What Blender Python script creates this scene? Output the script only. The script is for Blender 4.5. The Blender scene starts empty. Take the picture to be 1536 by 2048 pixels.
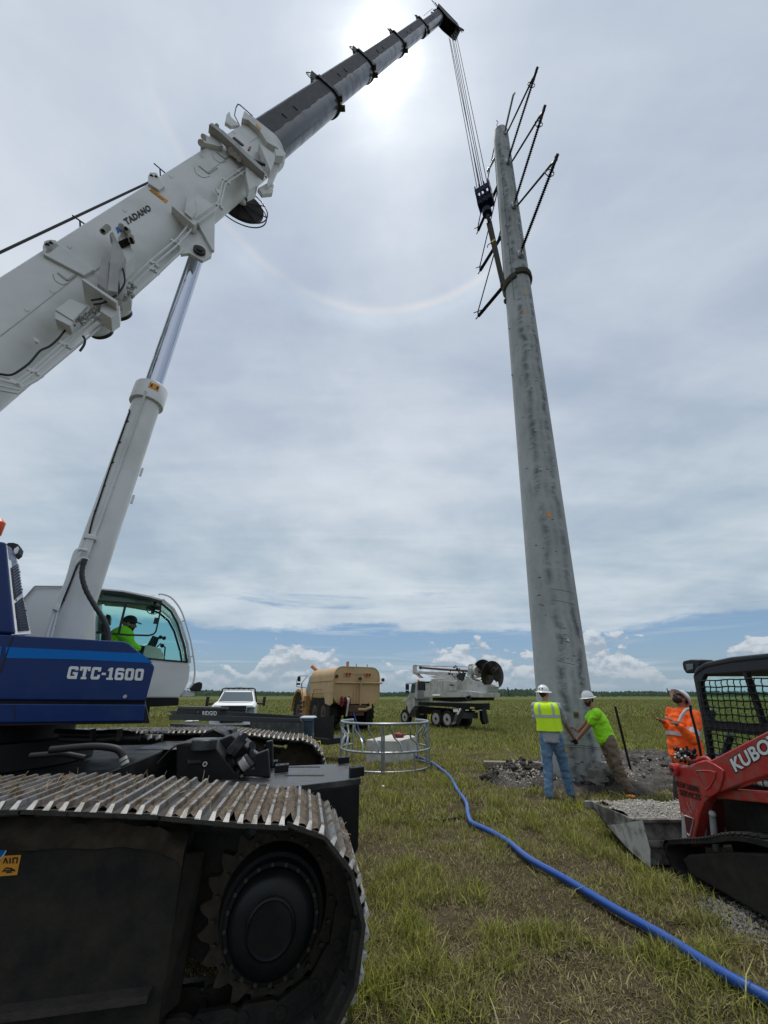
import bpy, bmesh, math, random
import numpy as np
from mathutils import Vector, Matrix, noise as mn
R = math.radians
random.seed(7); rng = np.random.default_rng(7)
sc = bpy.context.scene
COL = sc.collection
# ------------------------------------------------------------------ camera
CAMH = 1.68; TILT = R(25.45); FPX = 769.0
cam_d = bpy.data.cameras.new('camera'); cam = bpy.data.objects.new('camera', cam_d); COL.objects.link(cam)
cam.location = (0, 0, CAMH); cam.rotation_euler = (R(90) + TILT, 0, 0)
cam_d.sensor_fit = 'VERTICAL'; cam_d.sensor_height = 36; cam_d.lens = FPX / 2048 * 36
cam_d.clip_start = .05; cam_d.clip_end = 20000
sc.camera = cam
sc.render.engine = 'CYCLES'
sc.view_settings.view_transform = 'Standard'; sc.view_settings.look = 'None'
sc.view_settings.exposure = 0.0; sc.view_settings.gamma = 1; sc.view_settings.use_curve_mapping = False
# ------------------------------------------------------------------ sun
SUN_EL = R(75.0)
SD = Vector((-.004, math.cos(SUN_EL), math.sin(SUN_EL))).normalized()
sl = bpy.data.lights.new('sun', 'SUN'); sl.energy = 2.3; sl.angle = R(4); sl.color = (1, .95, .88)
so = bpy.data.objects.new('sun', sl); COL.objects.link(so); so.rotation_euler = SD.to_track_quat('Z', 'Y').to_euler()
so.location = (0, 20, 80)
# ------------------------------------------------------------------ world: hazy cirrus sheet, blue gap, cumulus at horizon
W = bpy.data.worlds.new('World'); sc.world = W; W.use_nodes = True
nt = W.node_tree; nt.nodes.clear()
def N(t, **k):
    n = nt.nodes.new(t)
    for a, b in k.items(): setattr(n, a, b)
    return n
def LK(a, b): nt.links.new(a, b)
def MA(op, a, b=None, c=None, clamp=False):
    n = N('ShaderNodeMath', operation=op); n.use_clamp = clamp
    for i, v in enumerate((a, b, c)):
        if v is None: continue
        if isinstance(v, (int, float)): n.inputs[i].default_value = v
        else: LK(v, n.inputs[i])
    return n.outputs[0]
def SST(x, lo, hi):
    n = N('ShaderNodeMapRange', interpolation_type='SMOOTHSTEP'); LK(x, n.inputs[0])
    n.inputs[1].default_value = lo; n.inputs[2].default_value = hi
    return n.outputs[0]
def NOI(vec, scale, det=5, rough=.55, dist=0):
    n = N('ShaderNodeTexNoise'); LK(vec, n.inputs['Vector']); n.inputs['Scale'].default_value = scale
    n.inputs['Detail'].default_value = det; n.inputs['Roughness'].default_value = rough; n.inputs['Distortion'].default_value = dist
    return n.outputs[0]
def CMB(x, y, z):
    n = N('ShaderNodeCombineXYZ')
    for i, v in enumerate((x, y, z)):
        if isinstance(v, (int, float)): n.inputs[i].default_value = v
        else: LK(v, n.inputs[i])
    return n.outputs[0]
def MIX(f, a, b):
    n = N('ShaderNodeMix', data_type='RGBA')
    if isinstance(f, (int, float)): n.inputs[0].default_value = f
    else: LK(f, n.inputs[0])
    for i, v in ((6, a), (7, b)):
        if isinstance(v, tuple): n.inputs[i].default_value = (*v, 1)
        else: LK(v, n.inputs[i])
    return n.outputs[2]
tc = N('ShaderNodeTexCoord'); D = tc.outputs['Generated']
nz = N('ShaderNodeVectorMath', operation='NORMALIZE'); LK(D, nz.inputs[0]); D = nz.outputs[0]
sp = N('ShaderNodeSeparateXYZ'); LK(D, sp.inputs[0]); dx, dy, dz = sp.outputs
el = MA('MULTIPLY', MA('ARCSINE', dz), 180 / math.pi)           # degrees
az = MA('MULTIPLY', MA('ARCTAN2', dx, dy), 180 / math.pi)
sky = N('ShaderNodeTexSky', sky_type='NISHITA'); sky.sun_disc = False; sky.sun_elevation = SUN_EL; sky.sun_rotation = 0
sky.air_density = 1.0; sky.dust_density = .6; sky.ozone_density = 1.5
dt = N('ShaderNodeVectorMath', operation='DOT_PRODUCT'); LK(D, dt.inputs[0]); dt.inputs[1].default_value = SD
ang = MA('MULTIPLY', MA('ARCCOSINE', MA('MINIMUM', dt.outputs['Value'], .99999)), 180 / math.pi)
# high cloud sheet, projected on a plane overhead
zc = MA('MAXIMUM', dz, .03)
pl = CMB(MA('DIVIDE', dx, MA('ADD', zc, .12)), MA('DIVIDE', dy, MA('ADD', zc, .12)), 0)
n1 = NOI(pl, .9, 7, .55, .5); n2 = NOI(pl, 3.0, 6, .6, .3)
mp = N('ShaderNodeMapping'); LK(pl, mp.inputs[0]); mp.inputs['Scale'].default_value = (.35, 1.6, 1); mp.inputs['Rotation'].default_value = (0, 0, R(25))
n3 = NOI(mp.outputs[0], 1.6, 7, .55, .6)
cl = MA('ADD', MA('MULTIPLY', n1, .5), MA('ADD', MA('MULTIPLY', n2, .2), MA('MULTIPLY', n3, .3)))
shade = SST(MA('ADD', MA('MULTIPLY', cl, .6), MA('MULTIPLY', NOI(pl, .45, 3, .5, .8), .4)), .36, .62)
sheet = MIX(shade, (3.7, 4.5, 5.75), (6.9, 7.45, 8.2))
lowg = SST(el, 40, 12)
sheet = MIX(MA('MULTIPLY', lowg, .75), sheet, MIX(shade, (3.5, 4.6, 5.6), (6.5, 7.3, 7.8)))
# coverage: sheet covers nearly all above its ragged lower edge
edge = MA('ADD', 8.0, MA('MULTIPLY', MA('SUBTRACT', NOI(CMB(MA('MULTIPLY', az, .05), MA('MULTIPLY', el, .18), 3.1), 1.0, 6, .6), .5), 9.0))
cov = SST(MA('SUBTRACT', el, edge), -.3, .9)
hole = NOI(CMB(MA('MULTIPLY', az, .045), MA('MULTIPLY', el, .42), 7.7), 1.0, 6, .6, .4)
holem = MA('MULTIPLY', SST(hole, .56, .74), MA('MULTIPLY', SST(el, 17, 11), .9))
cov = MA('MULTIPLY', cov, MA('SUBTRACT', 1.0, holem))
wisp = MA('MULTIPLY', SST(NOI(CMB(MA('MULTIPLY', az, .06), MA('MULTIPLY', el, .9), 1.7), 1.0, 6, .6, .5), .5, .72), .45)
cov = MA('MAXIMUM', cov, wisp)
blue = MIX(.55, sky.outputs[0], (1.35, 2.75, 4.85))
hz = SST(el, 6.5, 0)
blue = MIX(MA('MULTIPLY', hz, .8), blue, (2.9, 3.95, 4.75))
base = MIX(cov, blue, sheet)
# cumulus bank along the horizon
c3 = CMB(MA('MULTIPLY', az, .16), MA('MULTIPLY', el, .26), 0)
cn = NOI(c3, 1.35, 9, .56, .15)
big = NOI(CMB(MA('MULTIPLY', az, .085), 5.3, 0), 1.0, 3, .5)
top = MA('ADD', 0.6, MA('MULTIPLY', SST(big, .30, .66), 6.6))
cm = MA('ADD', MA('SUBTRACT', cn, .47), MA('MULTIPLY', MA('SUBTRACT', top, el), .060))
cmask = MA('MULTIPLY', SST(cm, 0.0, .045), SST(el, .1, 1.2))
c4 = CMB(MA('MULTIPLY', az, .16), MA('ADD', MA('MULTIPLY', el, .26), .16), 0)
cn2 = NOI(c4, 1.35, 9, .56, .15)
lit = SST(MA('SUBTRACT', cn, cn2), -.07, .10)
ccol = MIX(lit, (3.5, 4.2, 5.0), (6.6, 6.95, 7.3))
ccol = MIX(MA('MULTIPLY', SST(el, 4.5, .3), .75), ccol, (3.1, 3.95, 4.7))
base = MIX(MA('MULTIPLY', cmask, .82), base, ccol)
# glow of the veiled sun, and the faint 22 degree ring in the ice cloud
def addc(base, f, col):
    n = N('ShaderNodeMix', data_type='RGBA', blend_type='ADD'); n.clamp_result = False
    if isinstance(f, (int, float)): n.inputs[0].default_value = f
    else: LK(f, n.inputs[0])
    LK(base, n.inputs[6]); n.inputs[7].default_value = (*col, 1)
    return n.outputs[2]
g = lambda w: MA('EXPONENT', MA('MULTIPLY', MA('POWER', MA('DIVIDE', ang, w), 1.6), -1.0))
veil = MA('ADD', .35, MA('MULTIPLY', SST(MA('ADD', MA('MULTIPLY', n3, .6), MA('MULTIPLY', n1, .4)), .38, .62), 1.1))
base = addc(base, MA('MULTIPLY', g(2.2), veil), (26, 25.5, 25)); base = addc(base, MA('MULTIPLY', g(6.5), veil), (5.0, 4.9, 4.6)); base = addc(base, g(18), (2.0, 1.9, 1.75))
def ring(a0, w): return MA('EXPONENT', MA('MULTIPLY', MA('POWER', MA('DIVIDE', MA('SUBTRACT', ang, a0), w), 2.0), -1.0))
hm = MA('MULTIPLY', SST(n1, .33, .58), SST(el, 66, 52))
base = addc(base, MA('MULTIPLY', ring(21.9, .5), hm), (1.3, .8, .25))
base = addc(base, MA('MULTIPLY', ring(23.0, 1.3), hm), (.62, .74, .72))
base = addc(base, MA('MULTIPLY', SST(ang, 22.0, 21.0), -.13), (3.6, 3.3, 2.8))
gr = MIX(SST(el, -.2, -1.5), base, (.7, .85, .5))
bg = N('ShaderNodeBackground'); LK(gr, bg.inputs[0]); bg.inputs[1].default_value = .1
wo = N('ShaderNodeOutputWorld'); LK(bg.outputs[0], wo.inputs[0])
W.cycles.sampling_method = 'MANUAL'; W.cycles.sample_map_resolution = 1024

# ------------------------------------------------------------------ geometry of the view, used to measure where things stand
ct, st_ = math.cos(TILT), math.sin(TILT)
def ray(px, py):
    u, v = px - 768, py - 1024
    return Vector((u, FPX * ct + v * st_, FPX * st_ - v * ct))
C0 = Vector((0, 0, CAMH))
def PY(px, py, Y):
    r = ray(px, py); return C0 + r * (Y / r.y)
def PX(px, py, X):
    r = ray(px, py); return C0 + r * (X / r.x)
def PZ(px, py, z=0.0):
    r = ray(px, py); return C0 + r * ((z - CAMH) / r.z)
def PP(px, py, p, n):
    r = ray(px, py); return C0 + r * ((Vector(p) - C0).dot(n) / r.dot(n))

# ------------------------------------------------------------------ materials
MATS = {}
def mat(name, col, rough=.5, metal=0., bump=0., bscale=40., dirt=None, damt=0., dscale=3., col2=None, cscale=4., camt=.5, spec=.5, coat=0., trans=0., emit=None, ior=1.45, dlo=.45, dhi=.7):
    m = bpy.data.materials.new(name); m.use_nodes = True; t = m.node_tree; b = t.nodes['Principled BSDF']
    b.inputs['Base Color'].default_value = (*col, 1); b.inputs['Roughness'].default_value = rough; b.inputs['Metallic'].default_value = metal
    b.inputs['Specular IOR Level'].default_value = spec; b.inputs['Coat Weight'].default_value = coat; b.inputs['Coat Roughness'].default_value = .08
    b.inputs['Transmission Weight'].default_value = trans; b.inputs['IOR'].default_value = ior
    g_ = t.nodes.new('ShaderNodeNewGeometry'); pos = g_.outputs['Position']
    def noi(s, d=6, r=.6):
        n = t.nodes.new('ShaderNodeTexNoise'); n.inputs['Scale'].default_value = s; n.inputs['Detail'].default_value = d; n.inputs['Roughness'].default_value = r
        t.links.new(pos, n.inputs['Vector']); return n.outputs[0]
    def ramp(x, lo, hi, amt):
        n = t.nodes.new('ShaderNodeMapRange'); t.links.new(x, n.inputs[0]); n.inputs[1].default_value = lo; n.inputs[2].default_value = hi; n.inputs[4].default_value = amt; return n.outputs[0]
    cur = None
    def mix(f, a, c):
        n = t.nodes.new('ShaderNodeMix'); n.data_type = 'RGBA'; t.links.new(f, n.inputs[0])
        if a is None: n.inputs[6].default_value = (*col, 1)
        else: t.links.new(a, n.inputs[6])
        n.inputs[7].default_value = (*c, 1); return n.outputs[2]
    if col2: cur = mix(ramp(noi(cscale), .35, .65, camt), cur, col2)
    if dirt: 
        f = ramp(noi(dscale), dlo, dhi, damt); cur = mix(f, cur, dirt)
        rr = t.nodes.new('ShaderNodeMapRange'); t.links.new(f, rr.inputs[0]); rr.inputs[3].default_value = rough; rr.inputs[4].default_value = max(rough, .8); t.links.new(rr.outputs[0], b.inputs['Roughness'])
    if cur: t.links.new(cur, b.inputs['Base Color'])
    if bump:
        bn = t.nodes.new('ShaderNodeBump'); bn.inputs['Strength'].default_value = bump; bn.inputs['Distance'].default_value = .01
        t.links.new(noi(bscale, 6), bn.inputs['Height']); t.links.new(bn.outputs[0], b.inputs['Normal'])
    if emit: b.inputs['Emission Color'].default_value = (*emit, 1); b.inputs['Emission Strength'].default_value = 1
    MATS[name] = m; return m
mat('white_paint', (.72, .73, .71), .38, dirt=(.46, .45, .40), damt=.4, dscale=1.3, bump=.05, bscale=15)
mat('white_clean', (.8, .81, .80), .3)
mat('boom_black', (.020, .022, .028), .27, dirt=(.06, .06, .062), damt=.5, dscale=2.0, coat=.3)
mat('boom_patch', (.018, .019, .022), .55, dirt=(.05, .05, .05), damt=.5, dscale=8)
mat('blue_paint', (.002, .022, .125), .28, spec=.35, coat=.12, dirt=(.015, .045, .12), damt=.4, dscale=5)
mat('light_blue', (.003, .15, .50), .5, spec=.2)
mat('black_paint', (.006, .0065, .008), .42, spec=.35, dirt=(.02, .018, .015), damt=.5, dscale=4, bump=.1, bscale=60)
mat('black_dusty', (.011, .0105, .010), .65, spec=.35, dirt=(.062, .050, .034), damt=.6, dscale=7, dlo=.35, dhi=.80, bump=.3, bscale=60)
mat('sprocket_iron', (.036, .028, .019), .8, bump=.5, bscale=50, dirt=(.075, .058, .038), damt=.8, dscale=12)
mat('black_worn_top', (.03, .032, .036), .3, dirt=(.12, .11, .095), damt=.7, dscale=6, bump=.1, bscale=50)
mat('chrome', (.50, .53, .60), .13, 1.)
mat('steel_worn', (.34, .34, .34), .36, .9, dirt=(.13, .10, .07), damt=.95, dscale=9, bump=.3, bscale=80, dlo=.42, dhi=.58)
mat('steel_dull', (.055, .052, .048), .5, .5, dirt=(.045, .035, .024), damt=.9, dscale=9, bump=.4, bscale=60)
mat('galvanised', (.42, .45, .47), .38, .8, col2=(.25, .27, .28), cscale=30, camt=.6)
mat('soil', (.030, .025, .020), .8, bump=.9, bscale=30, col2=(.055, .047, .038), cscale=5, camt=.7)
mat('mud', (.15, .118, .085), .95, bump=1., bscale=40, col2=(.055, .042, .030), cscale=9, camt=.9)
mat('straw', (.42, .34, .20), .8, col2=(.22, .16, .09), cscale=30, camt=.9)
mat('rubber', (.011, .011, .011), .8, spec=.3, dirt=(.04, .034, .026), damt=.8, dscale=5, bump=.4, bscale=30)
mat('rubber_black', (.012, .012, .012), .55)
mat('cable_grey', (.03, .03, .03), .5)
mat('glass', (.70, .91, .85), .02, trans=1., ior=1.1)
mat('glass_dark', (.07, .10, .11), .06, spec=1.0)
mat('orange_label', (.75, .33, .03), .5, col2=(.6, .24, .03), cscale=30)
mat('label_ink', (.03, .02, .01), .6)
mat('red_paint', (.44, .022, .020), .42, dirt=(.24, .12, .085), damt=.8, dscale=9, bump=.06, bscale=40, coat=.2)
mat('red_dark', (.10, .008, .01), .6)
mat('letter_black', (.01, .01, .01), .5)
mat('letter_white', (.75, .77, .75), .5, dirt=(.4, .4, .38), damt=.4, dscale=20)
mat('cab_grey', (.017, .020, .025), .42, dirt=(.05, .05, .05), damt=.35, dscale=10)
mat('tan_paint', (.50, .335, .165), .5, dirt=(.36, .23, .11), damt=.6, dscale=1.5)
mat('tan_yellow', (.46, .27, .085), .5, dirt=(.2, .11, .05), damt=.7, dscale=2)
mat('orange_pipe', (.5, .22, .1), .5)
mat('maroon', (.16, .012, .018), .5)
mat('tail_red', (.25, .01, .01), .25)
mat('steel_rim', (.42, .42, .41), .45, dirt=(.2, .16, .12), damt=.5, dscale=3)
mat('rust', (.11, .05, .028), .7, col2=(.04, .022, .018), cscale=8)
mat('auger', (.022, .02, .02), .45, .4, dirt=(.10, .08, .06), damt=.5, dscale=3)
mat('blue_hose', (.010, .070, .32), .30, coat=.3, dirt=(.03, .08, .2), damt=.45, dscale=4)
mat('bin_blue', (.06, .10, .14), .5)
mat('bin_lid', (.40, .48, .50), .5)
mat('skin_tan', (.36, .19, .125), .55)
mat('skin_brown', (.24, .115, .07), .55)
mat('hair_dark', (.02, .014, .01), .8, bump=.6, bscale=120)
mat('jeans', (.085, .16, .27), .85, col2=(.15, .25, .37), cscale=9, camt=.8, bump=.5, bscale=50)
mat('khaki', (.22, .165, .115), .85, col2=(.15, .11, .075), cscale=10, camt=.8, bump=.5, bscale=50)
mat('grey_shirt', (.33, .35, .39), .85, bump=.4, bscale=30)
mat('hi_vis', (.62, .95, .02), .8, bump=.6, bscale=20)
mat('lime', (.38, .92, .03), .8, bump=.6, bscale=20)
mat('hi_orange', (1.0, .13, .012), .8, bump=.6, bscale=20)
mat('reflective', (.42, .43, .43), .5)
mat('black_glove', (.02, .02, .02), .7)
mat('hat_white', (.78, .8, .8), .3, coat=.3)
mat('boot', (.05, .035, .025), .8)
mat('boot_blue', (.03, .05, .08), .8)
mat('wood_grey', (.26, .23, .19), .9, col2=(.12, .10, .08), cscale=12, camt=.8, bump=.8, bscale=30)
mat('shell', (.50, .47, .41), .85, col2=(.3, .27, .22), cscale=60, camt=.6)
mat('shell_dark', (.16, .15, .135), .9, col2=(.22, .21, .19), cscale=30, camt=.7, bump=.5)
mat('bucket_steel', (.26, .25, .23), .7, 0., dirt=(.06, .052, .043), damt=.95, dscale=4.5, bump=.5, bscale=25, dlo=.4, dhi=.6)
mat('bucket_bright', (.46, .45, .42), .6, 0., dirt=(.12, .10, .08), damt=.9, dscale=8, bump=.4, bscale=25)
mat('hook_blue', (.004, .011, .05), .6, spec=.2, dirt=(.012, .014, .02), damt=.6, dscale=4)
mat('sling', (.085, .08, .065), .9, bump=.5, bscale=60)
mat('yellow', (.75, .6, .05), .6)
mat('paper', (.75, .75, .72), .8)
mat('pit_grey', (.12, .125, .125), .85)
mat('polymer', (.018, .014, .018), .8, spec=.15)
mat('truck_white', (.52, .52, .49), .5, dirt=(.26, .24, .2), damt=.7, dscale=3)
mat('steel_bright', (.50, .49, .46), .5, .2, dirt=(.16, .13, .10), damt=.7, dscale=20)
mat('cream_box', (.62, .60, .52), .6)
mat('orange_lamp', (.9, .25, .02), .4)
mat('amber', (.85, .10, .03), .3)

# ------------------------------------------------------------------ mesh builder
SPLIT = {'stiffener', 'collar_bracket', 'pipe_clamp', 'hose_ferrule', 'gusset_fin', 'cylinder_mount', 'cable_stand', 'small_lug', 'lug_hole', 'lock_pin_housing', 'link_pin', 'link_arm', 'side_rib', 'spray_bar', 'step_lug', 'hub_bolts', 'bolt_hole', 'jack_bracket', 'far_side_frame', 'vent_pipe', 'cab_step', 'steps', 'chrome_bars', 'mirror', 'jib_bracket', 'sheave_bracket', 'bracket_pin', 'valve_shelf', 'round_drum', 'turntable_frame', 'ground_wire', 'bolt', 'hose_clamp', 'coupler_cap', 'side_rail', 'rib', 'wheel', 'latch', 'cutting_edge', 'hinge_cover', 'tower_leg', 'frame_ledge', 'car_body', 'end_fitting', 'cheek_plate', 'boom_head', 'sash_bar', 'derrick_boom', 'reflective_label', 'ribbed_cover', 'winch_rope', 'mirror_arm', 'lower_link', 'jack_link'}
STUFFN = {'wheel_hub', 'valve_fitting', 'head_bracket', 'hydraulic_hoses', 'hose_couplers', 'valve_levers', 'label_print', 'chart_print', 'weld_seam', 'cutting_teeth', 'tread_lug', 'worn_steel', 'tread', 'lattice'}
class MB:
    def __init__(s): s.v = []; s.f = []; s.sm = []; s.mi = []; s.m = 0
    def add(s, vs, fs, smooth=False):
        o = len(s.v); s.v += [Vector(p) for p in vs]
        for f in fs: s.f.append(tuple(i + o for i in f)); s.sm.append(smooth); s.mi.append(s.m)
        return s
    def box(s, c, size, M=None):
        x, y, z = [k / 2 for k in size]; c = Vector(c)
        vs = [Vector((a * x, b * y, d * z)) for a in (-1, 1) for b in (-1, 1) for d in (-1, 1)]
        if M is not None: vs = [M @ p for p in vs]
        return s.add([p + c for p in vs], [(0, 1, 3, 2), (4, 6, 7, 5), (0, 4, 5, 1), (2, 3, 7, 6), (0, 2, 6, 4), (1, 5, 7, 3)])
    def hexa(s, b, t):   # four bottom points, four top points
        return s.add(list(b) + list(t), [(3, 2, 1, 0), (4, 5, 6, 7), (0, 1, 5, 4), (1, 2, 6, 5), (2, 3, 7, 6), (3, 0, 4, 7)])
    def bar(s, a, b, w, h, up=(0, 0, 1)):
        a, b = Vector(a), Vector(b); d = (b - a); L = d.length
        if L < 1e-6: return s
        d /= L; up = Vector(up); x = d.cross(up)
        if x.length < 1e-3: x = d.cross(Vector((1, 0, 0)))
        x.normalize(); u = x.cross(d)
        q = [a + x * (i * w / 2) + u * (j * h / 2) for i, j in ((-1, -1), (1, -1), (1, 1), (-1, 1))]
        return s.hexa(q, [p + d * L for p in q])
    def prism(s, poly, off):
        n = len(poly); off = Vector(off); a = [Vector(p) for p in poly]
        return s.add(a + [p + off for p in a], [tuple(range(n))[::-1], tuple(range(n, 2 * n))] + [(i, (i + 1) % n, n + (i + 1) % n, n + i) for i in range(n)])
    def loft(s, rings, caps=True, smooth=True, closed=True):
        n = len(rings[0]); vs = [p for r in rings for p in r]; fs = []
        for k in range(len(rings) - 1):
            for i in range(n if closed else n - 1):
                j = (i + 1) % n; fs.append((k * n + i, k * n + j, (k + 1) * n + j, (k + 1) * n + i))
        s.add(vs, fs, smooth)
        if caps:
            s.add(rings[0], [tuple(range(n))[::-1]]); s.add(rings[-1], [tuple(range(n))])
        return s
    def frame(s, d):
        d = Vector(d).normalized(); x = d.cross(Vector((0, 0, 1)))
        if x.length < .05: x = d.cross(Vector((0, 1, 0)))
        x.normalize(); return x, x.cross(d)
    def cyl(s, a, b, r0, r1=None, seg=16, caps=True, smooth=True):
        a, b = Vector(a), Vector(b); r1 = r0 if r1 is None else r1; x, y = s.frame(b - a)
        ring = lambda c, r: [c + (x * math.cos(t) + y * math.sin(t)) * r for t in [2 * math.pi * i / seg for i in range(seg)]]
        return s.loft([ring(a, r0), ring(b, r1)], caps, smooth)
    def lathe(s, a, d, prof, seg=24, smooth=True, caps=True):   # prof: (dist along d, radius)
        a = Vector(a); d = Vector(d).normalized(); x, y = s.frame(d)
        return s.loft([[a + d * h + (x * math.cos(t) + y * math.sin(t)) * max(r, 1e-4) for t in [2 * math.pi * i / seg for i in range(seg)]] for h, r in prof], caps, smooth)
    def tube(s, pts, r, seg=8, smooth=True, rr=None):
        pts = [Vector(p) for p in pts]; rings = []; px = None
        for i, p in enumerate(pts):
            d = (pts[min(i + 1, len(pts) - 1)] - pts[max(i - 1, 0)]).normalized()
            if px is None: x, y = s.frame(d)
            else:
                x = (px - d * px.dot(d))
                if x.length < 1e-4: x, y = s.frame(d)
                x.normalize(); y = x.cross(d)
            px = x; q = rr[i] if rr else r
            rings.append([p + (x * math.cos(t) + y * math.sin(t)) * q for t in [2 * math.pi * k / seg for k in range(seg)]])
        return s.loft(rings, True, smooth)
    def ell(s, c, rad, M=None, su=14, sv=9):
        c = Vector(c); rad = (rad,) * 3 if isinstance(rad, (int, float)) else rad; rings = []
        for j in range(sv + 1):
            th = math.pi * (.0005 + .999 * j / sv)
            rg = []
            for i in range(su):
                t = 2 * math.pi * i / su; p = Vector((rad[0] * math.sin(th) * math.cos(t), rad[1] * math.sin(th) * math.sin(t), -rad[2] * math.cos(th)))
                rg.append(c + (M @ p if M is not None else p))
            rings.append(rg)
        return s.loft(rings)
    def cap(s, a, b, ra, rb, seg=12):   # closed tapered capsule
        a, b = Vector(a), Vector(b); d = b - a; L = d.length; d = d / L if L > 1e-6 else Vector((0, 0, 1))
        pr = [(-ra * math.cos(t), ra * math.sin(t)) for t in (.02, .5, 1.05, 1.571)] + [(L + rb * math.sin(t), rb * math.cos(t)) for t in (0, .52, 1.07, 1.55)]
        return s.lathe(a, d, pr, seg)
    def comps(s):
        par = list(range(len(s.v)))
        def fd(a):
            while par[a] != a: par[a] = par[par[a]]; a = par[a]
            return a
        for f in s.f:
            r = fd(f[0])
            for q in f[1:]: par[fd(q)] = r
        # ring caps share coordinates with their tube, join those too
        loc = {}
        for i, v in enumerate(s.v):
            kk = (round(v.x, 4), round(v.y, 4), round(v.z, 4))
            if kk in loc: par[fd(i)] = fd(loc[kk])
            else: loc[kk] = i
        g = {}
        for fi, f in enumerate(s.f): g.setdefault(fd(f[0]), []).append(fi)
        out = []
        for fl in g.values():
            b = MB(); mp = {}
            for fi in fl:
                for q in s.f[fi]:
                    if q not in mp: mp[q] = len(b.v); b.v.append(s.v[q])
                b.f.append(tuple(mp[q] for q in s.f[fi])); b.sm.append(s.sm[fi]); b.mi.append(s.mi[fi])
            out.append(b)
        return out
    def build(s, name, m, parent=None, bevel=0., recalc=True, loc=None, auto=None):
        if name in SPLIT and parent is not None:
            cs = s.comps()
            if len(cs) > 1:
                r = [c.build_one(name, m, parent, bevel, recalc, loc) for c in cs]; return r[0]
        o = s.build_one(name, m, parent, bevel, recalc, loc)
        if name in STUFFN: o['kind'] = 'stuff'
        return o
    def build_one(s, name, m, parent=None, bevel=0., recalc=True, loc=None):
        o0 = Vector(loc) if loc is not None else (Vector(parent['_o']) if parent is not None and '_o' in parent else Vector((0, 0, 0)))
        me = bpy.data.meshes.new(name)
        me.from_pydata([tuple(p - o0) for p in s.v], [], s.f)
        ms = m if isinstance(m, (list, tuple)) else [m]
        for q in ms: me.materials.append(MATS[q])
        me.polygons.foreach_set('use_smooth', s.sm)
        if len(ms) > 1: me.polygons.foreach_set('material_index', s.mi)
        if recalc:
            b = bmesh.new(); b.from_mesh(me); bmesh.ops.remove_doubles(b, verts=b.verts, dist=1e-5); bmesh.ops.recalc_face_normals(b, faces=b.faces); b.to_mesh(me); b.free()
        if any(s.sm):
            me.set_sharp_from_angle(angle=R(40))
        o = bpy.data.objects.new(name, me); COL.objects.link(o)
        if parent is not None:
            o.parent = parent; o['_o'] = list(o0)
        else:
            o.location = o0; o['_o'] = list(o0)
        if bevel:
            bm_ = o.modifiers.new('bevel', 'BEVEL'); bm_.width = bevel; bm_.segments = 2; bm_.limit_method = 'ANGLE'; bm_.angle_limit = R(40)
        return o
def tag(o, label=None, cat=None, group=None, kind=None):
    if label: o['label'] = label
    if cat: o['category'] = cat
    if group: o['group'] = group
    if kind: o['kind'] = kind
    return o
def thing(name, loc, label, cat, group=None):
    o = bpy.data.objects.new(name, None); COL.objects.link(o); o.location = loc; o['_o'] = list(loc); o.empty_display_size = .2
    return tag(o, label, cat, group)
def inst(src, parent, M):   # linked copy with its own local matrix
    o = src.copy(); COL.objects.link(o); o.parent = parent; o.matrix_local = M; return o
def text_mesh(name, txt, m, parent, ll, lr, ul, depth=.006, bold=.0, shear=0., lift=None, align='fit', font_scale=1.):
    cu = bpy.data.curves.new(name, 'FONT'); cu.body = txt; cu.offset = bold; cu.extrude = .02; cu.resolution_u = 4; cu.space_character = 1 + bold * 2
    to = bpy.data.objects.new(name, cu); COL.objects.link(to)
    dg = bpy.context.evaluated_depsgraph_get(); me = bpy.data.meshes.new_from_object(to.evaluated_get(dg)); bpy.data.objects.remove(to); bpy.data.curves.remove(cu)
    co = np.zeros(len(me.vertices) * 3); me.vertices.foreach_get('co', co); co = co.reshape(-1, 3)
    mn_, mx = co.min(0), co.max(0); ll, lr, ul = Vector(ll), Vector(lr), Vector(ul); ex = lr - ll; ey = ul - ll; n = ex.cross(ey).normalized()
    u = (co[:, 0] - mn_[0]) / (mx[0] - mn_[0]); v = (co[:, 1] - mn_[1]) / (mx[1] - mn_[1]); w = (co[:, 2] - mn_[2]) / (mx[2] - mn_[2]) * depth
    u = (u + shear * v) / (1 + shear)
    o0 = Vector(parent['_o'])
    out = np.outer(u, ex) + np.outer(v, ey) + np.outer(w, n) + np.array(ll - o0)
    me.vertices.foreach_set('co', out.astype(np.float32).ravel()); me.materials.clear(); me.materials.append(MATS[m]); me.update()
    o = bpy.data.objects.new(name, me); COL.objects.link(o); o.parent = parent; o['_o'] = list(o0); return o
W_, T_, C_ = .76, .23, .12
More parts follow.
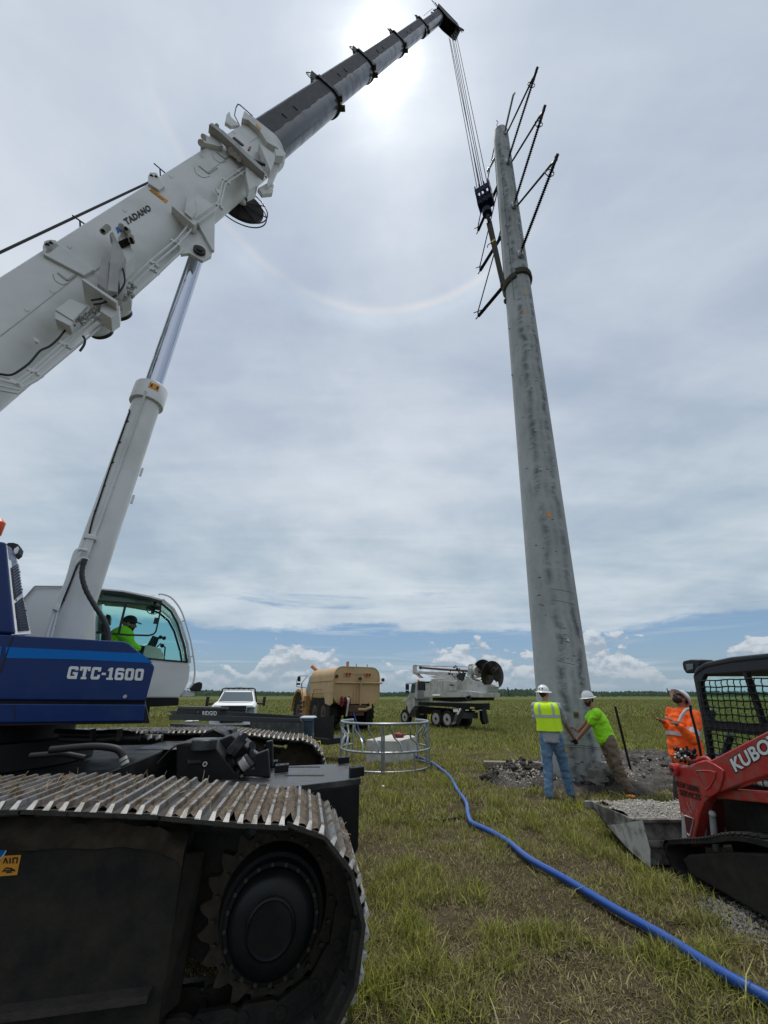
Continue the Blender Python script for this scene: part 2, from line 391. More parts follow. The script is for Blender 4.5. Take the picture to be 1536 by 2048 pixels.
GLY = {'0': (.76, [[(C_, 0), (W_ - C_, 0), (W_, C_), (W_, 1 - C_), (W_ - C_, 1), (C_, 1), (0, 1 - C_), (0, C_)], [(T_ + .02, T_), (T_ + .02, 1 - T_), (W_ - T_ - .02, 1 - T_), (W_ - T_ - .02, T_)]]),
 'C': (.76, [[(C_, 0), (W_ - C_, 0), (W_, C_), (W_, .38), (W_ - T_, .38), (W_ - T_, T_), (T_, T_), (T_, 1 - T_), (W_ - T_, 1 - T_), (W_ - T_, .64), (W_, .64), (W_, 1), (W_ - .1, 1), (W_ - .16, .97), (W_ - .2, 1), (C_, 1), (0, 1 - C_), (0, C_)]]),
 'G': (.80, [[(C_, 0), (.80, 0), (.80, .54), (.40, .54), (.40, .36), (.56, .36), (.56, T_), (T_, T_), (T_, 1 - T_), (.56, 1 - T_), (.56, .68), (.80, .68), (.80, 1 - C_), (.80 - C_, 1), (C_, 1), (0, 1 - C_), (0, C_)]]),
 'T': (.86, [[(.20, 0), (.66, 0), (.66, .17), (.56, .17), (.56, .80), (.66, .80), (.66, .66), (.86, .66), (.86, 1), (0, 1), (0, .66), (.20, .66), (.20, .80), (.30, .80), (.30, .17), (.20, .17)]]),
 '1': (.56, [[(0, 0), (.56, 0), (.56, .17), (.43, .17), (.43, 1), (.20, 1), (.02, .86), (.02, .70), (.18, .72), (.18, .17), (0, .17)]]),
 '6': (.76, [[(C_, 0), (W_ - C_, 0), (W_, C_), (W_, .52), (W_ - C_, .63), (T_, .63), (T_, 1 - T_), (W_ - T_, 1 - T_), (W_ - T_, .74), (W_, .74), (W_, 1 - C_), (W_ - C_, 1), (C_, 1), (0, 1 - C_), (0, C_)], [(T_ + .01, .2), (T_ + .01, .43), (W_ - T_, .43), (W_ - T_, .2)]]),
 '-': (.34, [[(0, .38), (.34, .38), (.34, .56), (0, .56)]])}
def slab_text(name, txt, m, parent, ll, lr, ul, depth=.004, shear=.12, gap=.12):
    cu = bpy.data.curves.new(name, 'CURVE'); cu.dimensions = '2D'; cu.fill_mode = 'BOTH'; cu.extrude = .02; x0 = 0
    for ch in txt:
        w, polys = GLY[ch]
        for pl_ in polys:
            s_ = cu.splines.new('POLY'); s_.points.add(len(pl_) - 1); s_.use_cyclic_u = True
            for q, (x, y) in zip(s_.points, pl_): q.co = (x + x0, y, 0, 1)
        x0 += w + gap
    to = bpy.data.objects.new(name, cu); COL.objects.link(to); dg = bpy.context.evaluated_depsgraph_get(); me = bpy.data.meshes.new_from_object(to.evaluated_get(dg)); bpy.data.objects.remove(to)
    W = x0 - gap; ll, lr, ul = Vector(ll), Vector(lr), Vector(ul); ex = lr - ll; ey = ul - ll; n = ex.cross(ey).normalized(); o0 = Vector(parent['_o'])
    for v in me.vertices:
        y = v.co.y; x = (v.co.x / W + shear * y / W * 1.0) / (1 + shear / W); v.co = ll + ex * x + ey * y + n * ((v.co.z + .02) / .04 * depth) - o0
    me.materials.clear(); me.materials.append(MATS[m]); o = bpy.data.objects.new(name, me); COL.objects.link(o); o.parent = parent; o['_o'] = list(o0); return o
def lerp(a, b, t): return Vector(a) * (1 - t) + Vector(b) * t
def spline(pts, n=8):
    P = [Vector(p) for p in pts]; P = [P[0] * 2 - P[1]] + P + [P[-1] * 2 - P[-2]]; out = []
    for i in range(1, len(P) - 2):
        for k in range(n):
            t = k / n; a, b, c, d = P[i - 1:i + 3]
            out.append(.5 * ((2 * b) + (c - a) * t + (2 * a - 5 * b + 4 * c - d) * t * t + (3 * b - a - 3 * c + d) * t ** 3))
    out.append(P[-2]); return out
# ------------------------------------------------------------------ ground
def sstep(a, b, x):
    t = np.clip((np.asarray(x, float) - a) / (b - a), 0, 1); return t * t * (3 - 2 * t)
def fbm(x, y, s=1.0, seed=0., oct=4):
    # cheap vectorised value noise
    x = np.asarray(x, float) * s + seed * 17.3; y = np.asarray(y, float) * s + seed * 9.1; out = 0; amp = 1; tot = 0
    for o in range(oct):
        xi = np.floor(x); yi = np.floor(y); fx = x - xi; fy = y - yi; fx = fx * fx * (3 - 2 * fx); fy = fy * fy * (3 - 2 * fy)
        h = lambda a, b: np.modf(np.abs(np.sin(a * 127.1 + b * 311.7 + 7.7) * 43758.5453))[0]
        v = (h(xi, yi) * (1 - fx) + h(xi + 1, yi) * fx) * (1 - fy) + (h(xi, yi + 1) * (1 - fx) + h(xi + 1, yi + 1) * fx) * fy
        out = out + v * amp; tot += amp; amp *= .5; x = x * 2.03 + 5; y = y * 2.03 + 3
    return out / tot
def gz(x, y):
    x = np.asarray(x, float); y = np.asarray(y, float)
    return -.28 * sstep(13, 20, y) * (1 - sstep(60, 140, y)) + (fbm(x, y, .9, 1) - .5) * .07 * (1 - sstep(20, 60, y)) + (fbm(x, y, 5, 2, 3) - .5) * .025 * (1 - sstep(8, 20, y))
def grid_obj(name, xs, ys, zf, m, **k):
    X, Y = np.meshgrid(xs, ys); Z = zf(X, Y); nx, ny = len(xs), len(ys)
    me = bpy.data.meshes.new(name); V = np.stack([X, Y, Z], -1).reshape(-1, 3)
    i = np.arange(nx * ny).reshape(ny, nx); F_ = np.stack([i[:-1, :-1], i[:-1, 1:], i[1:, 1:], i[1:, :-1]], -1).reshape(-1, 4)
    me.vertices.add(len(V)); me.vertices.foreach_set('co', V.astype(np.float32).ravel())
    me.loops.add(F_.size); me.loops.foreach_set('vertex_index', F_.astype(np.int32).ravel())
    me.polygons.add(len(F_)); me.polygons.foreach_set('loop_start', (np.arange(len(F_)) * 4).astype(np.int32)); me.polygons.foreach_set('use_smooth', np.ones(len(F_), bool))
    me.update(calc_edges=True); me.validate(); me.materials.append(m); o = bpy.data.objects.new(name, me); COL.objects.link(o); return tag(o, **k)
def field_material(name, blades=False):
    m = bpy.data.materials.new(name); m.use_nodes = True; t = m.node_tree; b = t.nodes['Principled BSDF']; b.inputs['Roughness'].default_value = 1.0; b.inputs['Specular IOR Level'].default_value = .08 if not blades else .2
    g_ = t.nodes.new('ShaderNodeNewGeometry'); pos = g_.outputs['Position']
    def noi(s, d=5, r=.6, sc_=None):
        n = t.nodes.new('ShaderNodeTexNoise'); n.inputs['Scale'].default_value = s; n.inputs['Detail'].default_value = d; n.inputs['Roughness'].default_value = r
        v = pos
        if sc_:
            mp_ = t.nodes.new('ShaderNodeMapping'); t.links.new(pos, mp_.inputs[0]); mp_.inputs['Scale'].default_value = sc_; v = mp_.outputs[0]
        t.links.new(v, n.inputs['Vector']); return n.outputs[0]
    def rmp(x, lo, hi):
        n = t.nodes.new('ShaderNodeMapRange'); n.interpolation_type = 'SMOOTHSTEP'; t.links.new(x, n.inputs[0]); n.inputs[1].default_value = lo; n.inputs[2].default_value = hi; return n.outputs[0]
    def mix(f, a, c):
        n = t.nodes.new('ShaderNodeMix'); n.data_type = 'RGBA'; 
        if isinstance(f, float): n.inputs[0].default_value = f
        else: t.links.new(f, n.inputs[0])
        for i, v in ((6, a), (7, c)):
            if isinstance(v, tuple): n.inputs[i].default_value = (*v, 1)
            else: t.links.new(v, n.inputs[i])
        return n.outputs[2]
    if blades:
        at = t.nodes.new('ShaderNodeAttribute'); at.attribute_name = 'tone'; at.attribute_type = 'GEOMETRY'
        t.links.new(at.outputs['Color'], b.inputs['Base Color'])
        b.inputs['Transmission Weight'].default_value = 0
        tr = t.nodes.new('ShaderNodeBsdfTranslucent'); t.links.new(at.outputs['Color'], tr.inputs[0]); ms = t.nodes.new('ShaderNodeMixShader'); ms.inputs[0].default_value = .3
        t.links.new(b.outputs[0], ms.inputs[1]); t.links.new(tr.outputs[0], ms.inputs[2]); t.links.new(ms.outputs[0], t.nodes['Material Output'].inputs[0])
        return m
    c = mix(rmp(noi(1.3), .4, .62), (.052, .043, .024), (.080, .064, .042))
    c = mix(rmp(noi(6), .52, .7), c, (.030, .023, .016))
    far = mix(rmp(noi(.11, 6, .65, (1, .35, 1)), .35, .65), (.085, .110, .030), (.125, .125, .045))
    far = mix(rmp(noi(.5, 6, .6), .5, .75), far, (.070, .105, .026))
    sp_ = t.nodes.new('ShaderNodeSeparateXYZ'); t.links.new(pos, sp_.inputs[0])
    c = mix(rmp(sp_.outputs[1], 12, 26), c, far)
    c = mix(rmp(sp_.outputs[1], 90, 700), c, (.055, .085, .024))
    t.links.new(c, b.inputs['Base Color'])
    bn = t.nodes.new('ShaderNodeBump'); bn.inputs['Strength'].default_value = .7; bn.inputs['Distance'].default_value = .05; t.links.new(noi(9, 8, .7), bn.inputs['Height']); t.links.new(bn.outputs[0], b.inputs['Normal'])
    return m
FM = field_material('field_ground')
xs = np.concatenate([[-6000, -2500, -1000, -400, -150, -60, -30], np.arange(-16, 16.1, .14), [30, 60, 150, 400, 1000, 2500, 6000]])
ys = np.concatenate([[-3000, -500, -60, -10, -2], np.arange(0, 16, .14), np.arange(16, 40, .8), [45, 52, 60, 75, 95, 120, 150, 220, 400, 800, 1600, 3000, 6000]])
grid_obj('ground', xs, ys, gz, FM, kind='structure')
# churned mud behind the pole
def mud_mask(x, y):
    a = ((x - 7.6) / 3.9) ** 2 + ((y - 11.6) / 3.3) ** 2
    b = ((x - 3.3) / 1.15) ** 2 + ((y - 9.9) / .95) ** 2
    c = ((x - 4.6) / 2.2) ** 2 + ((y - 9.9) / 1.15) ** 2
    return np.minimum(np.minimum(a, b), c) + (fbm(x, y, 1.7, 5, 4) - .5) * 1.1
def hole_mask(x, y): return 0
def mudz(x, y):
    m = mud_mask(x, y); k = 1 - sstep(.65, 1.05, m)
    rid = np.abs(fbm(x, y, 2.6, 8, 5) - .5) * 2
    h = gz(x, y) - .06 + k * (.03 + .13 * rid + .13 * (1 - np.abs(fbm(x, y, 5.5, 18, 5) - .5) * 4).clip(0, 1) * fbm(x, y, 1.3, 19, 3) + .10 * fbm(x, y, 9, 3, 4))
    h += .24 * np.exp(-(((x - 2.95) / .55) ** 2 + ((y - 10.0) / .5) ** 2)) * (.6 + .8 * fbm(x, y, 6, 4, 4)) + .10 * np.exp(-(((x - 5.2) / .8) ** 2 + ((y - 9.7) / .5) ** 2)) * fbm(x, y, 5, 3)
    return h
MUDM = bpy.data.materials.new('wet_mud'); MUDM.use_nodes = True
def mudmat():
    t = MUDM.node_tree; b = t.nodes['Principled BSDF']; g_ = t.nodes.new('ShaderNodeNewGeometry'); pos = g_.outputs['Position']
    def noi(s, d=7, r=.6):
        n = t.nodes.new('ShaderNodeTexNoise'); n.inputs['Scale'].default_value = s; n.inputs['Detail'].default_value = d; n.inputs['Roughness'].default_value = r; t.links.new(pos, n.inputs['Vector']); return n.outputs[0]
    def rmp(x, lo, hi, a=0, c=1):
        n = t.nodes.new('ShaderNodeMapRange'); t.links.new(x, n.inputs[0]); n.inputs[1].default_value = lo; n.inputs[2].default_value = hi; n.inputs[3].default_value = a; n.inputs[4].default_value = c; return n.outputs[0]
    def mix(f, a, c):
        n = t.nodes.new('ShaderNodeMix'); n.data_type = 'RGBA'; t.links.new(f, n.inputs[0])
        for i, v in ((6, a), (7, c)):
            if isinstance(v, tuple): n.inputs[i].default_value = (*v, 1)
            else: t.links.new(v, n.inputs[i])
        return n.outputs[2]
    c = mix(rmp(noi(3), .38, .62), (.018, .013, .009), (.045, .035, .026)); c = mix(rmp(noi(1.2), .58, .68, 0, .7), c, (.17, .145, .115)); c = mix(rmp(noi(25), .55, .7), c, (.02, .017, .014))
    t.links.new(c, b.inputs['Base Color']); t.links.new(rmp(noi(2.1), .4, .62, .55, .95), b.inputs['Roughness'])
    bn = t.nodes.new('ShaderNodeBump'); bn.inputs['Strength'].default_value = .8; bn.inputs['Distance'].default_value = .04; t.links.new(noi(14), bn.inputs['Height']); t.links.new(bn.outputs[0], b.inputs['Normal'])
mudmat()
grid_obj('mud', np.arange(.8, 12.5, .055), np.arange(8.2, 15.6, .055), mudz, MUDM, kind='structure')
# ------------------------------------------------------------------ grass blades (stuff)
def clear_of(x, y):
    k = np.ones(len(x), bool)
    a = x * math.cos(R(10.4)) + y * math.sin(R(10.4)); b_ = -x * math.sin(R(10.4)) + y * math.cos(R(10.4))
    for b0, b1 in ((2.78, 3.62), (7.3, 8.1)): k &= ~((a < .25) & (a > -9) & (b_ > b0) & (b_ < b1))
    k &= mud_mask(x, y) > .95
    k &= ~((x > 3.0) & (x < 3.4) & (y < 5.1) & (y > 2)); k &= ~((x > 2.9) & (x < 4.9) & (y < 6.2) & (y > 5.1))
    # shell gravel beside the loader track
    k &= ~((((x - 2.95) / .28) ** 2 + ((y - 4.25) / .42) ** 2 < 1) & (rng.random(len(x)) < .8))
    return k
def blades(n, y0, y1, hw, L0, L1, w0, w1, segs, dense=None, xc=0.):
    # keep within a widened view wedge
    y = np.sqrt(rng.random(n) * (y1 ** 2 - y0 ** 2) + y0 ** 2); x = (rng.random(n) * 2 - 1) * (hw * y + 1.2) + xc
    return x, y
parts_v = []; parts_f3 = []; tone = []
def add_blades(n, y0, y1, xl, xr, L, w, lean, greenish, thatch=False):
    y = rng.random(n) * (y1 - y0) + y0; t = rng.random(n); x = (xl(y) * (1 - t) + xr(y) * t)
    # clumping
    cl = fbm(x, y, 2.2, 11, 4); keep = (rng.random(n) < (.35 + 1.5 * np.clip(cl - .38, 0, 1) * 2 if not thatch else .9)) & clear_of(x, y)
    x, y, cl = x[keep], y[keep], cl[keep]; n = len(x)
    patch = fbm(x, y, .7, 21, 4); tuft = np.maximum(.8 * sstep(.5, .68, fbm(x, y, 1.9, 31, 4)), sstep(.50, .64, fbm(x, y, 4.6, 33, 3)))
    bare = np.maximum(sstep(.52, .66, fbm(x + 2, y, 1.4, 41, 4)), .6 * np.exp(-((y - 5.9 + .25 * x) / .3) ** 2) * (x < 2.6)) * (1 - sstep(14, 22, y))
    ln = L * (.45 + .9 * rng.random(n)) * (.55 + .5 * tuft + .35 * cl) * (1 - .6 * bare)
    if thatch: ln = L * (.35 + .9 * rng.random(n)); bare = bare * 0
    a = rng.random(n) * 2 * math.pi; le = lean * (.3 + 1.0 * rng.random(n)) * (1 + .5 * bare); d = np.stack([np.cos(a), np.sin(a)], -1)
    z = gz(x, y) - .01; ww = w * (.6 + .8 * rng.random(n))
    base = np.stack([x, y, z], -1); sd = np.stack([-d[:, 1], d[:, 0], np.zeros(n)], -1) * ww[:, None]
    hx = np.sin(le); hzz = np.cos(le)
    mid = base + np.stack([d[:, 0] * hx * ln * .45, d[:, 1] * hx * ln * .45, hzz * ln * .55], -1)
    tip = base + np.stack([d[:, 0] * hx * ln * 1.15, d[:, 1] * hx * ln * 1.15, hzz * ln * .86], -1)
    V = np.stack([base - sd, base + sd, mid + sd * .8, mid - sd * .8, tip], 1)
    o = sum(len(p) for p in parts_v); parts_v.append(V.reshape(-1, 3)); i = np.arange(n) * 5 + o
    parts_f3.append(np.stack([np.stack([i, i + 1, i + 2], -1), np.stack([i, i + 2, i + 3], -1), np.stack([i + 3, i + 2, i + 4], -1)], 1).reshape(-1, 3))
    g = np.clip(greenish + .08 + .45 * (tuft - .3) - .65 * bare + .3 * (patch - .5) + (rng.random(n) - .5) * .55, 0, 1)[:, None]
    br = (.55 + .95 * rng.random(n) ** 1.5)[:, None] * (1 - .1 * sstep(14, 40, y))[:, None]
    dead = np.array([[.42, .36, .21]]); dead2 = np.array([[.16, .125, .075]]); gr1 = np.array([[.125, .15, .020]]); gr2 = np.array([[.32, .34, .065]]); fy_ = sstep(12, 30, y)[:, None]; dead = dead * (1 - fy_) + fy_ * np.array([[.27, .26, .095]]); dead2 = dead2 * (1 - fy_) + fy_ * np.array([[.20, .18, .075]]); gr1 = gr1 * (1 - fy_) + fy_ * np.array([[.135, .155, .036]]); gr2 = gr2 * (1 - fy_) + fy_ * np.array([[.215, .22, .06]])
    q = rng.random(n)[:, None]; dc = dead * q + dead2 * (1 - q); q = rng.random(n)[:, None]; gc = gr1 * q + gr2 * (1 - q)
    if thatch: g = g * 0 + .55 * (rng.random(n) < .45)[:, None]; dc = dc * (.55 + .5 * sstep(.42, .6, fbm(x, y, 3.3, 71, 4)))[:, None]
    c = (dc * (1 - g) + gc * g) * br
    fr = sstep(10, 30, y)[:, None]; c = c * (1 - fr * .0) 
    tone.append(np.repeat(c, 5, 0))
hwid = lambda y: .95 * y + 1.0
add_blades(240000, 1.6, 8.5, lambda y: -hwid(y) * .5, lambda y: hwid(y) * .95, .055, .0026, 1.35, 0, True)
add_blades(90000, 8.5, 16, lambda y: -hwid(y) * .7, lambda y: hwid(y) * .95, .08, .005, 1.3, 0, True)
add_blades(190000, 1.6, 7.0, lambda y: -hwid(y) * .5, lambda y: hwid(y) * .95, .085, .0030, 1.25, .25)
add_blades(170000, 1.6, 7.0, lambda y: -hwid(y) * .5, lambda y: hwid(y) * .95, .115, .0034, .9, .56)
add_blades(5000, 1.6, 7.0, lambda y: -hwid(y) * .5, lambda y: hwid(y) * .95, .22, .0045, 1.0, .5)
add_blades(250000, 6.8, 15, lambda y: -hwid(y) * .75, lambda y: hwid(y), .14, .0055, .9, .46)
add_blades(200000, 15, 42, lambda y: -hwid(y), lambda y: hwid(y), .22, .013, .75, .5)
add_blades(130000, 40, 170, lambda y: -hwid(y), lambda y: hwid(y), .30, .05, .9, .5)
V = np.concatenate(parts_v); F3 = np.concatenate(parts_f3); TN = np.concatenate(tone)
me = bpy.data.meshes.new('grass'); me.vertices.add(len(V)); me.vertices.foreach_set('co', V.astype(np.float32).ravel())
me.loops.add(F3.size); me.loops.foreach_set('vertex_index', F3.astype(np.int32).ravel()); me.polygons.add(len(F3)); me.polygons.foreach_set('loop_start', (np.arange(len(F3)) * 3).astype(np.int32))
me.update(calc_edges=True); at = me.color_attributes.new('tone', 'FLOAT_COLOR', 'POINT'); at.data.foreach_set('color', np.concatenate([TN, np.ones((len(TN), 1))], 1).astype(np.float32).ravel())
me.materials.append(field_material('grass_blades', True)); go = bpy.data.objects.new('grass', me); COL.objects.link(go)
tag(go, 'short green and straw coloured pasture grass all over the field', 'grass', kind='stuff')
# ------------------------------------------------------------------ small scattered stones (stuff)
def scatter(name, m, pts, sizes, label, cat, parent=None):
    b = []; f = []; base = np.array([[1, 0, 0], [-1, 0, 0], [0, 1, 0], [0, -1, 0], [0, 0, .7], [0, 0, -.7]], float); fs = [(0, 2, 4), (2, 1, 4), (1, 3, 4), (3, 0, 4), (2, 0, 5), (1, 2, 5), (3, 1, 5), (0, 3, 5)]
    for p, s_ in zip(pts, sizes):
        a = rng.random() * 6.28; M = np.array(Matrix.Rotation(a, 3, 'Z') @ Matrix.Rotation(rng.random() * 3, 3, 'X')); q = base * (s_ * (.6 + .8 * rng.random((6, 1)))); o = len(b); b += list(q @ M.T + np.array(p)); f += [tuple(i + o for i in t) for t in fs]
    me = bpy.data.meshes.new(name); o0 = np.array(parent['_o']) if parent is not None else 0; me.from_pydata([tuple(v - o0) for v in b], [], f); me.materials.append(MATS[m]); o = bpy.data.objects.new(name, me); COL.objects.link(o)
    if parent is not None: o.parent = parent
    o['kind'] = 'stuff'
    if label: tag(o, label, cat)
    return o
pts = []; sz = []
for cx, cy, rx, ry, n in ((2.9, 9.75, .6, .45, 600), (3.1, 9.55, .7, .25, 260), (5.1, 9.9, .5, .4, 380), (6.6, 11.6, 2.6, 2.2, 500), (2.7, 10.2, .5, .3, 200)):
    for _ in range(n):
        x, y = cx + rng.normal() * rx * .5, cy + rng.normal() * ry * .5; pts.append((x, y, float(mudz(x, y)) + .008)); sz.append(.008 + .022 * rng.random() ** 2)
scatter('shell_gravel', 'shell', pts, sz, 'white crushed shell strewn over the dug up mud round the pole', 'gravel')
pts = []; sz = []
for _ in range(900):
    x, y = 2.95 + rng.normal() * .16, 4.25 + rng.normal() * .24; pts.append((x, y, float(gz(x, y)) + .012)); sz.append(.008 + .012 * rng.random())
scatter('grey_gravel', 'shell_dark', pts, sz, 'small heap of dark grey gravel beside the loader track', 'gravel')
# lump helper: a noisy boulder
def lump(b, c, rad, seed, amp=.25, su=26, sv=16, fq=3.0):
    c = Vector(c); rings = []
    for j in range(sv + 1):
        th = math.pi * (.001 + .998 * j / sv); rg = []
        for i in range(su):
            t = 2 * math.pi * i / su; d = Vector((math.sin(th) * math.cos(t), math.sin(th) * math.sin(t), -math.cos(th)))
            k = 1 + amp * mn.fractal(d * fq + Vector((seed, 0, 0)), 1., 2., 5)
            rg.append(c + Vector((d.x * rad[0], d.y * rad[1], d.z * rad[2])) * k)
        rings.append(rg)
    b.loft(rings)
# ------------------------------------------------------------------ far treeline and pylons
def treeline():
    m = bpy.data.materials.new('far_foliage'); m.use_nodes = True; b = m.node_tree.nodes['Principled BSDF']; b.inputs['Roughness'].default_value = .9
    t = m.node_tree; g_ = t.nodes.new('ShaderNodeNewGeometry'); n = t.nodes.new('ShaderNodeTexNoise'); n.inputs['Scale'].default_value = .15; t.links.new(g_.outputs['Position'], n.inputs['Vector'])
    x = t.nodes.new('ShaderNodeMix'); x.data_type = 'RGBA'; t.links.new(n.outputs[0], x.inputs[0]); x.inputs[6].default_value = (.045, .08, .05, 1); x.inputs[7].default_value = (.08, .12, .07, 1); t.links.new(x.outputs[2], b.inputs['Base Color'])
    vs = []; fs = []
    for _ in range(15000):
        X = (rng.random() * 2 - 1) * 1350; dist = 900 + rng.random() * 160; prof = float(fbm(X * .006, 3.3, 1, 51, 4)); H = 4 + 13 * max(0, prof - .35) * (1.5 if X > 250 else 1.0); s_ = 2.5 + 3.5 * rng.random()
        z = rng.random() ** 1.3 * H
        a = rng.random() * 6.28; tl = (rng.random() - .5) * 1.6; c = np.array([X, dist, z + .6]); u = np.array([math.cos(a), math.sin(a) * .3, 0]) * s_; w = np.array([math.sin(tl) * .5, .4, math.cos(tl)]) * s_ * .7; o = len(vs)
        vs += [c - u, c - w, c + u * .9, c + w]; fs.append((o, o + 1, o + 2, o + 3))
    for _ in range(2500):
        X = (rng.random() * 2 - 1) * 700; dist = 420 + rng.random() * 200; s_ = 1 + rng.random() * 1.4; k = sstep(.45, .62, fbm(X * .02, dist * .004, 1, 61)); 
        if rng.random() > k: continue
        a = rng.random() * 6.28; c = np.array([X, dist, rng.random() * 1.6]); u = np.array([math.cos(a), math.sin(a) * .3, 0]) * s_ * 1.5; w = np.array([0, .3, 1]) * s_ * .6; o = len(vs); vs += [c - u, c - w, c + u, c + w]; fs.append((o, o + 1, o + 2, o + 3))
    me = bpy.data.meshes.new('far_trees'); me.from_pydata([tuple(v) for v in vs], [], fs); me.materials.append(m); o = bpy.data.objects.new('far_trees', me); COL.objects.link(o)
    tag(o, 'low dark belt of trees along the whole far horizon', 'trees', kind='stuff')
treeline()
def pylon(px, py_top, Y, label):
    base = PY(px, 1388, Y); base.z = 0; topz = PY(px, py_top, Y).z; t = thing('pylon', base, label, 'pylon', 'lattice pylons on the horizon')
    b = MB(); w = topz * .09
    for sx in (-1, 1):
        for sy in (-1, 1): b.bar(base + Vector((sx * w, sy * w, 0)), base + Vector((sx * w * .12, sy * w * .12, topz)), .35, .35)
    b.build('tower_leg', 'steel_dull', t); b = MB()
    for k in range(7):
        z0, z1 = topz * k / 7, topz * (k + 1) / 7; q = lambda z: w * (1 - .88 * z / topz)
        b.bar(base + Vector((-q(z0), -q(z0), z0)), base + Vector((q(z1), -q(z1), z1)), .22, .22); b.bar(base + Vector((q(z0), -q(z0), z0)), base + Vector((-q(z1), -q(z1), z1)), .22, .22)
    for z in (.78, .9): b.bar(base + Vector((-topz * .09, 0, topz * z)), base + Vector((topz * .09, 0, topz * z)), .3, .3)
    b.build('lattice', 'steel_dull', t)
pylon(1017, 1374, 640, 'tiny lattice pylon on the horizon just right of the auger truck')
pylon(1174, 1376, 900, 'tiny lattice pylon on the horizon just right of the big pole')
pylon(1337, 1376, 760, 'tiny lattice pylon on the horizon left of the man in orange')
# ================================================================== CRAWLER CRANE
TA = R(10.4); AX = Vector((math.cos(TA), math.sin(TA), 0)); BX = Vector((-math.sin(TA), math.cos(TA), 0)); ZX = Vector((0, 0, 1))
def CL(a, b, z): return AX * a + BX * b + ZX * z
def PB(px, py, b): return PP(px, py, BX * b, BX)
CEN = CL(-3.6, 5.45, 0)
crane = thing('crawler_crane', CEN, 'huge white and dark blue telescopic crawler crane reaching up across the sky at left', 'crane')
# boom axis, foot and tip
TIP = PY(880, 30, 9.4); hd = Vector((TIP.x - CEN.x, TIP.y - CEN.y, 0)).normalized(); NS = Vector((hd.y, -hd.x, 0))
def PS(px, py, o): return PP(px, py, CEN + NS * o, NS)
nn = ray(0, 702).cross(ray(880, 30)); z0 = 2.7; s_ = nn.dot(Vector((CEN.x, CEN.y, z0)) - C0) / nn.dot(hd)
FT = Vector((CEN.x, CEN.y, z0)) - hd * s_
BD = (TIP - FT).normalized(); BL = (TIP - FT).length; UP = NS.cross(BD)
def BM(t, s, u): return FT + BD * t + NS * s + UP * u
def t_at(px, py):
    r = ray(px, py).normalized(); A = np.array([[1, -BD.dot(r)], [BD.dot(r), -1]]); w = C0 - FT
    return float(np.linalg.solve(A, np.array([w.dot(BD), w.dot(r)]))[0])
def edge_off(top, bot):
    t = t_at((top[0] + bot[0]) / 2, (top[1] + bot[1]) / 2); p = BM(t, 0, 0); rr = (p - C0).normalized(); n2 = BD.cross(rr).normalized()
    if n2.dot(UP) < 0: n2 = -n2
    D = (p - C0).length; o = [math.asin(ray(*q).normalized().dot(n2)) * D for q in (top, bot)]
    w = abs(o[0] - o[1]); uc = ((o[0] + o[1]) / 2 - .07 * w) / n2.dot(UP); return t, w, uc
def bring(t, w, uo, grow=0.):
    k = w / 1.16; hw, hh = .40 * k + grow, .525 * k + grow; r = hw; pts = []
    pts += [(-hw + .05 * k, hh), (hw - .05 * k, hh), (hw, hh - .05 * k), (hw, hh * .5), (hw, 0)]
    cz = -hh + r
    pts += [(r * math.cos(a), cz + r * math.sin(a) * 1.0) for a in [-math.pi * i / 14 for i in range(0, 15)]]
    pts += [(-hw, 0), (-hw, hh - .05 * k)]
    return [BM(t, x, y + uo) for x, y in pts]
def bsection(name, m, a, b, ta=None, tb=None):
    t0, w0, u0 = a; t1, w1, u1 = b; t0 = ta if ta is not None else t0; t1 = tb if tb is not None else t1
    w = (w0 + w1) / 2; u = (u0 + u1) / 2; k = MB()
    k.loft([bring(t0, w, u), bring(t1, w, u)], True, True); o = k.build(name, m, boomp); return o, (w, u, t0, t1)
E_ = edge_off
s1a = E_((87, 508), (159, 705)); s1b = E_((394, 300), (452, 402))
tc0 = t_at(530, 300)
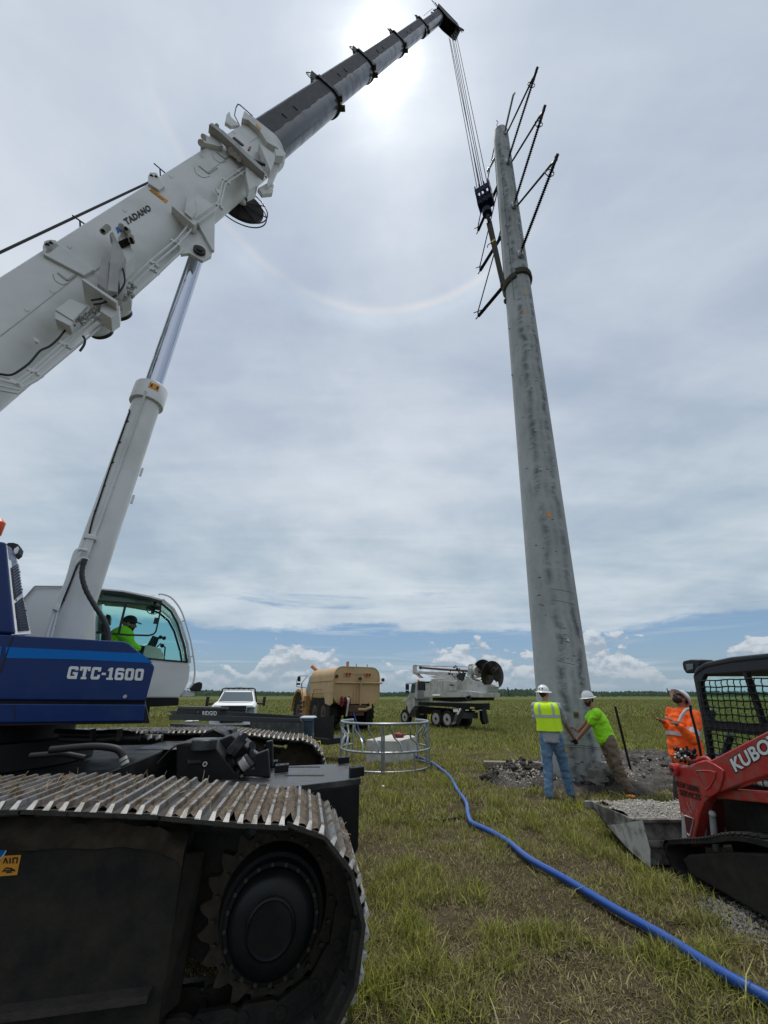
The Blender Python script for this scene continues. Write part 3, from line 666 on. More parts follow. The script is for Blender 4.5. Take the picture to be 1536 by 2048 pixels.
# base section is the boom part itself
k = MB(); W1 = 1.17; U1 = (s1a[2] + s1b[2]) / 2
k.loft([bring(-.6, W1, U1), bring(tc0, W1, U1)], True, True); boomp = k.build('boom', 'white_paint', crane)
secs = []
tr = [t_at(652, 192), t_at(729, 130), t_at(795, 89), t_at(843, 55), t_at(880, 33)]
meas = [((569, 195), (623, 275)), ((672, 123), (706, 195)), ((752, 83), (775, 137)), ((815, 49), (829, 89)), ((855, 26), (870, 63))]
prev = tc0 - .8
for i, (mm, t1) in enumerate(zip(meas, tr)):
    t_, w_, u_ = E_(*mm); w_ = [1.07, .99, .90, .80, .72][i]
    k = MB(); k.loft([bring(prev, w_, u_), bring(t1, w_, u_)], True, True); sec = k.build('boom_section', 'boom_black', boomp)
    # greased side band with rough lower edge
    kk = w_ / 1.16; g_ = MB(); n = 46; L = t1 - prev - .5; tp = []; bt_ = []
    for j in range(n + 1):
        tt = prev + .3 + L * j / n; tp.append(BM(tt, .4 * kk + .004, u_ + .44 * kk)); bt_.append(BM(tt, .4 * kk + .004, u_ - .085 * kk - .05 * kk * mn.noise(Vector((tt * 2.1, i, 0)))))
    for j in range(n): g_.add([tp[j], tp[j + 1], bt_[j + 1], bt_[j]], [(0, 1, 2, 3)])
    for q in (.36, .5):
        c = BM(prev + (t1 - prev) * q, .4 * kk + .012, u_ + .12 * kk); g_.m = 1; g_.bar(c - UP * .09 * kk, c + UP * .09 * kk, .05, .02, NS); g_.m = 0
    g_.build('grease_band', ['boom_patch', 'rubber_black'], boomp, recalc=False)
    # collar at the outer end
    if i < 4:
        c = MB(); ra = [bring(t1 - .16, w_, u_, .0), bring(t1 - .16, w_, u_, .055), bring(t1 + .02, w_, u_, .055), bring(t1 + .02, w_, u_, 0)]; c.loft(ra, False, False)
        kt = .525 * kk + u_
        c.prism([BM(t1 - .75 * kk, .33 * kk, kt), BM(t1 + .02, .40 * kk, kt), BM(t1 - .02, .40 * kk, kt + .30 * kk), BM(t1 - .2 * kk, .38 * kk, kt + .26 * kk)], NS * -.06)
        c.prism([BM(t1 - .75 * kk, -.27 * kk, kt), BM(t1 + .02, -.34 * kk, kt), BM(t1 - .02, -.34 * kk, kt + .30 * kk), BM(t1 - .2 * kk, -.32 * kk, kt + .26 * kk)], NS * -.06)
        c.bar(BM(t1 - .1, .4 * kk, kt + .03), BM(t1 - .1, -.4 * kk, kt + .03), .12, .07, UP)
        c.box(BM(t1 - .02, .34 * kk, u_ - .42 * kk), (.16, .16, .16)); c.box(BM(t1 - .05, .1, u_ - .57 * kk), (.3, .15, .12))
        c.build('boom_collar', 'steel_dull', boomp)
        h = MB(); h.tube(spline([BM(t1 - .55 * kk, .36 * kk, kt), BM(t1 - .52 * kk, .36 * kk, kt + .22 * kk), BM(t1 - .40 * kk, .36 * kk, kt + .36 * kk), BM(t1 - .06, .36 * kk, kt + .24 * kk)], 4), .014, 5)
        h.bar(BM(t1 - .45 * kk, .36 * kk, kt), BM(t1 - .36 * kk, .36 * kk, kt + .34 * kk), .014, .014); h.build('rope_guide', 'steel_dull', boomp)
    prev = t1 - .6
# boom head: front plate, sheaves, brackets
TH = tr[-1]; t_, w_, u_ = E_(*meas[-1]); hk = w_ / 1.16 * 1.0
k = MB()
for s_o in (-.34, .30):
    k.prism([BM(TH - .5, s_o, u_ + .45 * hk), BM(TH + .05, s_o, u_ + .62 * hk), BM(TH + .18, s_o, u_ - 1.25), BM(TH - .25, s_o, u_ - 1.5), BM(TH - .75, s_o, u_ - .62 * hk)], NS * .04)
k.bar(BM(TH + .08, 0, u_ + .62 * hk), BM(TH + .16, 0, u_ - 1.2), .72, .05, BD)
k.build('boom_head', 'steel_dull', boomp)
for s_o in (-.24, -.12, 0, .12, .24):
    k = MB(); c = BM(TH - .1, s_o, u_ - 1.25); k.lathe(c - NS * .035, NS, [(0, .30), (.0, .36), (.02, .33), (.05, .33), (.07, .36), (.07, .30)], 20, False); k.build('sheave', 'rubber_black', boomp)
k = MB(); c = BM(TH - .25, 0, u_ - .95)
for q in range(26):
    p = BM(TH - .45 + rng.random() * .6, (rng.random() - .5) * .7, u_ - .55 - rng.random() * 1.1); k.bar(p, p + BD * (rng.random() - .5) * .5 + UP * (rng.random() - .5) * .4, .04, .05)
for q in range(9):
    p = BM(TH - 1.3 + rng.random() * 1.0, (rng.random() - .5) * .5, u_ + .40 * hk); k.bar(p, p + UP * (.12 + .2 * rng.random()) + BD * (rng.random() - .5) * .2, .06, .09)
k.bar(BM(TH + .05, .2, u_ + .5 * hk), BM(TH + .45, .2, u_ + .95 * hk), .05, .05); k.bar(BM(TH + .05, .2, u_ - 1.15), BM(TH + .55, .25, u_ - .85), .05, .05); k.bar(BM(TH + .1, .25, u_ - 1.3), BM(TH + .35, .3, u_ - 1.75), .09, .09)
k.build('head_bracket', 'steel_dull', boomp)
k = MB(); k.tube([BM(TH - 1.0, .3, u_ + .4), BM(TH - .5, .3, u_ + .95), BM(TH - .3, .3, u_ + .5)], .012, 5); k.tube([BM(TH - 4.5, .1, u_ + .55), BM(TH - .9, .1, u_ + .62)], .012, 5); k.build('antenna', 'steel_dull', boomp)
# hoist ropes to the hook block
HB = PY(969, 404, 9.6)
k_top = [(898, 75), (903, 70), (905, 70), (908, 66), (911, 62), (900, 78)]
bot = [(957, 392), (961, 388), (966, 382), (969, 380), (976, 374), (963, 386)]
for (a, b) in zip(k_top, bot):
    k = MB(); k.cyl(PY(*a, 9.6 + rng.random() * .1), PY(*b, 9.6), .019, seg=6); k.build('hoist_rope', 'steel_dull', crane)
# ---- base section furniture, measured on the side plane of the boom
SO = .4 * W1 / 1.16
def plate(b, pts, o0, o1):  # traced plate between two offsets
    b.prism([PS(x, y, o1) for x, y in pts], NS * (o0 - o1))
k = MB()
plate(k, [(85, 491), (93, 480), (104, 479), (118, 488), (189, 538), (168, 551), (86, 508)], SO - .1, SO + .05)
plate(k, [(86, 491), (88, 482), (100, 478.5), (112, 480), (119, 492), (100, 507), (86, 507)], SO - .45, SO + .05)
plate(k, [(296, 352), (300, 344), (313, 345), (321, 357), (330, 372), (318, 380), (296, 366)], SO - .35, SO + .05)
k.build('stiffener', 'white_paint', boomp, bevel=.01)
k = MB()
for (x, y) in ((95, 490), (102, 487), (303, 352), (312, 354)): k.cyl(PS(x, y, SO + .045), PS(x, y, SO + .056), .03, seg=12)
k.build('lug_hole', 'cable_grey', boomp)
# cover plates and scribed weld line
def seam(a, b, o=SO + .003, w=.014, m='cable_grey'):
    k = MB(); k.bar(PS(*a, o), PS(*b, o), w, .004, NS); return k
k = MB()
for a, b in (((0, 673), (150, 556)), ((182, 548), (215, 523)), ((415, 345), (475, 302)), ((500, 285), (528, 266))): k.bar(PS(*a, SO + .002), PS(*b, SO + .002), .010, .004, NS)
for (x, y, q) in ((130, 552, 1), (412, 338, 1), (446, 310, .9)):
    for a, b in (((-14, -6), (5, 9)), ((5, 9), (22, -2))): k.bar(PS(x + a[0] * q, y + a[1] * q, SO + .004), PS(x + b[0] * q, y + b[1] * q, SO + .004), .03, .02, NS)
    cpts = spline([PS(x + a * q, y + b * q, SO + .003) for a, b in ((-24, -4), (-20, 8), (-6, 17), (8, 14))], 4); k.tube(cpts, .006, 4)
k.build('weld_seam', 'steel_rim', boomp)
k = MB()
for (x, y) in ((100, 580), (50, 617), (400, 310), (465, 262), (245, 418), (135, 491), (403, 308), (338, 350)):
    k.bar(PS(x, y, SO + .004), PS(x + 5, y + 6, SO + .004), .012, .01, NS); k.bar(PS(x + 5, y + 6, SO + .004), PS(x + 9, y + 2, SO + .004), .007, .006, NS)
for (x, y) in ((73, 684), (437, 387)): k.prism([PS(x - 7, y - 6, SO), PS(x + 6, y, SO), PS(x + 4, y + 5, SO), PS(x - 2, y + 3, SO)], NS * .05)
k.build('small_lug', 'white_paint', boomp)
# hydraulic pipes along the lower edge
po = SO + .045
runs = [[(-60, 742), (0, 751), (36, 762), (60, 744), (191, 628), (258, 562), (300, 523), (356, 476), (386, 438), (436, 405), (446, 363), (492, 330)],
        [(-60, 752), (0, 760), (40, 770), (66, 750), (196, 636), (264, 571), (306, 532), (362, 484), (392, 447), (441, 411), (451, 368), (496, 338)],
        [(-60, 764), (0, 771), (38, 780), (74, 760), (206, 650), (274, 586), (316, 548), (368, 498)],
        [(-60, 774), (0, 780), (36, 787), (48, 778)]]
for i, rn in enumerate(runs):
    k = MB(); k.tube([PS(x, y, po) for x, y in rn], .017, 8); k.build('hydraulic_pipe', 'white_paint', boomp)
k = MB()
for (x, y) in ((32, 767), (68, 744), (130, 690), (192, 636), (262, 566), (306, 527), (349, 485), (388, 440), (437, 412), (451, 362), (476, 345), (214, 640), (306, 540)):
    p = PS(x, y, po - .01); dd = UP; k.bar(p - dd * .11, p + dd * .07, .05, .05, NS); k.cyl(p + NS * .02 - UP * .03, p + NS * .05 - UP * .03, .018, seg=8)
k.build('pipe_clamp', 'white_paint', boomp)
k = MB(); k.tube(spline([PS(x, y, po + .02) for x, y in ((-30, 745), (0, 748), (20, 750), (36, 743), (60, 725), (80, 702), (100, 692), (118, 676), (133, 658), (150, 650))], 5), .014, 6)
k.tube(spline([PS(x, y, po + .1) for x, y in ((166, 672), (170, 680), (168, 690), (160, 702))], 4), .016, 6)
k.tube(spline([PS(x, y, po + .3) for x, y in ((182, 601), (205, 597), (225, 595), (238, 585), (249, 566), (248, 548), (245, 536))], 5), .014, 6)
k.tube(spline([PS(x, y, po + .3) for x, y in ((187, 609), (205, 606), (225, 597), (236, 585), (238, 573), (236, 560))], 5), .014, 6); k.build('black_cable', 'rubber_black', boomp)
# stowed bracket arm
k = MB(); plate(k, [(219, 467), (225, 462), (241, 493), (252, 517), (238, 540), (235, 584), (215, 581), (220, 523), (225, 481)], SO + .28, SO + .42)
plate(k, [(204, 514), (219, 523), (216, 582), (194, 567)], SO + .1, SO + .35); k.build('jib_bracket', 'steel_rim', boomp, bevel=.008)
k = MB(); plate(k, [(241, 491), (258, 484), (269, 509), (250, 530)], SO + .05, SO + .35); plate(k, [(236, 474), (250, 455), (262, 463), (262, 480), (245, 488)], SO + .1, SO + .3)
for (x, y) in ((206, 463), (215, 455), (211, 459), (243, 453), (256, 462), (262, 474), (264, 482)): k.cyl(PS(x, y, SO + .2), PS(x, y, SO + .45), .05, seg=10)
k.build('sheave_bracket', 'white_paint', boomp, bevel=.006)
k = MB(); k.m = 0
for q in range(4): k.cyl(PS(243 + q * 4, 489 - q * 2, SO + .36), PS(243 + q * 4, 489 - q * 2, SO + .40), .05, seg=12)
for (x, y) in ((262, 478), (264, 484), (206, 462), (252, 457)): k.cyl(PS(x, y, SO + .46), PS(x, y, SO + .5), .03, seg=8)
k.build('bracket_pin', 'rubber_black', boomp)
k = MB(); plate(k, [(231, 455), (238, 452), (241, 461), (236, 468)], SO + .0, SO + .006); k.build('emblem', 'light_blue', boomp)
k = MB(); plate(k, [(238, 450), (244, 447), (250, 456), (242, 466), (239, 460)], SO + .0, SO + .007); k.build('emblem_ring', 'letter_black', boomp)
k = MB(); plate(k, [(163, 559), (167, 556), (236, 602), (232, 606)], SO, SO + .45)
plate(k, [(110, 619), (140, 597), (175, 612), (146, 641)], SO + .2, SO + .24); plate(k, [(110, 620), (146, 642), (141, 652), (110, 637)], SO, SO + .22)
plate(k, [(205, 600), (225, 605), (240, 612), (238, 625), (222, 636), (200, 622)], SO, SO + .3)
plate(k, [(244, 573), (264, 583), (262, 600), (244, 604), (233, 592)], SO, SO + .22)
k.build('valve_shelf', 'white_paint', boomp, bevel=.006)
k = MB()
for q in range(34):
    x, y = 150 + rng.random() * 50, 0; y = 655 - (x - 150) * .75 + (rng.random() - .5) * 20; p = PS(x, y, SO + .05 + rng.random() * .2); k.bar(p, p + BD * (rng.random() - .3) * .16 + NS * .05, .022, .022)
for q in range(22):
    x = 246 + rng.random() * 22; y = 595 - (x - 246) * .6 + (rng.random() - .5) * 26; p = PS(x, y, SO + .1 + rng.random() * .2); k.cyl(p, p + NS * .06, .02, seg=7)
k.build('valve_fitting', 'steel_rim', boomp)
# orange label and lettering
k = MB(); k.prism([PS(x, y, SO + .004) for x, y in ((303.5, 376.6), (336.5, 401), (332, 407), (298.5, 381))], NS * -.003); k.build('warning_label', 'orange_label', boomp)
k = MB()
for q in range(7):
    a = lerp(PS(304, 380, SO + .006), PS(331, 401, SO + .006), q / 7 + .03); k.bar(a, a + UP * .03 + BD * -.05, .012, .001, NS)
k.build('label_print', 'label_ink', boomp)
text_mesh('lettering', 'TADANO', 'letter_black', boomp, PS(254, 451, SO + .003), PS(304, 420.5, SO + .003), PS(246, 438.5, SO + .003), .003, bold=.055, shear=0)
# stowed pendant cable and its stands
k = MB(); k.cyl(PS(-420, 703, .2), PS(297, 365, .2), .02, seg=8); k.build('pendant_cable', 'cable_grey', boomp)
k = MB()
for a, b, c in (((145, 431), (182, 457), (160, 444)), ((308, 327), (335, 350), (320, 338))):
    k.cyl(PS(*a, .25), PS(*b, .25), .014, seg=6); k.cyl(PS(*c, .25), PS(c[0] + 1, c[1] + 16, .25), .016, seg=6)
k.build('cable_stand', 'cable_grey', boomp)
# lift cylinder mount
k = MB(); plate(k, [(357, 478), (392, 440), (398, 452), (412, 471), (425, 500), (423, 512), (405, 521), (378, 506), (362, 508)], .26, .33)
plate(k, [(357, 478), (392, 440), (398, 452), (412, 471), (425, 500), (423, 512), (405, 521), (378, 506), (362, 508)], -.33, -.26)
plate(k, [(391, 384), (430, 412), (429, 500), (425, 500), (399, 453), (388, 440)], .33, .40); k.build('cylinder_mount', 'white_paint', boomp, bevel=.01)
k = MB(); plate(k, [(376, 380), (379, 376), (385, 376), (388, 382), (391, 424), (384, 436), (369, 424)], SO, SO + .18); plate(k, [(343, 411), (392, 440), (395, 446), (388, 450)], SO - .05, SO + .14)
k.build('gusset_fin', 'white_paint', boomp, bevel=.008)
k = MB(); pc = PS(398.6, 503, .34); k.cyl(pc, pc + NS * .05, .115, seg=20); k.build('pivot_pin', 'rubber_black', boomp)
k = MB(); k.lathe(pc + NS * .045, NS, [(0, .06), (.03, .055), (.035, .02)], 14); k.build('pin_cap', 'steel_dull', boomp)
# collar furniture at the end of the white section
k = MB(); plate(k, [(418, 248), (424, 245), (447, 261), (524, 333), (530, 347), (522, 341), (444, 268), (436, 261)], SO + .1, SO + .28); k.build('cross_beam', 'steel_rim', boomp, bevel=.01)
k = MB(); plate(k, [(459, 222), (453, 229), (450, 244), (462, 252), (480, 250), (462, 233)], SO - .1, SO - .02); plate(k, [(402, 283), (410, 268), (420, 274), (420, 262), (432, 266), (446, 292), (436, 292)], SO - .1, SO + .1)
k.m = 0; plate(k, [(489, 221), (484, 236), (497, 240), (519, 260), (534, 284), (556, 296), (560, 312), (572, 307), (555, 288), (529, 256)], SO - .02, SO + .12)
plate(k, [(518, 285), (552, 310), (549, 322), (541, 341)], SO, SO + .2); plate(k, [(550, 296), (571, 306), (568, 312), (552, 311)], SO + .05, SO + .24)
plate(k, [(492, 333), (516, 352), (512, 372), (498, 380), (492, 350)], SO - .1, SO + .12)
plate(k, [(516, 376), (525, 388), (545, 386), (547, 380), (539, 377), (548, 371), (544, 363), (534, 366)], SO - .15, SO - .05)
plate(k, [(497, 380), (516, 371), (512, 388), (496, 396)], SO - .2, SO - .1)
plate(k, [(552, 312), (562, 312), (558, 335), (546, 362), (534, 372), (538, 350)], SO - .1, SO + .04)
k.build('collar_bracket', 'white_paint', boomp, bevel=.008)
rg = MB(); rg.loft([bring(tc0 - .35, W1, U1, 0), bring(tc0 - .35, W1, U1, .06), bring(tc0 + .03, W1, U1, .06), bring(tc0 + .03, W1, U1, -.03)], False, False); rg.build('end_collar', 'white_paint', boomp)
k = MB()
for (x, y, r_) in ((402, 286, .07), (407, 274, .06), (428, 262, .06), (434, 252, .05), (463, 303, .08), (474, 296, .09), (486, 313, .07), (495, 325, .09), (478, 318, .06), (505, 336, .06), (514, 333, .05), (524, 341, .05), (470, 310, .06)):
    k.cyl(PS(x, y, SO), PS(x, y, SO + .14), r_, seg=12)
k.cyl(PS(455, 292, SO + .08), PS(507, 341, SO + .08), .07, seg=12); k.build('lock_pin_housing', 'white_paint', boomp)
k = MB(); k.bar(PS(467, 275, SO + .01), PS(486, 291, SO + .01), .09, .02, NS); k.bar(PS(505, 320, SO + .2), PS(530, 330, SO + .2), .05, .05, NS)
for q in range(22):
    x = 500 + rng.random() * 34; y = 318 + (x - 500) * .9 + (rng.random() - .5) * 16; p = PS(x, y, SO + .12); k.bar(p, p + BD * .08 * rng.random() + UP * .05, .02, .02)
k.build('valve_fitting', 'rubber_black', boomp)
k = MB(); k.bar(PS(497, 301, SO + .2), PS(501, 294, SO + .2), .045, .03, NS); k.build('red_handle', 'tail_red', boomp)
k = MB(); plate(k, [(512, 247), (523, 257), (521, 260), (511, 251)], SO + .12, SO + .125); k.build('warning_label', 'orange_label', boomp)
k = MB(); k.tube([PS(x, y, SO - .05) for x, y in ((479, 250), (469, 231), (472, 215), (476, 208.5), (480, 210), (505, 232))], .014, 6); k.build('hand_loop', 'cable_grey', boomp)
# cable reel and round drums on the far side
k = MB(); rc = PS(481, 415, -.62); rad = (PS(481, 450, -.62) - rc).length * .96
dk = UP; e1 = BD; e2 = UP
rc = rc
k.tube([rc + (e1 * math.cos(a) + e2 * math.sin(a)) * rad for a in [2 * math.pi * i / 40 for i in range(41)]], .016, 6)
k.tube([rc + NS * .12 + (e1 * math.cos(a) + e2 * math.sin(a)) * rad for a in [2 * math.pi * i / 40 for i in range(41)]], .016, 6)
for i in range(9):
    a = 2 * math.pi * i / 9; k.bar(rc + NS * .13, rc + NS * .13 + (e1 * math.cos(a) + e2 * math.sin(a)) * rad, .03, .015, NS)
k.build('cable_reel', 'rubber_black', boomp); k = MB(); k.lathe(rc + NS * .02, NS, [(0, rad * .86), (.08, rad * .86)], 32); k.build('reel_drum', 'rubber_black', boomp)
k = MB(); k.lathe(rc + NS * .14, NS, [(0, .12), (.05, .11), (.08, .05)], 12); k.build('reel_hub', 'white_paint', boomp)
for (x, y, q) in ((238, 622, 1.), (200, 658, .95)):
    k = MB(); c = PS(x, y, -.30); ad = (NS * .8 - hd * .35 + ZX * .05).normalized(); rr_ = .21 * q
    k.m = 1; k.lathe(c - ad * .07, ad, [(0, rr_ * .96), (.068, rr_ * .96)], 26, True); k.m = 0; k.lathe(c, ad, [(0, rr_), (.03, rr_), (.045, rr_ * .9)], 26, True); k.build('round_drum', ['white_paint', 'rubber_black'], boomp)
# ------------------------------------------------------------------ lift cylinder
LA = PS(124, 1298, 0); LB = PS(286, 830, 0); ldir = (LB - LA).normalized(); LT = PS(297, 797, 0); LR = PS(396, 505, 0)
k = MB(); k.cyl(LA - ldir * .6, LT, .200, seg=28); cylp = k.build('lift_cylinder', 'white_paint', crane)
k = MB(); k.lathe(LT - ldir * .14, ldir, [(0, .21), (.0, .25), (.34, .25), (.36, .24), (.36, .14)], 32); k.build('gland_collar', 'white_paint', cylp, bevel=.006)
k = MB(); k.cyl(LT, LR, .138, seg=28); k.build('chrome_rod', 'chrome', cylp)
k = MB(); c = LT + NS * .0; tgt = (C0 - LT); tgt = (tgt - ldir * tgt.dot(ldir)).normalized(); sd_ = tgt.cross(ldir)
if sd_.x < 0: sd_ = -sd_
def onc(h, a, r): return LT + ldir * h + (tgt * math.cos(a) + sd_ * math.sin(a)) * r
for j in range(6):
    a0, a1 = -.22 + j * .1, -.22 + (j + 1) * .1; k.add([onc(.03, a0, .253), onc(.03, a1, .253), onc(.15, a1, .253), onc(.15, a0, .253)], [(0, 1, 2, 3)])
k.build('warning_label', 'orange_label', cylp, recalc=False)
k = MB()
for a in (-.12, .22): k.add([onc(.06, a, .255), onc(.06, a + .1, .255), onc(.12, a + .1, .255), onc(.12, a, .255)], [(0, 1, 2, 3)])
k.build('label_print', 'label_ink', cylp, recalc=False)
lc = (LT - LA).length
def onb(f, a, r=.212): return lerp(LA, LT, f) + (tgt * math.cos(a) + sd_ * math.sin(a)) * r
k = MB(); k.tube([onb(.985, -.25, .265), onb(.97, -.27, .235), onb(.4, -.32, .225), onb(.33, -.35, .225)], .02, 8); k.build('oil_pipe', 'white_paint', cylp)
k = MB(); k.tube(spline([onb(f, a) for f, a in ((.90, -1.15), (.885, -1.0), (.86, -1.0), (.74, -.98), (.6, -.93), (.5, -.85), (.42, -.8), (.32, -.62), (.26, -.72), (.16, -.78), (.08, -1.0), (.03, -1.2), (-.02, -1.1))], 5), .011, 6)
for f in (.84, .74, .65, .55, .45, .14, .06): p = onb(f, -.93 if f > .3 else -.9); k.bar(p, p + sd_ * .09, .025, .02)
k.build('sensor_cable', 'rubber_black', cylp)
k = MB(); q = onb(.30, -.42, .25); k.bar(q - ldir * .16, q + ldir * .22, .09, .08, tgt); k.bar(q + ldir * .15, q + ldir * .2, .14, .11, tgt)
k.build('pipe_block', 'white_paint', cylp, bevel=.006)
k = MB(); k.tube(spline([PS(x, y, .35) for x, y in ((176, 1102), (160, 1099), (150, 1108), (135, 1160), (112, 1215), (97, 1262), (90, 1290))], 4), .024, 8)
k.tube(spline([PS(x, y, .36) for x, y in ((178, 1120), (163, 1117), (152, 1128), (140, 1150), (118, 1213), (105, 1262), (98, 1290))], 4), .012, 8)
k.bar(PS(106, 1214, .38), PS(118, 1219, .38), .06, .04); k.build('oil_pipe', 'white_paint', cylp)
hp = spline([PS(x, y, .45) for x, y in ((170, 1118), (167, 1126), (164, 1150), (172, 1180), (190, 1212), (208, 1240), (216, 1262), (218, 1290))], 6)
k = MB(); k.tube(hp, .03, 10, rr=[.027 + .004 * (i % 2) if i > 6 else .034 for i in range(len(hp))]); k.build('ribbed_hose', 'cable_grey', cylp)
k = MB()
for (x, y) in ((244, 992), (258, 1040)): p = PS(x - 2, y, 0) + sd_ * 0; p = PS(x - 3 - (8 if y > 1000 else 0), y, 0); 
for f in (.66, .54): p = onb(f, 1.6, .225); k.bar(p - ldir * .07, p + ldir * .07, .03, .03)
k.build('cable_lug', 'white_paint', cylp)
# ------------------------------------------------------------------ upper works
OD = 1.3
# right deck box with chamfered nose
dk_ = [(-330, 1252), (28, 1270), (248, 1283), (258, 1287), (306, 1329), (309, 1334), (291, 1402), (-330, 1398)]
k = MB(); k.prism([PS(x, y, OD) for x, y in dk_], NS * -.95); deck = k.build('deck_box', 'blue_paint', crane, bevel=.012)
k = MB(); k.prism([PS(x, y, OD) for x, y in ((-330, 1405), (291, 1409), (287, 1443), (-330, 1450))], NS * -.95); k.build('lower_skirt', 'blue_paint', deck, bevel=.01)
k = MB(); k.prism([PS(x, y, OD - .02) for x, y in ((-330, 1396), (290, 1400), (290, 1411), (-330, 1407))], NS * -.9); k.build('panel_gap', 'rubber_black', deck)
k = MB(); q = OD + .002; k.prism([PS(x, y, q) for x, y in ((12, 1294), (284, 1307), (306, 1326), (150, 1318.5), (11, 1316))], NS * .002); k.prism([PS(x, y, q) for x, y in ((-330, 1276), (4, 1293), (0, 1315), (-330, 1310))], NS * .002); k.build('stripe', 'light_blue', deck)
k = MB(); k.bar(PS(26, 1272, q), PS(0, 1346, q), .012, .004, NS); k.bar(PS(28, 1412, q), PS(30, 1440, q), .008, .003, NS); k.build('panel_joint', 'rubber_black', deck)
slab_text('lettering', 'GTC-1600', 'letter_white', deck, PS(133, 1357.5, q), PS(290, 1361.5, q), PS(133, 1332, q), .004, shear=.22)
k = MB(); k.cyl(PS(250, 1393, q), PS(250, 1393, q) + NS * .01, .018, seg=10); k.build('filler_cap', 'steel_rim', deck)
# engine hood, louvred front
hs = PS(12, 1085, OD); 
def onhd(px, py, s):    # ray with plane perpendicular to heading at distance s from centre
    return PP(px, py, CEN + hd * s, hd)
sh = (PS(22, 1180, OD) - CEN).dot(hd)
k = MB(); k.prism([PS(x, y, OD) for x, y in ((-330, 1040), (11, 1084), (20, 1180), (30, 1268), (-330, 1252))], NS * -.40); hood = k.build('engine_hood', 'blue_paint', crane, bevel=.02)
# white louvred bulkhead just inboard of the hood, facing forward
lfp = [PS(13, 1090, OD - .02), PS(31, 1269, OD - .02)]; rtp_ = [PS(x, y, .8) for x, y in ((27, 1099), (38, 1132), (46, 1190), (62, 1268))]
def LU(u, v, off=0.):
    a_ = lerp(lfp[0], lfp[1], u); t_ = u * 3; i_ = min(int(t_), 2); b_ = lerp(rtp_[i_], rtp_[i_ + 1], t_ - i_); return lerp(a_, b_, v) + fn_ * off
fn_ = (lfp[1] - lfp[0]).cross(rtp_[3] - lfp[1]).normalized()
if fn_.dot(C0 - lfp[0]) < 0: fn_ = -fn_
k = MB()
for i in range(6):
    u0, u1 = i / 6, (i + 1) / 6; k.hexa([LU(u0, 0, -.03), LU(u1, 0, -.03), LU(u1, 1, -.03), LU(u0, 1, -.03)], [LU(u0, 0), LU(u1, 0), LU(u1, 1), LU(u0, 1)])
k.build('radiator_frame', 'white_clean', hood)
for (u0, u1) in ((.28, .64), (.68, .97)):
    k = MB(); k.hexa([LU(u0, .14, .001), LU(u1, .14, .001), LU(u1, .88, .001), LU(u0, .88, .001)], [LU(u0, .14, .006), LU(u1, .14, .006), LU(u1, .88, .006), LU(u0, .88, .006)]); k.build('grille_panel', 'rubber_black', hood)
    for j in range(11):
        u = u0 + (u1 - u0) * (j + .5) / 11; k = MB(); k.bar(LU(u, .17, .012), LU(u, .85, .012), .006, .008, fn_); k.build('louvre', 'blue_paint', hood)
k = MB()
for u, v in ((.10, .3), (.16, .8), (.22, .5), (.4, .95), (.6, .95), (.8, .95), (.66, .3)): k.cyl(LU(u, v, 0), LU(u, v, .008), .010, seg=6)
k.build('bolt', 'steel_dull', hood)
# work lamp and amber beacon
k = MB(); k.prism([PS(x, y, .95) for x, y in ((11, 1088), (17, 1085), (27, 1085), (36, 1088), (40, 1095), (37, 1106), (29, 1112), (24, 1107), (16, 1097))], NS * -.16); lamp = k.build('work_lamp', 'rubber_black', hood, bevel=.008)
k = MB(); k.prism([PS(x, y, .956) for x, y in ((28, 1098), (36, 1092), (38.5, 1097), (35, 1106), (29, 1110), (27, 1106))], NS * -.004); k.build('lens', 'white_clean', hood)
k = MB(); c = PS(-10, 1056, .8); k.lathe(c - ZX * .09, ZX, [(0, .06), (.02, .075), (.16, .07), (.2, .03)], 16); k.build('beacon', 'amber', hood)
# white housing behind the cylinder
k = MB(); k.prism([PS(x, y, -.42) for x, y in ((-60, 1300), (22, 1232), (70, 1174), (190, 1174), (190, 1300))], NS * -1.1); hs_ = k.build('rear_housing', 'white_clean', crane, bevel=.012)
k = MB(); k.bar(PS(70, 1173, -.40), PS(190, 1174, -.40), .02, .02); k.bar(PS(18, 1233, -.40), PS(70, 1173, -.40), .02, .02); k.build('edge_trim', 'steel_rim', hs_)
# ---- cab
CO, CI = -.55, -1.5
roof = [(150, 1172), (202, 1176), (246, 1180), (301, 1191), (325, 1198), (347, 1217), (361, 1244), (375, 1288), (380, 1334), (377, 1362), (367, 1384), (358, 1395)]
base_l = [(295, 1395), (200, 1395), (150, 1395)]
rp = [PS(x, y, CO) for x, y in roof]; CW = NS * (CI - CO)
def cpt(x, y, k_=0.): return PS(x, y, CO) + CW * k_
low = [(150, 1318), (300, 1320), (377, 1325), (380, 1334), (377, 1362), (367, 1384), (358, 1395), (150, 1395)]
k = MB(); k.prism([cpt(x, y) for x, y in low], CW); cab = k.build('cab', 'white_paint', crane, bevel=.012)
k = MB(); top = [(150, 1172), (202, 1176), (246, 1180), (301, 1191), (325, 1198)]; tin = [(325, 1201.5), (301, 1196), (246, 1185), (202, 1181), (150, 1178)]
k.prism([cpt(x, y) for x, y in top + tin], CW); k.build('cab_roof', 'white_paint', cab, bevel=.006)
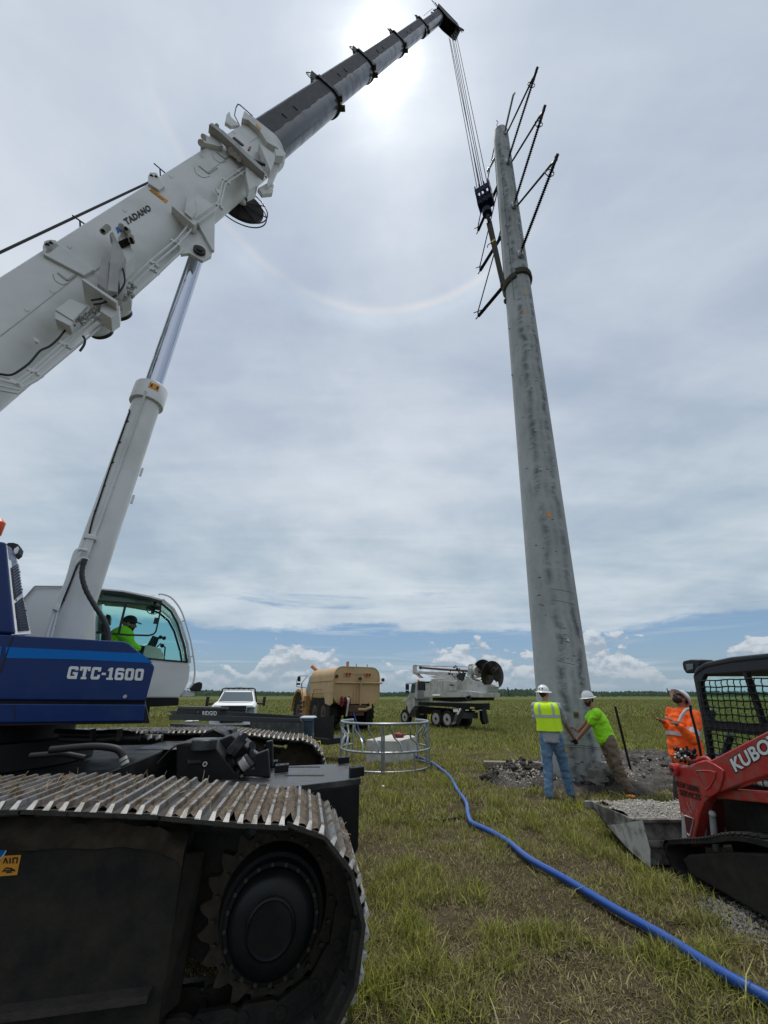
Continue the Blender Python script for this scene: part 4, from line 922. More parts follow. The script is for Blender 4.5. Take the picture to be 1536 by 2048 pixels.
# glass panes (both sides, curved front), each a thin solid
side_w = [(150, 1181), (202, 1183), (246, 1187), (299, 1198), (320, 1206), (341, 1223), (354, 1247), (367, 1290), (372, 1322), (300, 1317), (150, 1315)]
for kk_ in (0.0, 1.0):
    k = MB(); k.prism([cpt(x, y, kk_) for x, y in side_w], CW * (.006 if kk_ == 0 else -.006)); k.build('side_window', 'glass', cab)
fr = [(325, 1199), (347, 1218), (361, 1245), (375, 1289), (379, 1326)]
fro = [cpt(x, y) for x, y in fr]; fri = [cpt(x - 1.2, y + 1, 0) for x, y in fr]
k = MB(); k.prism(fro + fri[::-1], CW); k.build('windscreen', 'glass', cab)
# frame strips
def strip(pts, w, k0, k1, m, nm):
    b = MB()
    for a, c in zip(pts[:-1], pts[1:]): b.bar(lerp(cpt(*a, k0), cpt(*a, k1), .5), lerp(cpt(*c, k0), cpt(*c, k1), .5), abs(k1 - k0) * CW.length, w, (cpt(*c) - cpt(*a)).cross(CW))
    return b.build(nm, m, cab)
edge = [(150, 1180), (202, 1182), (246, 1186), (299, 1197), (321, 1205), (342, 1223), (355, 1247), (368, 1290), (374, 1324)]
for k0 in (-.012, .985): strip(edge, .03, k0, k0 + .03, 'rubber_black', 'window_seal')
for k0 in (-.012, .985): strip([(150, 1316), (300, 1318), (376, 1324)], .02, k0, k0 + .03, 'rubber_black', 'window_seal')
for k0 in (0., .95): strip([(325, 1199), (347, 1218), (361, 1245), (375, 1289), (380, 1326)], .035, k0, k0 + .05, 'white_paint', 'pillar')
dr = [(172, 1263), (255, 1270), (298, 1271), (308, 1268), (312, 1262), (321, 1222), (319, 1214), (310, 1211), (255, 1206), (172, 1200)]
for k0 in (-.018,): strip(dr, .022, k0, k0 + .03, 'rubber_black', 'sash_frame')
strip([(237, 1268), (252, 1206)], .03, -.018, .01, 'rubber_black', 'sash_bar')
strip([(310, 1248), (313, 1236)], .05, -.03, -.01, 'rubber_black', 'latch')
strip([(172, 1268), (192, 1278)], .03, -.03, -.01, 'rubber_black', 'latch')
k = MB(); k.prism([cpt(x, y, .15) for x, y in ((202, 1185), (300, 1200), (300, 1209), (250, 1200), (202, 1196))], CW * .5); k.build('sun_blind', 'steel_rim', cab)
k = MB(); k.prism([cpt(x, y, .55) for x, y in ((174, 1215), (203, 1218), (200, 1258), (172, 1258))], CW * .01); k.build('chart', 'paper', cab)
k = MB()
for i in range(5):
    for j in range(4): c = cpt(177 + j * 6, 1222 + i * 8, .548); k.bar(c, c + hd * .02, .03, .004, NS)
k.build('chart_print', 'cable_grey', cab)
k = MB(); c = cpt(308, 1211, .2); k.tube([c + (hd * math.cos(a) + ZX * math.sin(a)) * .10 for a in [2 * math.pi * i / 16 for i in range(17)]], .006, 5); k.ell(c, (.04, .04, .04))
for i in range(4): a = i * 1.57; k.bar(c, c + (hd * math.cos(a) + ZX * math.sin(a)) * .09, .05, .006, NS)
k.build('cab_fan', 'rubber_black', cab)
seat = MB(); seat.box(cpt(222, 1297, .5), (.45, .45, .15)); seat.prism([cpt(x, y, .3) for x, y in ((196, 1300), (210, 1300), (212, 1240), (200, 1236))], CW * .4); seat.prism([cpt(x, y, .38) for x, y in ((204, 1238), (216, 1240), (218, 1222), (208, 1219))], CW * .24); seat.build('operator_seat', 'cab_grey', cab, bevel=.02)
k = MB(); k.prism([cpt(x, y, .15) for x, y in ((286, 1306), (291, 1287), (322, 1295), (330, 1312), (328, 1318), (286, 1312))], CW * .3); k.build('armrest_console', 'cream_box', cab, bevel=.01)
k = MB(); k.prism([cpt(x, y, .5) for x, y in ((292, 1287), (311, 1290), (320, 1268), (306, 1263))], CW * .2); k.tube([cpt(x, y, .4) for x, y in ((330, 1315), (332, 1290), (322, 1282), (314, 1290))], .012, 6)
for (x, y) in ((322, 1268), (330, 1270), (326, 1286)): k.ell(cpt(x, y, .42), .03)
k.build('control_levers', 'rubber_black', cab, bevel=.004)
k = MB(); k.tube(spline([cpt(x, y, -.04) for x, y in ((317, 1191), (322, 1189), (342, 1196), (361, 1220), (374, 1256), (383, 1292), (389, 1335), (387, 1362), (380, 1374), (373, 1377))], 5), .013, 7)
for a, b in (((369, 1241), (364, 1243)), ((386, 1312), (378, 1314))): k.cyl(cpt(*a, -.04), cpt(*b, .02), .009, seg=6)
k.build('grab_rail', 'white_paint', cab)
k = MB(); k.prism([cpt(x, y, .1) for x, y in ((362, 1385), (372, 1379), (376, 1384), (391, 1384), (390, 1392), (364, 1394))], CW * .1); br_ = k.build('lamp_bracket', 'white_paint', cab, bevel=.004)
k = MB(); k.prism([cpt(x, y, .05) for x, y in ((382, 1381), (382, 1370), (391, 1366), (400, 1363), (406, 1366), (405, 1376), (401, 1383))], CW * .25); k.build('lamp_housing', 'rubber_black', cab, bevel=.015)
k = MB(); k.prism([cpt(x, y, .2) for x, y in ((302, 1184), (303, 1186), (311, 1188), (310, 1185))], CW * .1); k.build('roof_marker', 'white_clean', cab)
k = MB(); k.prism([cpt(x, y, .02) for x, y in ((200, 1396), (358, 1396), (357, 1411), (296, 1414), (200, 1414))], CW * .9); k.prism([cpt(x, y, .1) for x, y in ((290, 1412), (300, 1412), (297, 1440), (287, 1440))], CW * .2); k.build('cab_base', 'black_paint', cab)
# turntable body and rear parts
k = MB(); k.lathe(CL(-3.6, 5.45, .85), ZX, [(0, 1.1), (.2, 1.1), (.2, 1.25), (.42, 1.25), (.42, 1.0), (.6, 1.0)], 40); k.build('slew_ring', 'black_paint', crane)
k = MB()
for o in (-1.25, .38):
    p0 = CEN + NS * (o + .0); k.hexa([p0 + hd * -4.6 + ZX * 1.5, p0 + hd * 1.75 + ZX * 1.42, p0 + NS * .9 + hd * 1.75 + ZX * 1.42, p0 + NS * .9 + hd * -4.6 + ZX * 1.5], [p0 + hd * -4.6 + ZX * 2.0, p0 + hd * 1.6 + ZX * 1.75, p0 + NS * .9 + hd * 1.6 + ZX * 1.75, p0 + NS * .9 + hd * -4.6 + ZX * 2.0])
k.build('turntable_frame', 'black_paint', crane)
# ------------------------------------------------------------------ tracks
def track_path(aR, aL, zc, R_, ztop, zbot):
    pts = []
    n = 30
    for i in range(n + 1):   # around sprocket from bottom to top
        a = -math.pi / 2 + math.pi * i / n * .93; pts.append((aR + R_ * math.cos(a), zc + R_ * math.sin(a)))
    pts += [(aR - .25, zc + R_ + .02), (aR - .7, zc + R_ + .075), (aR - 1.3, ztop), (aR - 2.6, ztop + .005), (aL + 2, ztop), (aL + .5, zc + R_ + .03)]
    for i in range(n + 1):
        a = math.pi / 2 + math.pi * i / n; pts.append((aL + R_ * math.cos(a), zc + R_ * math.sin(a)))
    pts += [(aL + .5, zbot), (aR - .4, zbot)]
    # resample
    P = np.array(pts + [pts[0]]); d = np.r_[0, np.cumsum(np.hypot(*np.diff(P, axis=0).T))]; N_ = int(round(d[-1] / .2285)); s = np.linspace(0, d[-1], N_, endpoint=False)
    x = np.interp(s, d, P[:, 0]); z = np.interp(s, d, P[:, 1]); e = .03; x2 = np.interp((s + e) % d[-1], d, P[:, 0]); z2 = np.interp((s + e) % d[-1], d, P[:, 1]); x1 = np.interp((s - e) % d[-1], d, P[:, 0]); z1 = np.interp((s - e) % d[-1], d, P[:, 1])
    return [(x[i], z[i], math.atan2(z2[i] - z1[i], x2[i] - x1[i])) for i in range(N_)]
# shoe: local x along travel, y across, z inward is negative... outward = +z
def make_shoe(parent):
    k = MB(); W_ = .45; p = .112
    k.m = 1; k.prism([Vector((-p - .012, -W_, -.02)), Vector((p, -W_, -.02)), Vector((p + .005, -W_, 0)), Vector((-p + .02, -W_, .004)), Vector((-p - .012, -W_, -.006))], (0, 2 * W_, 0))
    for x0 in (-.085, -.01, .066):
        t0, t1, h = .016, .009, .033; k.m = 0
        b = [Vector((x0 - t0, -W_, 0)), Vector((x0 + t0, -W_, 0)), Vector((x0 + t0, W_, 0)), Vector((x0 - t0, W_, 0))]
        t = [Vector((x0 - t1, -W_ + .035, h)), Vector((x0 + t1, -W_ + .035, h)), Vector((x0 + t1, W_ - .035, h)), Vector((x0 - t1, W_ - .035, h))]
        k.hexa(b, t); k.m = 2; e_ = Vector((0, -.0015, .001)); k.add([b[0] + e_, b[1] + e_, t[1] + e_, t[0] + e_], [(0, 1, 2, 3)])
    k.m = 1
    for y in (-.36, -.24, .24, .36): k.box((-.01, y, -.03), (.15, .03, .025)); k.cyl((.05, y, -.02), (.05, y, -.045), .016, seg=8)
    return k
def make_link():
    k = MB()
    for y in (-.11, .09):
        k.m = 0; k.prism([Vector((x, y, z)) for x, z in ((-.135, -.10), (-.10, -.125), (.05, -.125), (.11, -.095), (.135, -.05), (.10, -.022), (-.10, -.022), (-.14, -.06))], (0, .035, 0))
        s = -1 if y < 0 else 1; k.m = 1
        for x in (-.045, .04): k.box((x, y + .0175 + s * .0185, -.055), (.035, .004, .045))
        k.m = 0; k.cyl((-.105, y - .01, -.08), (-.105, y + .045, -.08), .03, seg=10)
    k.cyl((-.105, -.12, -.08), (-.105, .13, -.08), .02, seg=8); return k
def build_track(b0, near):
    bc = b0 + .45
    fr_ = MB(); f0, f1 = b0 + .22, b0 + .68
    mz = lambda x, y: (PB(x, y, 2.97).dot(AX), PB(x, y, 2.97).z); prof = [(-8.2, .14), (mz(334, 1955)[0], .14), mz(336, 1940), mz(370, 1700), mz(366, 1690), mz(330, 1672), mz(270, 1660), (-3, mz(150, 1655)[1] + .02), (-7.3, .93), (-8.2, .8)]; ea = mz(336, 1940)[0]; eb = mz(372, 1695)[0]
    fr_.prism([CL(a, f0, z) for a, z in prof], BX * (f1 - f0)); trk = fr_.build('crawler_track', 'black_dusty', crane, bevel=.015)
    k = MB(); y0 = f0 - .07
    k.prism([CL(-8.2, f0, .23), CL(ea - .06, f0, .315), CL(ea - .06, f0, .345), CL(-8.2, f0, .26)], BX * -.07); k.prism([CL(-8.2, f1, .23), CL(ea - .06, f1, .315), CL(ea - .06, f1, .345), CL(-8.2, f1, .26)], BX * .07); k.build('frame_ledge', 'soil', trk)
    k = MB(); k.prism([CL(a, bc + .02, z) for a, z in ((-1.0, .34), (-.62, .36), (-.45, .3), (-.15, .3), (.1, .62), (-.3, .86), (-1.3, 1.0), (-1.3, .4))], BX * .2); k.build('motor_bracket', 'black_dusty', trk)
    k = MB()   # mud guard lip at end of frame
    k.hexa([CL(ea, f0 + .005, .22), CL(ea + .06, f0 + .10, .22), CL(ea + .06, f0 + .13, .22), CL(ea, f0 + .035, .22)], [CL(eb, f0 + .005, .86), CL(eb + .09, f0 + .10, .84), CL(eb + .09, f0 + .13, .84), CL(eb, f0 + .035, .86)]); k.build('end_plate', 'black_dusty', trk)
    path = track_path(-.09, -7.9, .54, .485, 1.145, .035)
    proto = protol = None
    for i, (x, z, an) in enumerate(path):
        ux, uz = math.cos(an), math.sin(an)   # travel dir; outward normal = rotate -90
        M_ = Matrix(((AX.x * ux, BX.x, AX.x * uz, 0), (AX.y * ux, BX.y, AX.y * uz, 0), (uz, 0, -ux, 0), (0, 0, 0, 1)))
        M_.translation = CL(x, bc, z) - CEN
        if proto is None:
            proto = SHOE.build('track_shoe', ['steel_worn', 'steel_dull', 'steel_bright'], trk, loc=(0, 0, 0)); proto.matrix_local = M_
            protol = LINK.build('chain_link', ['black_dusty', 'rubber_black'], trk, loc=(0, 0, 0)); protol.matrix_local = M_
        else: inst(proto, trk, M_); inst(protol, trk, M_)
    # sprocket
    c = CL(-.09, bc - .05, .54); nt_ = 21; k = MB(); pf = []
    for i in range(nt_ * 4):
        a = 2 * math.pi * i / (nt_ * 4); r = (.365, .425, .405, .365)[i % 4]; pf.append(c + AX * r * math.cos(a) + ZX * r * math.sin(a))
    k.prism(pf, BX * .09); sp_ = k.build('sprocket', 'sprocket_iron', trk)
    out = -BX if near else BX; c2 = CL(-.09, bc - .05 if near else bc + .04, .54)
    k = MB(); k.lathe(c2, out, [(0, .31), (.02, .305), (.05, .29), (.10, .285), (.10, .262), (.155, .262), (.165, .255), (.165, .235), (.15, .23), (.20, .225), (.235, .19), (.24, .135), (.25, .13), (.256, .12), (.245, .112), (.245, .001)], 48); k.build('hub_cover', 'black_paint', trk)
    k = MB()
    for i in range(20):
        a = 2 * math.pi * (i + .3) / 20; p = c2 + out * .155 + (AX * math.cos(a) + ZX * math.sin(a)) * .247; k.cyl(p, p + out * .022, .011, seg=8)
        p = c2 + out * .02 + (AX * math.cos(a) + ZX * math.sin(a)) * .335; k.cyl(p, p + out * .02, .011, seg=8)
    k.build('hub_bolts', 'steel_dull', trk)
    # idler at far end and rollers
    k = MB(); k.lathe(CL(-7.9, bc - .15, .54), BX, [(0, .2), (.02, .38), (.28, .38), (.3, .2)], 28); k.build('idler', 'black_dusty', trk)
    for i in range(13):
        k = MB(); a = -7.2 + i * .5; k.lathe(CL(a, bc - .17, .17), BX, [(0, .04), (.0, .08), (.05, .08), (.06, .10), (.10, .10), (.11, .08), (.23, .08), (.24, .10), (.28, .10), (.29, .08), (.34, .08)], 16, False); k.build('track_roller', 'black_dusty', trk)
    # caked mud on the shoes and on the frame
    vs = []; fs = []
    k = MB()
    for i, (x, z, an) in enumerate(path):
        if -math.sin(an) > .9 or x < -6.5 or z < .5: continue
        ux, uz = math.cos(an), math.sin(an); nrm = AX * uz - ZX * ux
        trv = AX * ux + ZX * uz
        if nrm.z < .15: continue
        for x0 in (-.048, .028, .105):
            n = 40; amt = .5 + .5 * mn.noise(Vector((i * .7, x0 * 9, b0)))
            if rng.random() < (.10 if x0 < .1 else .65): continue
            grid = []
            for r_ in range(4):
                row = []
                for c_ in range(n + 1):
                    yy = -.43 + .86 * c_ / n; xx = x0 - .030 + .060 * r_ / 3; base_ = CL(x, bc, z) + trv * xx + BX * yy
                    hh = .003 + (.014 + .030 * amt) * max(0, .35 + 1.1 * mn.fractal(Vector((i * 3 + xx * 40, yy * 16, b0)), .8, 2.1, 5)) if r_ in (1, 2) else .001 + .010 * max(0, mn.noise(Vector((i + xx * 40, yy * 22, b0 + 4))))
                    row.append(base_ + nrm * min(hh, .05))
                grid.append(row)
            o = len(k.v); k.v += [p for row in grid for p in row]
            for r_ in range(3):
                for c_ in range(n): q = o + r_ * (n + 1) + c_; k.f.append((q, q + 1, q + n + 2, q + n + 1)); k.sm.append(True); k.mi.append(0)
    o = k.build('dried_mud', 'mud', trk, recalc=False); o['kind'] = 'stuff'
    k = MB()
    for _ in range(1500 if near else 600):
        i = rng.integers(0, len(path)); x, z, an = path[i]
        if z < .8 or x < -6: continue
        ux, uz = math.cos(an), math.sin(an); nrm = AX * uz - ZX * ux; trv = AX * ux + ZX * uz
        cl_ = mn.noise(Vector((i * .45, 1, b0))); y = float(np.clip(rng.normal() * .16 + cl_ * .3, -.45, .45)); p = CL(x, bc, z) + BX * y + trv * (rng.random() - .5) * .2 + nrm * .02
        d1 = Vector((rng.random() - .5, rng.random() - .5, (rng.random() - .25) * .8)).normalized() * (.02 + .06 * rng.random()); d2 = Vector((rng.random() - .5, rng.random() - .5, rng.random() - .4)).normalized() * .025
        k.tube([p, p + d1 * .5 + d2 * .3, p + d1 + d2], .0016, 3, False)
    o = k.build('dead_grass', 'straw', trk, recalc=False); o['kind'] = 'stuff'
    k = MB()
    n = 170; rows = []
    for i in range(n + 1):
        a = -6 + (eb + 6) * i / n; zt_ = np.interp(a, [q[0] for q in sorted(prof[3:8])], [q[1] for q in sorted(prof[3:8])]); row = []
        for j, (db, dz) in enumerate(((-.015, -.07), (-.03, -.02), (-.02, .03), (.03, .07), (.12, .09), (.25, .08))):
            f_ = mn.fractal(Vector((a * 5, j * .9, b0)), 1, 2, 5); row.append(CL(a, f0 + db - .02 * f_, zt_ + dz * (1 + .5 * f_) + .03 * f_))
        rows.append(row)
    k.loft(rows, False, True, closed=False); o = k.build('caked_mud', 'sprocket_iron', trk, recalc=False); o['kind'] = 'stuff'
    return trk
SHOE = make_shoe(None); LINK = make_link()
tn = build_track(2.75, True); tf = build_track(7.3, False)
# stickers on the near frame
SB = 2.75 + .22 - .003
k = MB(); k.prism([PB(x, y, SB) for x, y in ((2, 1712), (42, 1710), (34, 1750), (-6, 1753))], BX * .002); k.build('warning_label', 'orange_label', tn)
k = MB()
for a, b in (((7, 1727), (11, 1716)), ((11, 1716), (15, 1727)), ((20, 1716), (20, 1727)), ((26, 1716), (26, 1727)), ((26, 1716), (35, 1716)), ((35, 1716), (33, 1727)), ((4, 1744), (12, 1736)), ((12, 1736), (22, 1737)), ((22, 1737), (30, 1742)), ((8, 1742), (28, 1740)), ((12, 1745), (24, 1744))): k.bar(PB(*a, SB - .002), PB(*b, SB - .002), .006, .001, BX)
k.build('label_print', 'label_ink', tn)
k = MB(); c = PB(-6, 1701, SB - .001); k.lathe(c, -BX, [(0, .045), (.002, .045)], 24); k.build('round_label', 'light_blue', tn); k = MB(); k.tube([c + (AX * math.cos(a) + ZX * math.sin(a)) * .044 for a in [2 * math.pi * i / 24 for i in range(25)]], .003, 5); k.build('label_rim', 'letter_white', tn)
# ------------------------------------------------------------------ car body between the tracks
def bxx(k, a0, a1, b0, b1, z0, z1): k.hexa([CL(a0, b0, z0), CL(a1, b0, z0), CL(a1, b1, z0), CL(a0, b1, z0)], [CL(a0, b0, z1), CL(a1, b0, z1), CL(a1, b1, z1), CL(a0, b1, z1)])
k = MB(); bxx(k, -6.2, -1.75, 4.05, 6.9, .35, 1.04); bxx(k, -6.4, -5.3, 3.3, 7.6, .45, .9); bxx(k, -2.6, -1.75, 3.3, 7.6, .45, .86); body = k.build('car_body', 'black_paint', crane, bevel=.02)
k = MB(); z = 1.045; k.add([PZ(x, y, z) for x, y in ((272, 1498), (345, 1477), (470, 1480), (440, 1500))], [(0, 1, 2, 3)]); k.build('deck_plate', 'black_worn_top', body, recalc=False)
# right hand end platform with slots and blocks
zt = 1.0
tl_, tr2, br2, bl2 = PZ(592, 1531, zt), PZ(698, 1527, zt), PZ(722, 1556, zt), PZ(640, 1566, zt)
sh_ = (bl2 - br2); bl2 = br2 + sh_.normalized() * 1.3; tl_ = tr2 + (tl_ - tr2).normalized() * 1.3
k = MB(); k.hexa([p - ZX * .05 for p in (bl2, br2, tr2, tl_)], [bl2, br2, tr2, tl_]); plat = k.build('end_platform', 'black_worn_top', crane, bevel=.006)
inn = (bl2 - br2).normalized(); bk = (tr2 - br2).normalized()
k = MB(); q0 = br2 - ZX * .05 + inn * .01 + bk * .01; k.prism([q0, q0 - ZX * .45, q0 - ZX * .66 + inn * .18, q0 - ZX * .66 + inn * 1.2, q0 + inn * 1.25], bk * ((tr2 - br2).length - .03)); k.build('platform_body', 'black_paint', plat, bevel=.01)
def onp(x, y): return PZ(x, y, zt)
for (x, y, w, h) in ((687, 1522, .13, .06), (713, 1548, .15, .075), (563, 1539, .14, .06), (545, 1531, .10, .06)):
    p = onp(x, y + 4); k = MB(); k.hexa([p - inn * -w * .5 - bk * .05, p - inn * w * .5 - bk * .05, p - inn * w * .5 + bk * .06, p + inn * w * .5 + bk * .06], [v + ZX * h for v in (p + inn * w * .5 - bk * .05, p - inn * w * .5 - bk * .05, p - inn * w * .5 + bk * .06, p + inn * w * .5 + bk * .06)]); k.build('stop_block', 'black_paint', plat, bevel=.005)
    k = MB()
    for e in (-.25, .25): c = p + inn * w * e + ZX * h; k.cyl(c, c + ZX * .004, .011, seg=8)
    k.build('bolt_hole', 'rubber_black', plat)
for (x0, x1, y) in ((578, 640, 1534), (572, 648, 1551)):
    a, b = onp(x0, y), onp(x1, y); k = MB(); k.bar(a + ZX * .002, b + ZX * .002, .05, .004); k.build('slot', 'rubber_black', plat)
# folding jack link: slanted box arms, brackets, ram
def PK(x, y, b): return PB(x, y, b)
k = MB(); k.prism([PK(x, y, 4.6) for x, y in ((425, 1485), (463, 1470), (500, 1500), (498, 1548), (472, 1546))], BX * .5); k.prism([PK(x, y, 4.3) for x, y in ((352, 1488), (425, 1487), (474, 1548), (470, 1570), (352, 1570))], BX * .6); jl = k.build('jack_link', 'black_paint', crane, bevel=.012)
k = MB(); k.bar(PK(462, 1506, 4.4), PK(488, 1474, 4.4), .10, .12, BX); k.bar(PK(482, 1536, 4.35), PK(500, 1518, 4.35), .12, .10, BX); k.bar(PK(500, 1528, 4.5), PK(515, 1505, 4.5), .10, .12, BX); k.build('link_arm', 'black_worn_top', jl, bevel=.012)
k = MB()
for (x, y) in ((461, 1501), (488, 1473), (504, 1490), (480, 1523)): k.cyl(PK(x, y, 4.27), PK(x, y, 4.7), .03, seg=14)
k.build('link_pin', 'rubber_black', jl)
k = MB(); k.cyl(PK(482, 1532, 4.3), PK(493, 1523, 4.3), .055, seg=14); k.build('ram_rod', 'steel_rim', jl)
k = MB(); k.prism([PK(x, y, 4.3) for x, y in ((486, 1538), (509, 1536), (513, 1508), (536, 1499), (540, 1556), (486, 1552))], BX * .1); k.prism([PK(x, y, 4.7) for x, y in ((532, 1483), (545, 1481), (546, 1534), (533, 1534))], BX * .1); k.build('jack_bracket', 'black_paint', jl, bevel=.01)
k = MB(); k.lathe(PK(408, 1490, 4.25) - ZX * .03, ZX, [(0, .11), (.07, .11), (.08, .10)], 20); k.build('jack_cap', 'black_worn_top', jl)
k = MB(); k.prism([PK(x, y, 4.27) for x, y in ((375, 1520), (403, 1520), (403, 1526), (375, 1527))], BX * .05); k.build('step_plate', 'black_worn_top', jl)
k = MB(); c = PK(410, 1528, 4.28); k.lathe(c, -BX, [(0, .02), (.003, .02)], 16); k.build('round_label', 'letter_white', jl)
k = MB(); k.lathe(c - BX * .003, -BX, [(0, .011), (.003, .011)], 12); k.build('label_print', 'cable_grey', jl)
k = MB(); k.tube([PK(x, y, 5.3) for x, y in ((400, 1478), (410, 1468), (428, 1461), (446, 1470), (452, 1478))], .02, 6); k.prism([PK(x, y, 5.5) for x, y in ((400, 1478), (412, 1462), (430, 1457), (444, 1464), (452, 1478))], BX * .4)
k.prism([PK(x, y, 5.9) for x, y in ((438, 1459), (464, 1459), (466, 1472), (440, 1474))], BX * .4); k.build('hinge_cover', 'black_paint', jl, bevel=.01)
k = MB(); k.tube(spline([PK(x, y, 4.2) for x, y in ((315, 1527), (335, 1505), (352, 1492), (375, 1487), (392, 1489))], 5), .008, 6); k.build('thin_hose', 'rubber_black', jl)
# hoses beside the turntable
for i, (pts_, r_, b_) in enumerate((([(120, 1470), (180, 1471), (235, 1470), (270, 1474), (325, 1476)], .035, 5.0), ([(120, 1478), (190, 1480), (230, 1477), (280, 1476)], .03, 4.9), ([(110, 1462), (190, 1465), (230, 1463), (270, 1468)], .022, 5.1), ([(100, 1500), (180, 1493), (225, 1496), (243, 1506), (250, 1532)], .026, 3.9), ([(60, 1512), (120, 1508), (150, 1512), (170, 1516)], .022, 4.0))):
    k = MB(); k.tube(spline([PB(x, y, b_) for x, y in pts_], 5), r_, 10); k.build('hydraulic_hose', 'rubber_black', body)
k = MB()
for (x, y, b_) in ((250, 1526, 3.88), (247, 1518, 3.88), (317, 1475, 4.98), (300, 1475, 4.98)): k.cyl(PB(x - 1.5, y - 3, b_), PB(x + .5, y + 3, b_), .028, seg=12)
k.build('hose_ferrule', 'steel_rim', body)
k = MB()
for (x, y) in ((240, 1468), (186, 1468)): k.bar(PB(x, y - 10, 4.85), PB(x - 2, y + 14, 4.85), .06, .03)
k.build('hose_clamp', 'black_dusty', body)
# ================================================================== UTILITY POLE
PBs = PY(1139, 1500, 10.0); PTp = PY(1001, 268, 10.0); pd = (PTp - PBs).normalized(); PB0 = PBs - pd * ((PBs.z + .6) / pd.z)
def pole_at_z(z): return PBs + pd * ((z - PBs.z) / pd.z)
def pole_r(z): return .615 - .0080 * z
pole = thing('utility_pole', (PB0.x, PB0.y, 0), 'tall tapering grey concrete transmission pole being stood upright in the mud', 'pole')
def pole_mat():
    m = bpy.data.materials.new('pole_concrete'); m.use_nodes = True; t = m.node_tree; b = t.nodes['Principled BSDF']; g_ = t.nodes.new('ShaderNodeNewGeometry'); pos = g_.outputs['Position']; b.inputs['Roughness'].default_value = .75
    def noi(s, sc_=(1, 1, 1), d=6, r=.6):
        mp_ = t.nodes.new('ShaderNodeMapping'); t.links.new(pos, mp_.inputs[0]); mp_.inputs['Scale'].default_value = sc_; n = t.nodes.new('ShaderNodeTexNoise'); n.inputs['Scale'].default_value = s; n.inputs['Detail'].default_value = d; n.inputs['Roughness'].default_value = r; t.links.new(mp_.outputs[0], n.inputs['Vector']); return n.outputs[0]
    def rmp(x, lo, hi, a=0, c=1):
        n = t.nodes.new('ShaderNodeMapRange'); t.links.new(x, n.inputs[0]); n.inputs[1].default_value = lo; n.inputs[2].default_value = hi; n.inputs[3].default_value = a; n.inputs[4].default_value = c; return n.outputs[0]
    def mth(op, a, c):
        n = t.nodes.new('ShaderNodeMath'); n.operation = op; t.links.new(a, n.inputs[0]); 
        if isinstance(c, (int, float)): n.inputs[1].default_value = c
        else: t.links.new(c, n.inputs[1])
        return n.outputs[0]
    def mix(f, a, c):
        n = t.nodes.new('ShaderNodeMix'); n.data_type = 'RGBA'; t.links.new(f, n.inputs[0])
        for i, v in ((6, a), (7, c)):
            if isinstance(v, tuple): n.inputs[i].default_value = (*v, 1)
            else: t.links.new(v, n.inputs[i])
        return n.outputs[2]
    c = mix(rmp(noi(1.6, (1, 1, .5)), .35, .65), (.31, .33, .322), (.42, .44, .43))
    # dark form-release blotches running in two vertical rows, broken into short cross bands
    sp_ = t.nodes.new('ShaderNodeSeparateXYZ'); t.links.new(pos, sp_.inputs[0])
    ax = mth('SUBTRACT', sp_.outputs[0], mth('ADD', mth('MULTIPLY', sp_.outputs[2], pd.x / pd.z), PB0.x - pd.x / pd.z * PB0.z))
    wob = rmp(noi(.5, (.0, .0, 1), 4), .3, .7, -.14, .14); ax = mth('ADD', ax, wob)
    rows = None
    for x0, w, a in ((-.22, .13, .9), (.22, .14, 1.0), (.02, .10, .35)):
        d = mth('ABSOLUTE', mth('SUBTRACT', ax, x0), 0); n = rmp(d, 0, w, 1, 0); n = mth('MULTIPLY', n, a); rows = n if rows is None else mth('MAXIMUM', rows, n)
    bands = rmp(noi(1.0, (1.6, 1.6, 4.2), 7, .75), .40, .54); big = rmp(noi(.6, (1, 1, 1), 3), .36, .52)
    bl = mth('MULTIPLY', mth('MULTIPLY', rows, bands), mth('ADD', mth('MULTIPLY', big, .7), .3))
    c = mix(mth('MULTIPLY', bl, 1.0), c, (.055, .06, .065))
    c = mix(rmp(noi(6, (1, 1, 2)), .55, .75, 0, .5), c, (.24, .25, .25))
    c = mix(rmp(noi(3, (1, 1, .25)), .58, .7, 0, .35), c, (.16, .17, .17))
    t.links.new(c, b.inputs['Base Color']); bn = t.nodes.new('ShaderNodeBump'); bn.inputs['Strength'].default_value = .25; bn.inputs['Distance'].default_value = .01; t.links.new(noi(25), bn.inputs['Height']); t.links.new(bn.outputs[0], b.inputs['Normal'])
    MATS['pole_concrete'] = m
pole_mat()
k = MB(); pr_ = []
for i in range(30):
    z = -.6 + (PTp.z + .6) * i / 29; pr_.append(((z + .6) / pd.z, pole_r(z)))
rt = pole_r(PTp.z); Lz = (PTp.z + .6) / pd.z; pr_ += [(Lz + rt * .25, rt * .93), (Lz + rt * .42, rt * .7), (Lz + rt * .5, rt * .3)]
k.lathe(PB0, pd, pr_, 48); k.build('shaft', 'pole_concrete', pole)
vdir = (C0 - PBs); vdir.z = 0; vdir.normalize(); vdir = (vdir - pd * vdir.dot(pd)).normalized(); rgt = pd.cross(vdir)
if rgt.x < 0: rgt = -rgt
def onpole(z, a, lift=0.): c = pole_at_z(z); return c + (vdir * math.cos(a) + rgt * math.sin(a)) * (pole_r(z) + lift)
def zpx(py):   # height of the pole's camera side at an image row
    lo, hi = -.5, 40.
    for _ in range(40):
        m_ = (lo + hi) / 2; p = onpole(m_, 0); y, z = p.y, p.z - CAMH; f = y * ct + z * st_; v = -(z * ct - y * st_); q = 1024 + v / f * FPX
        if q > py: lo = m_
        else: hi = m_
    return lo
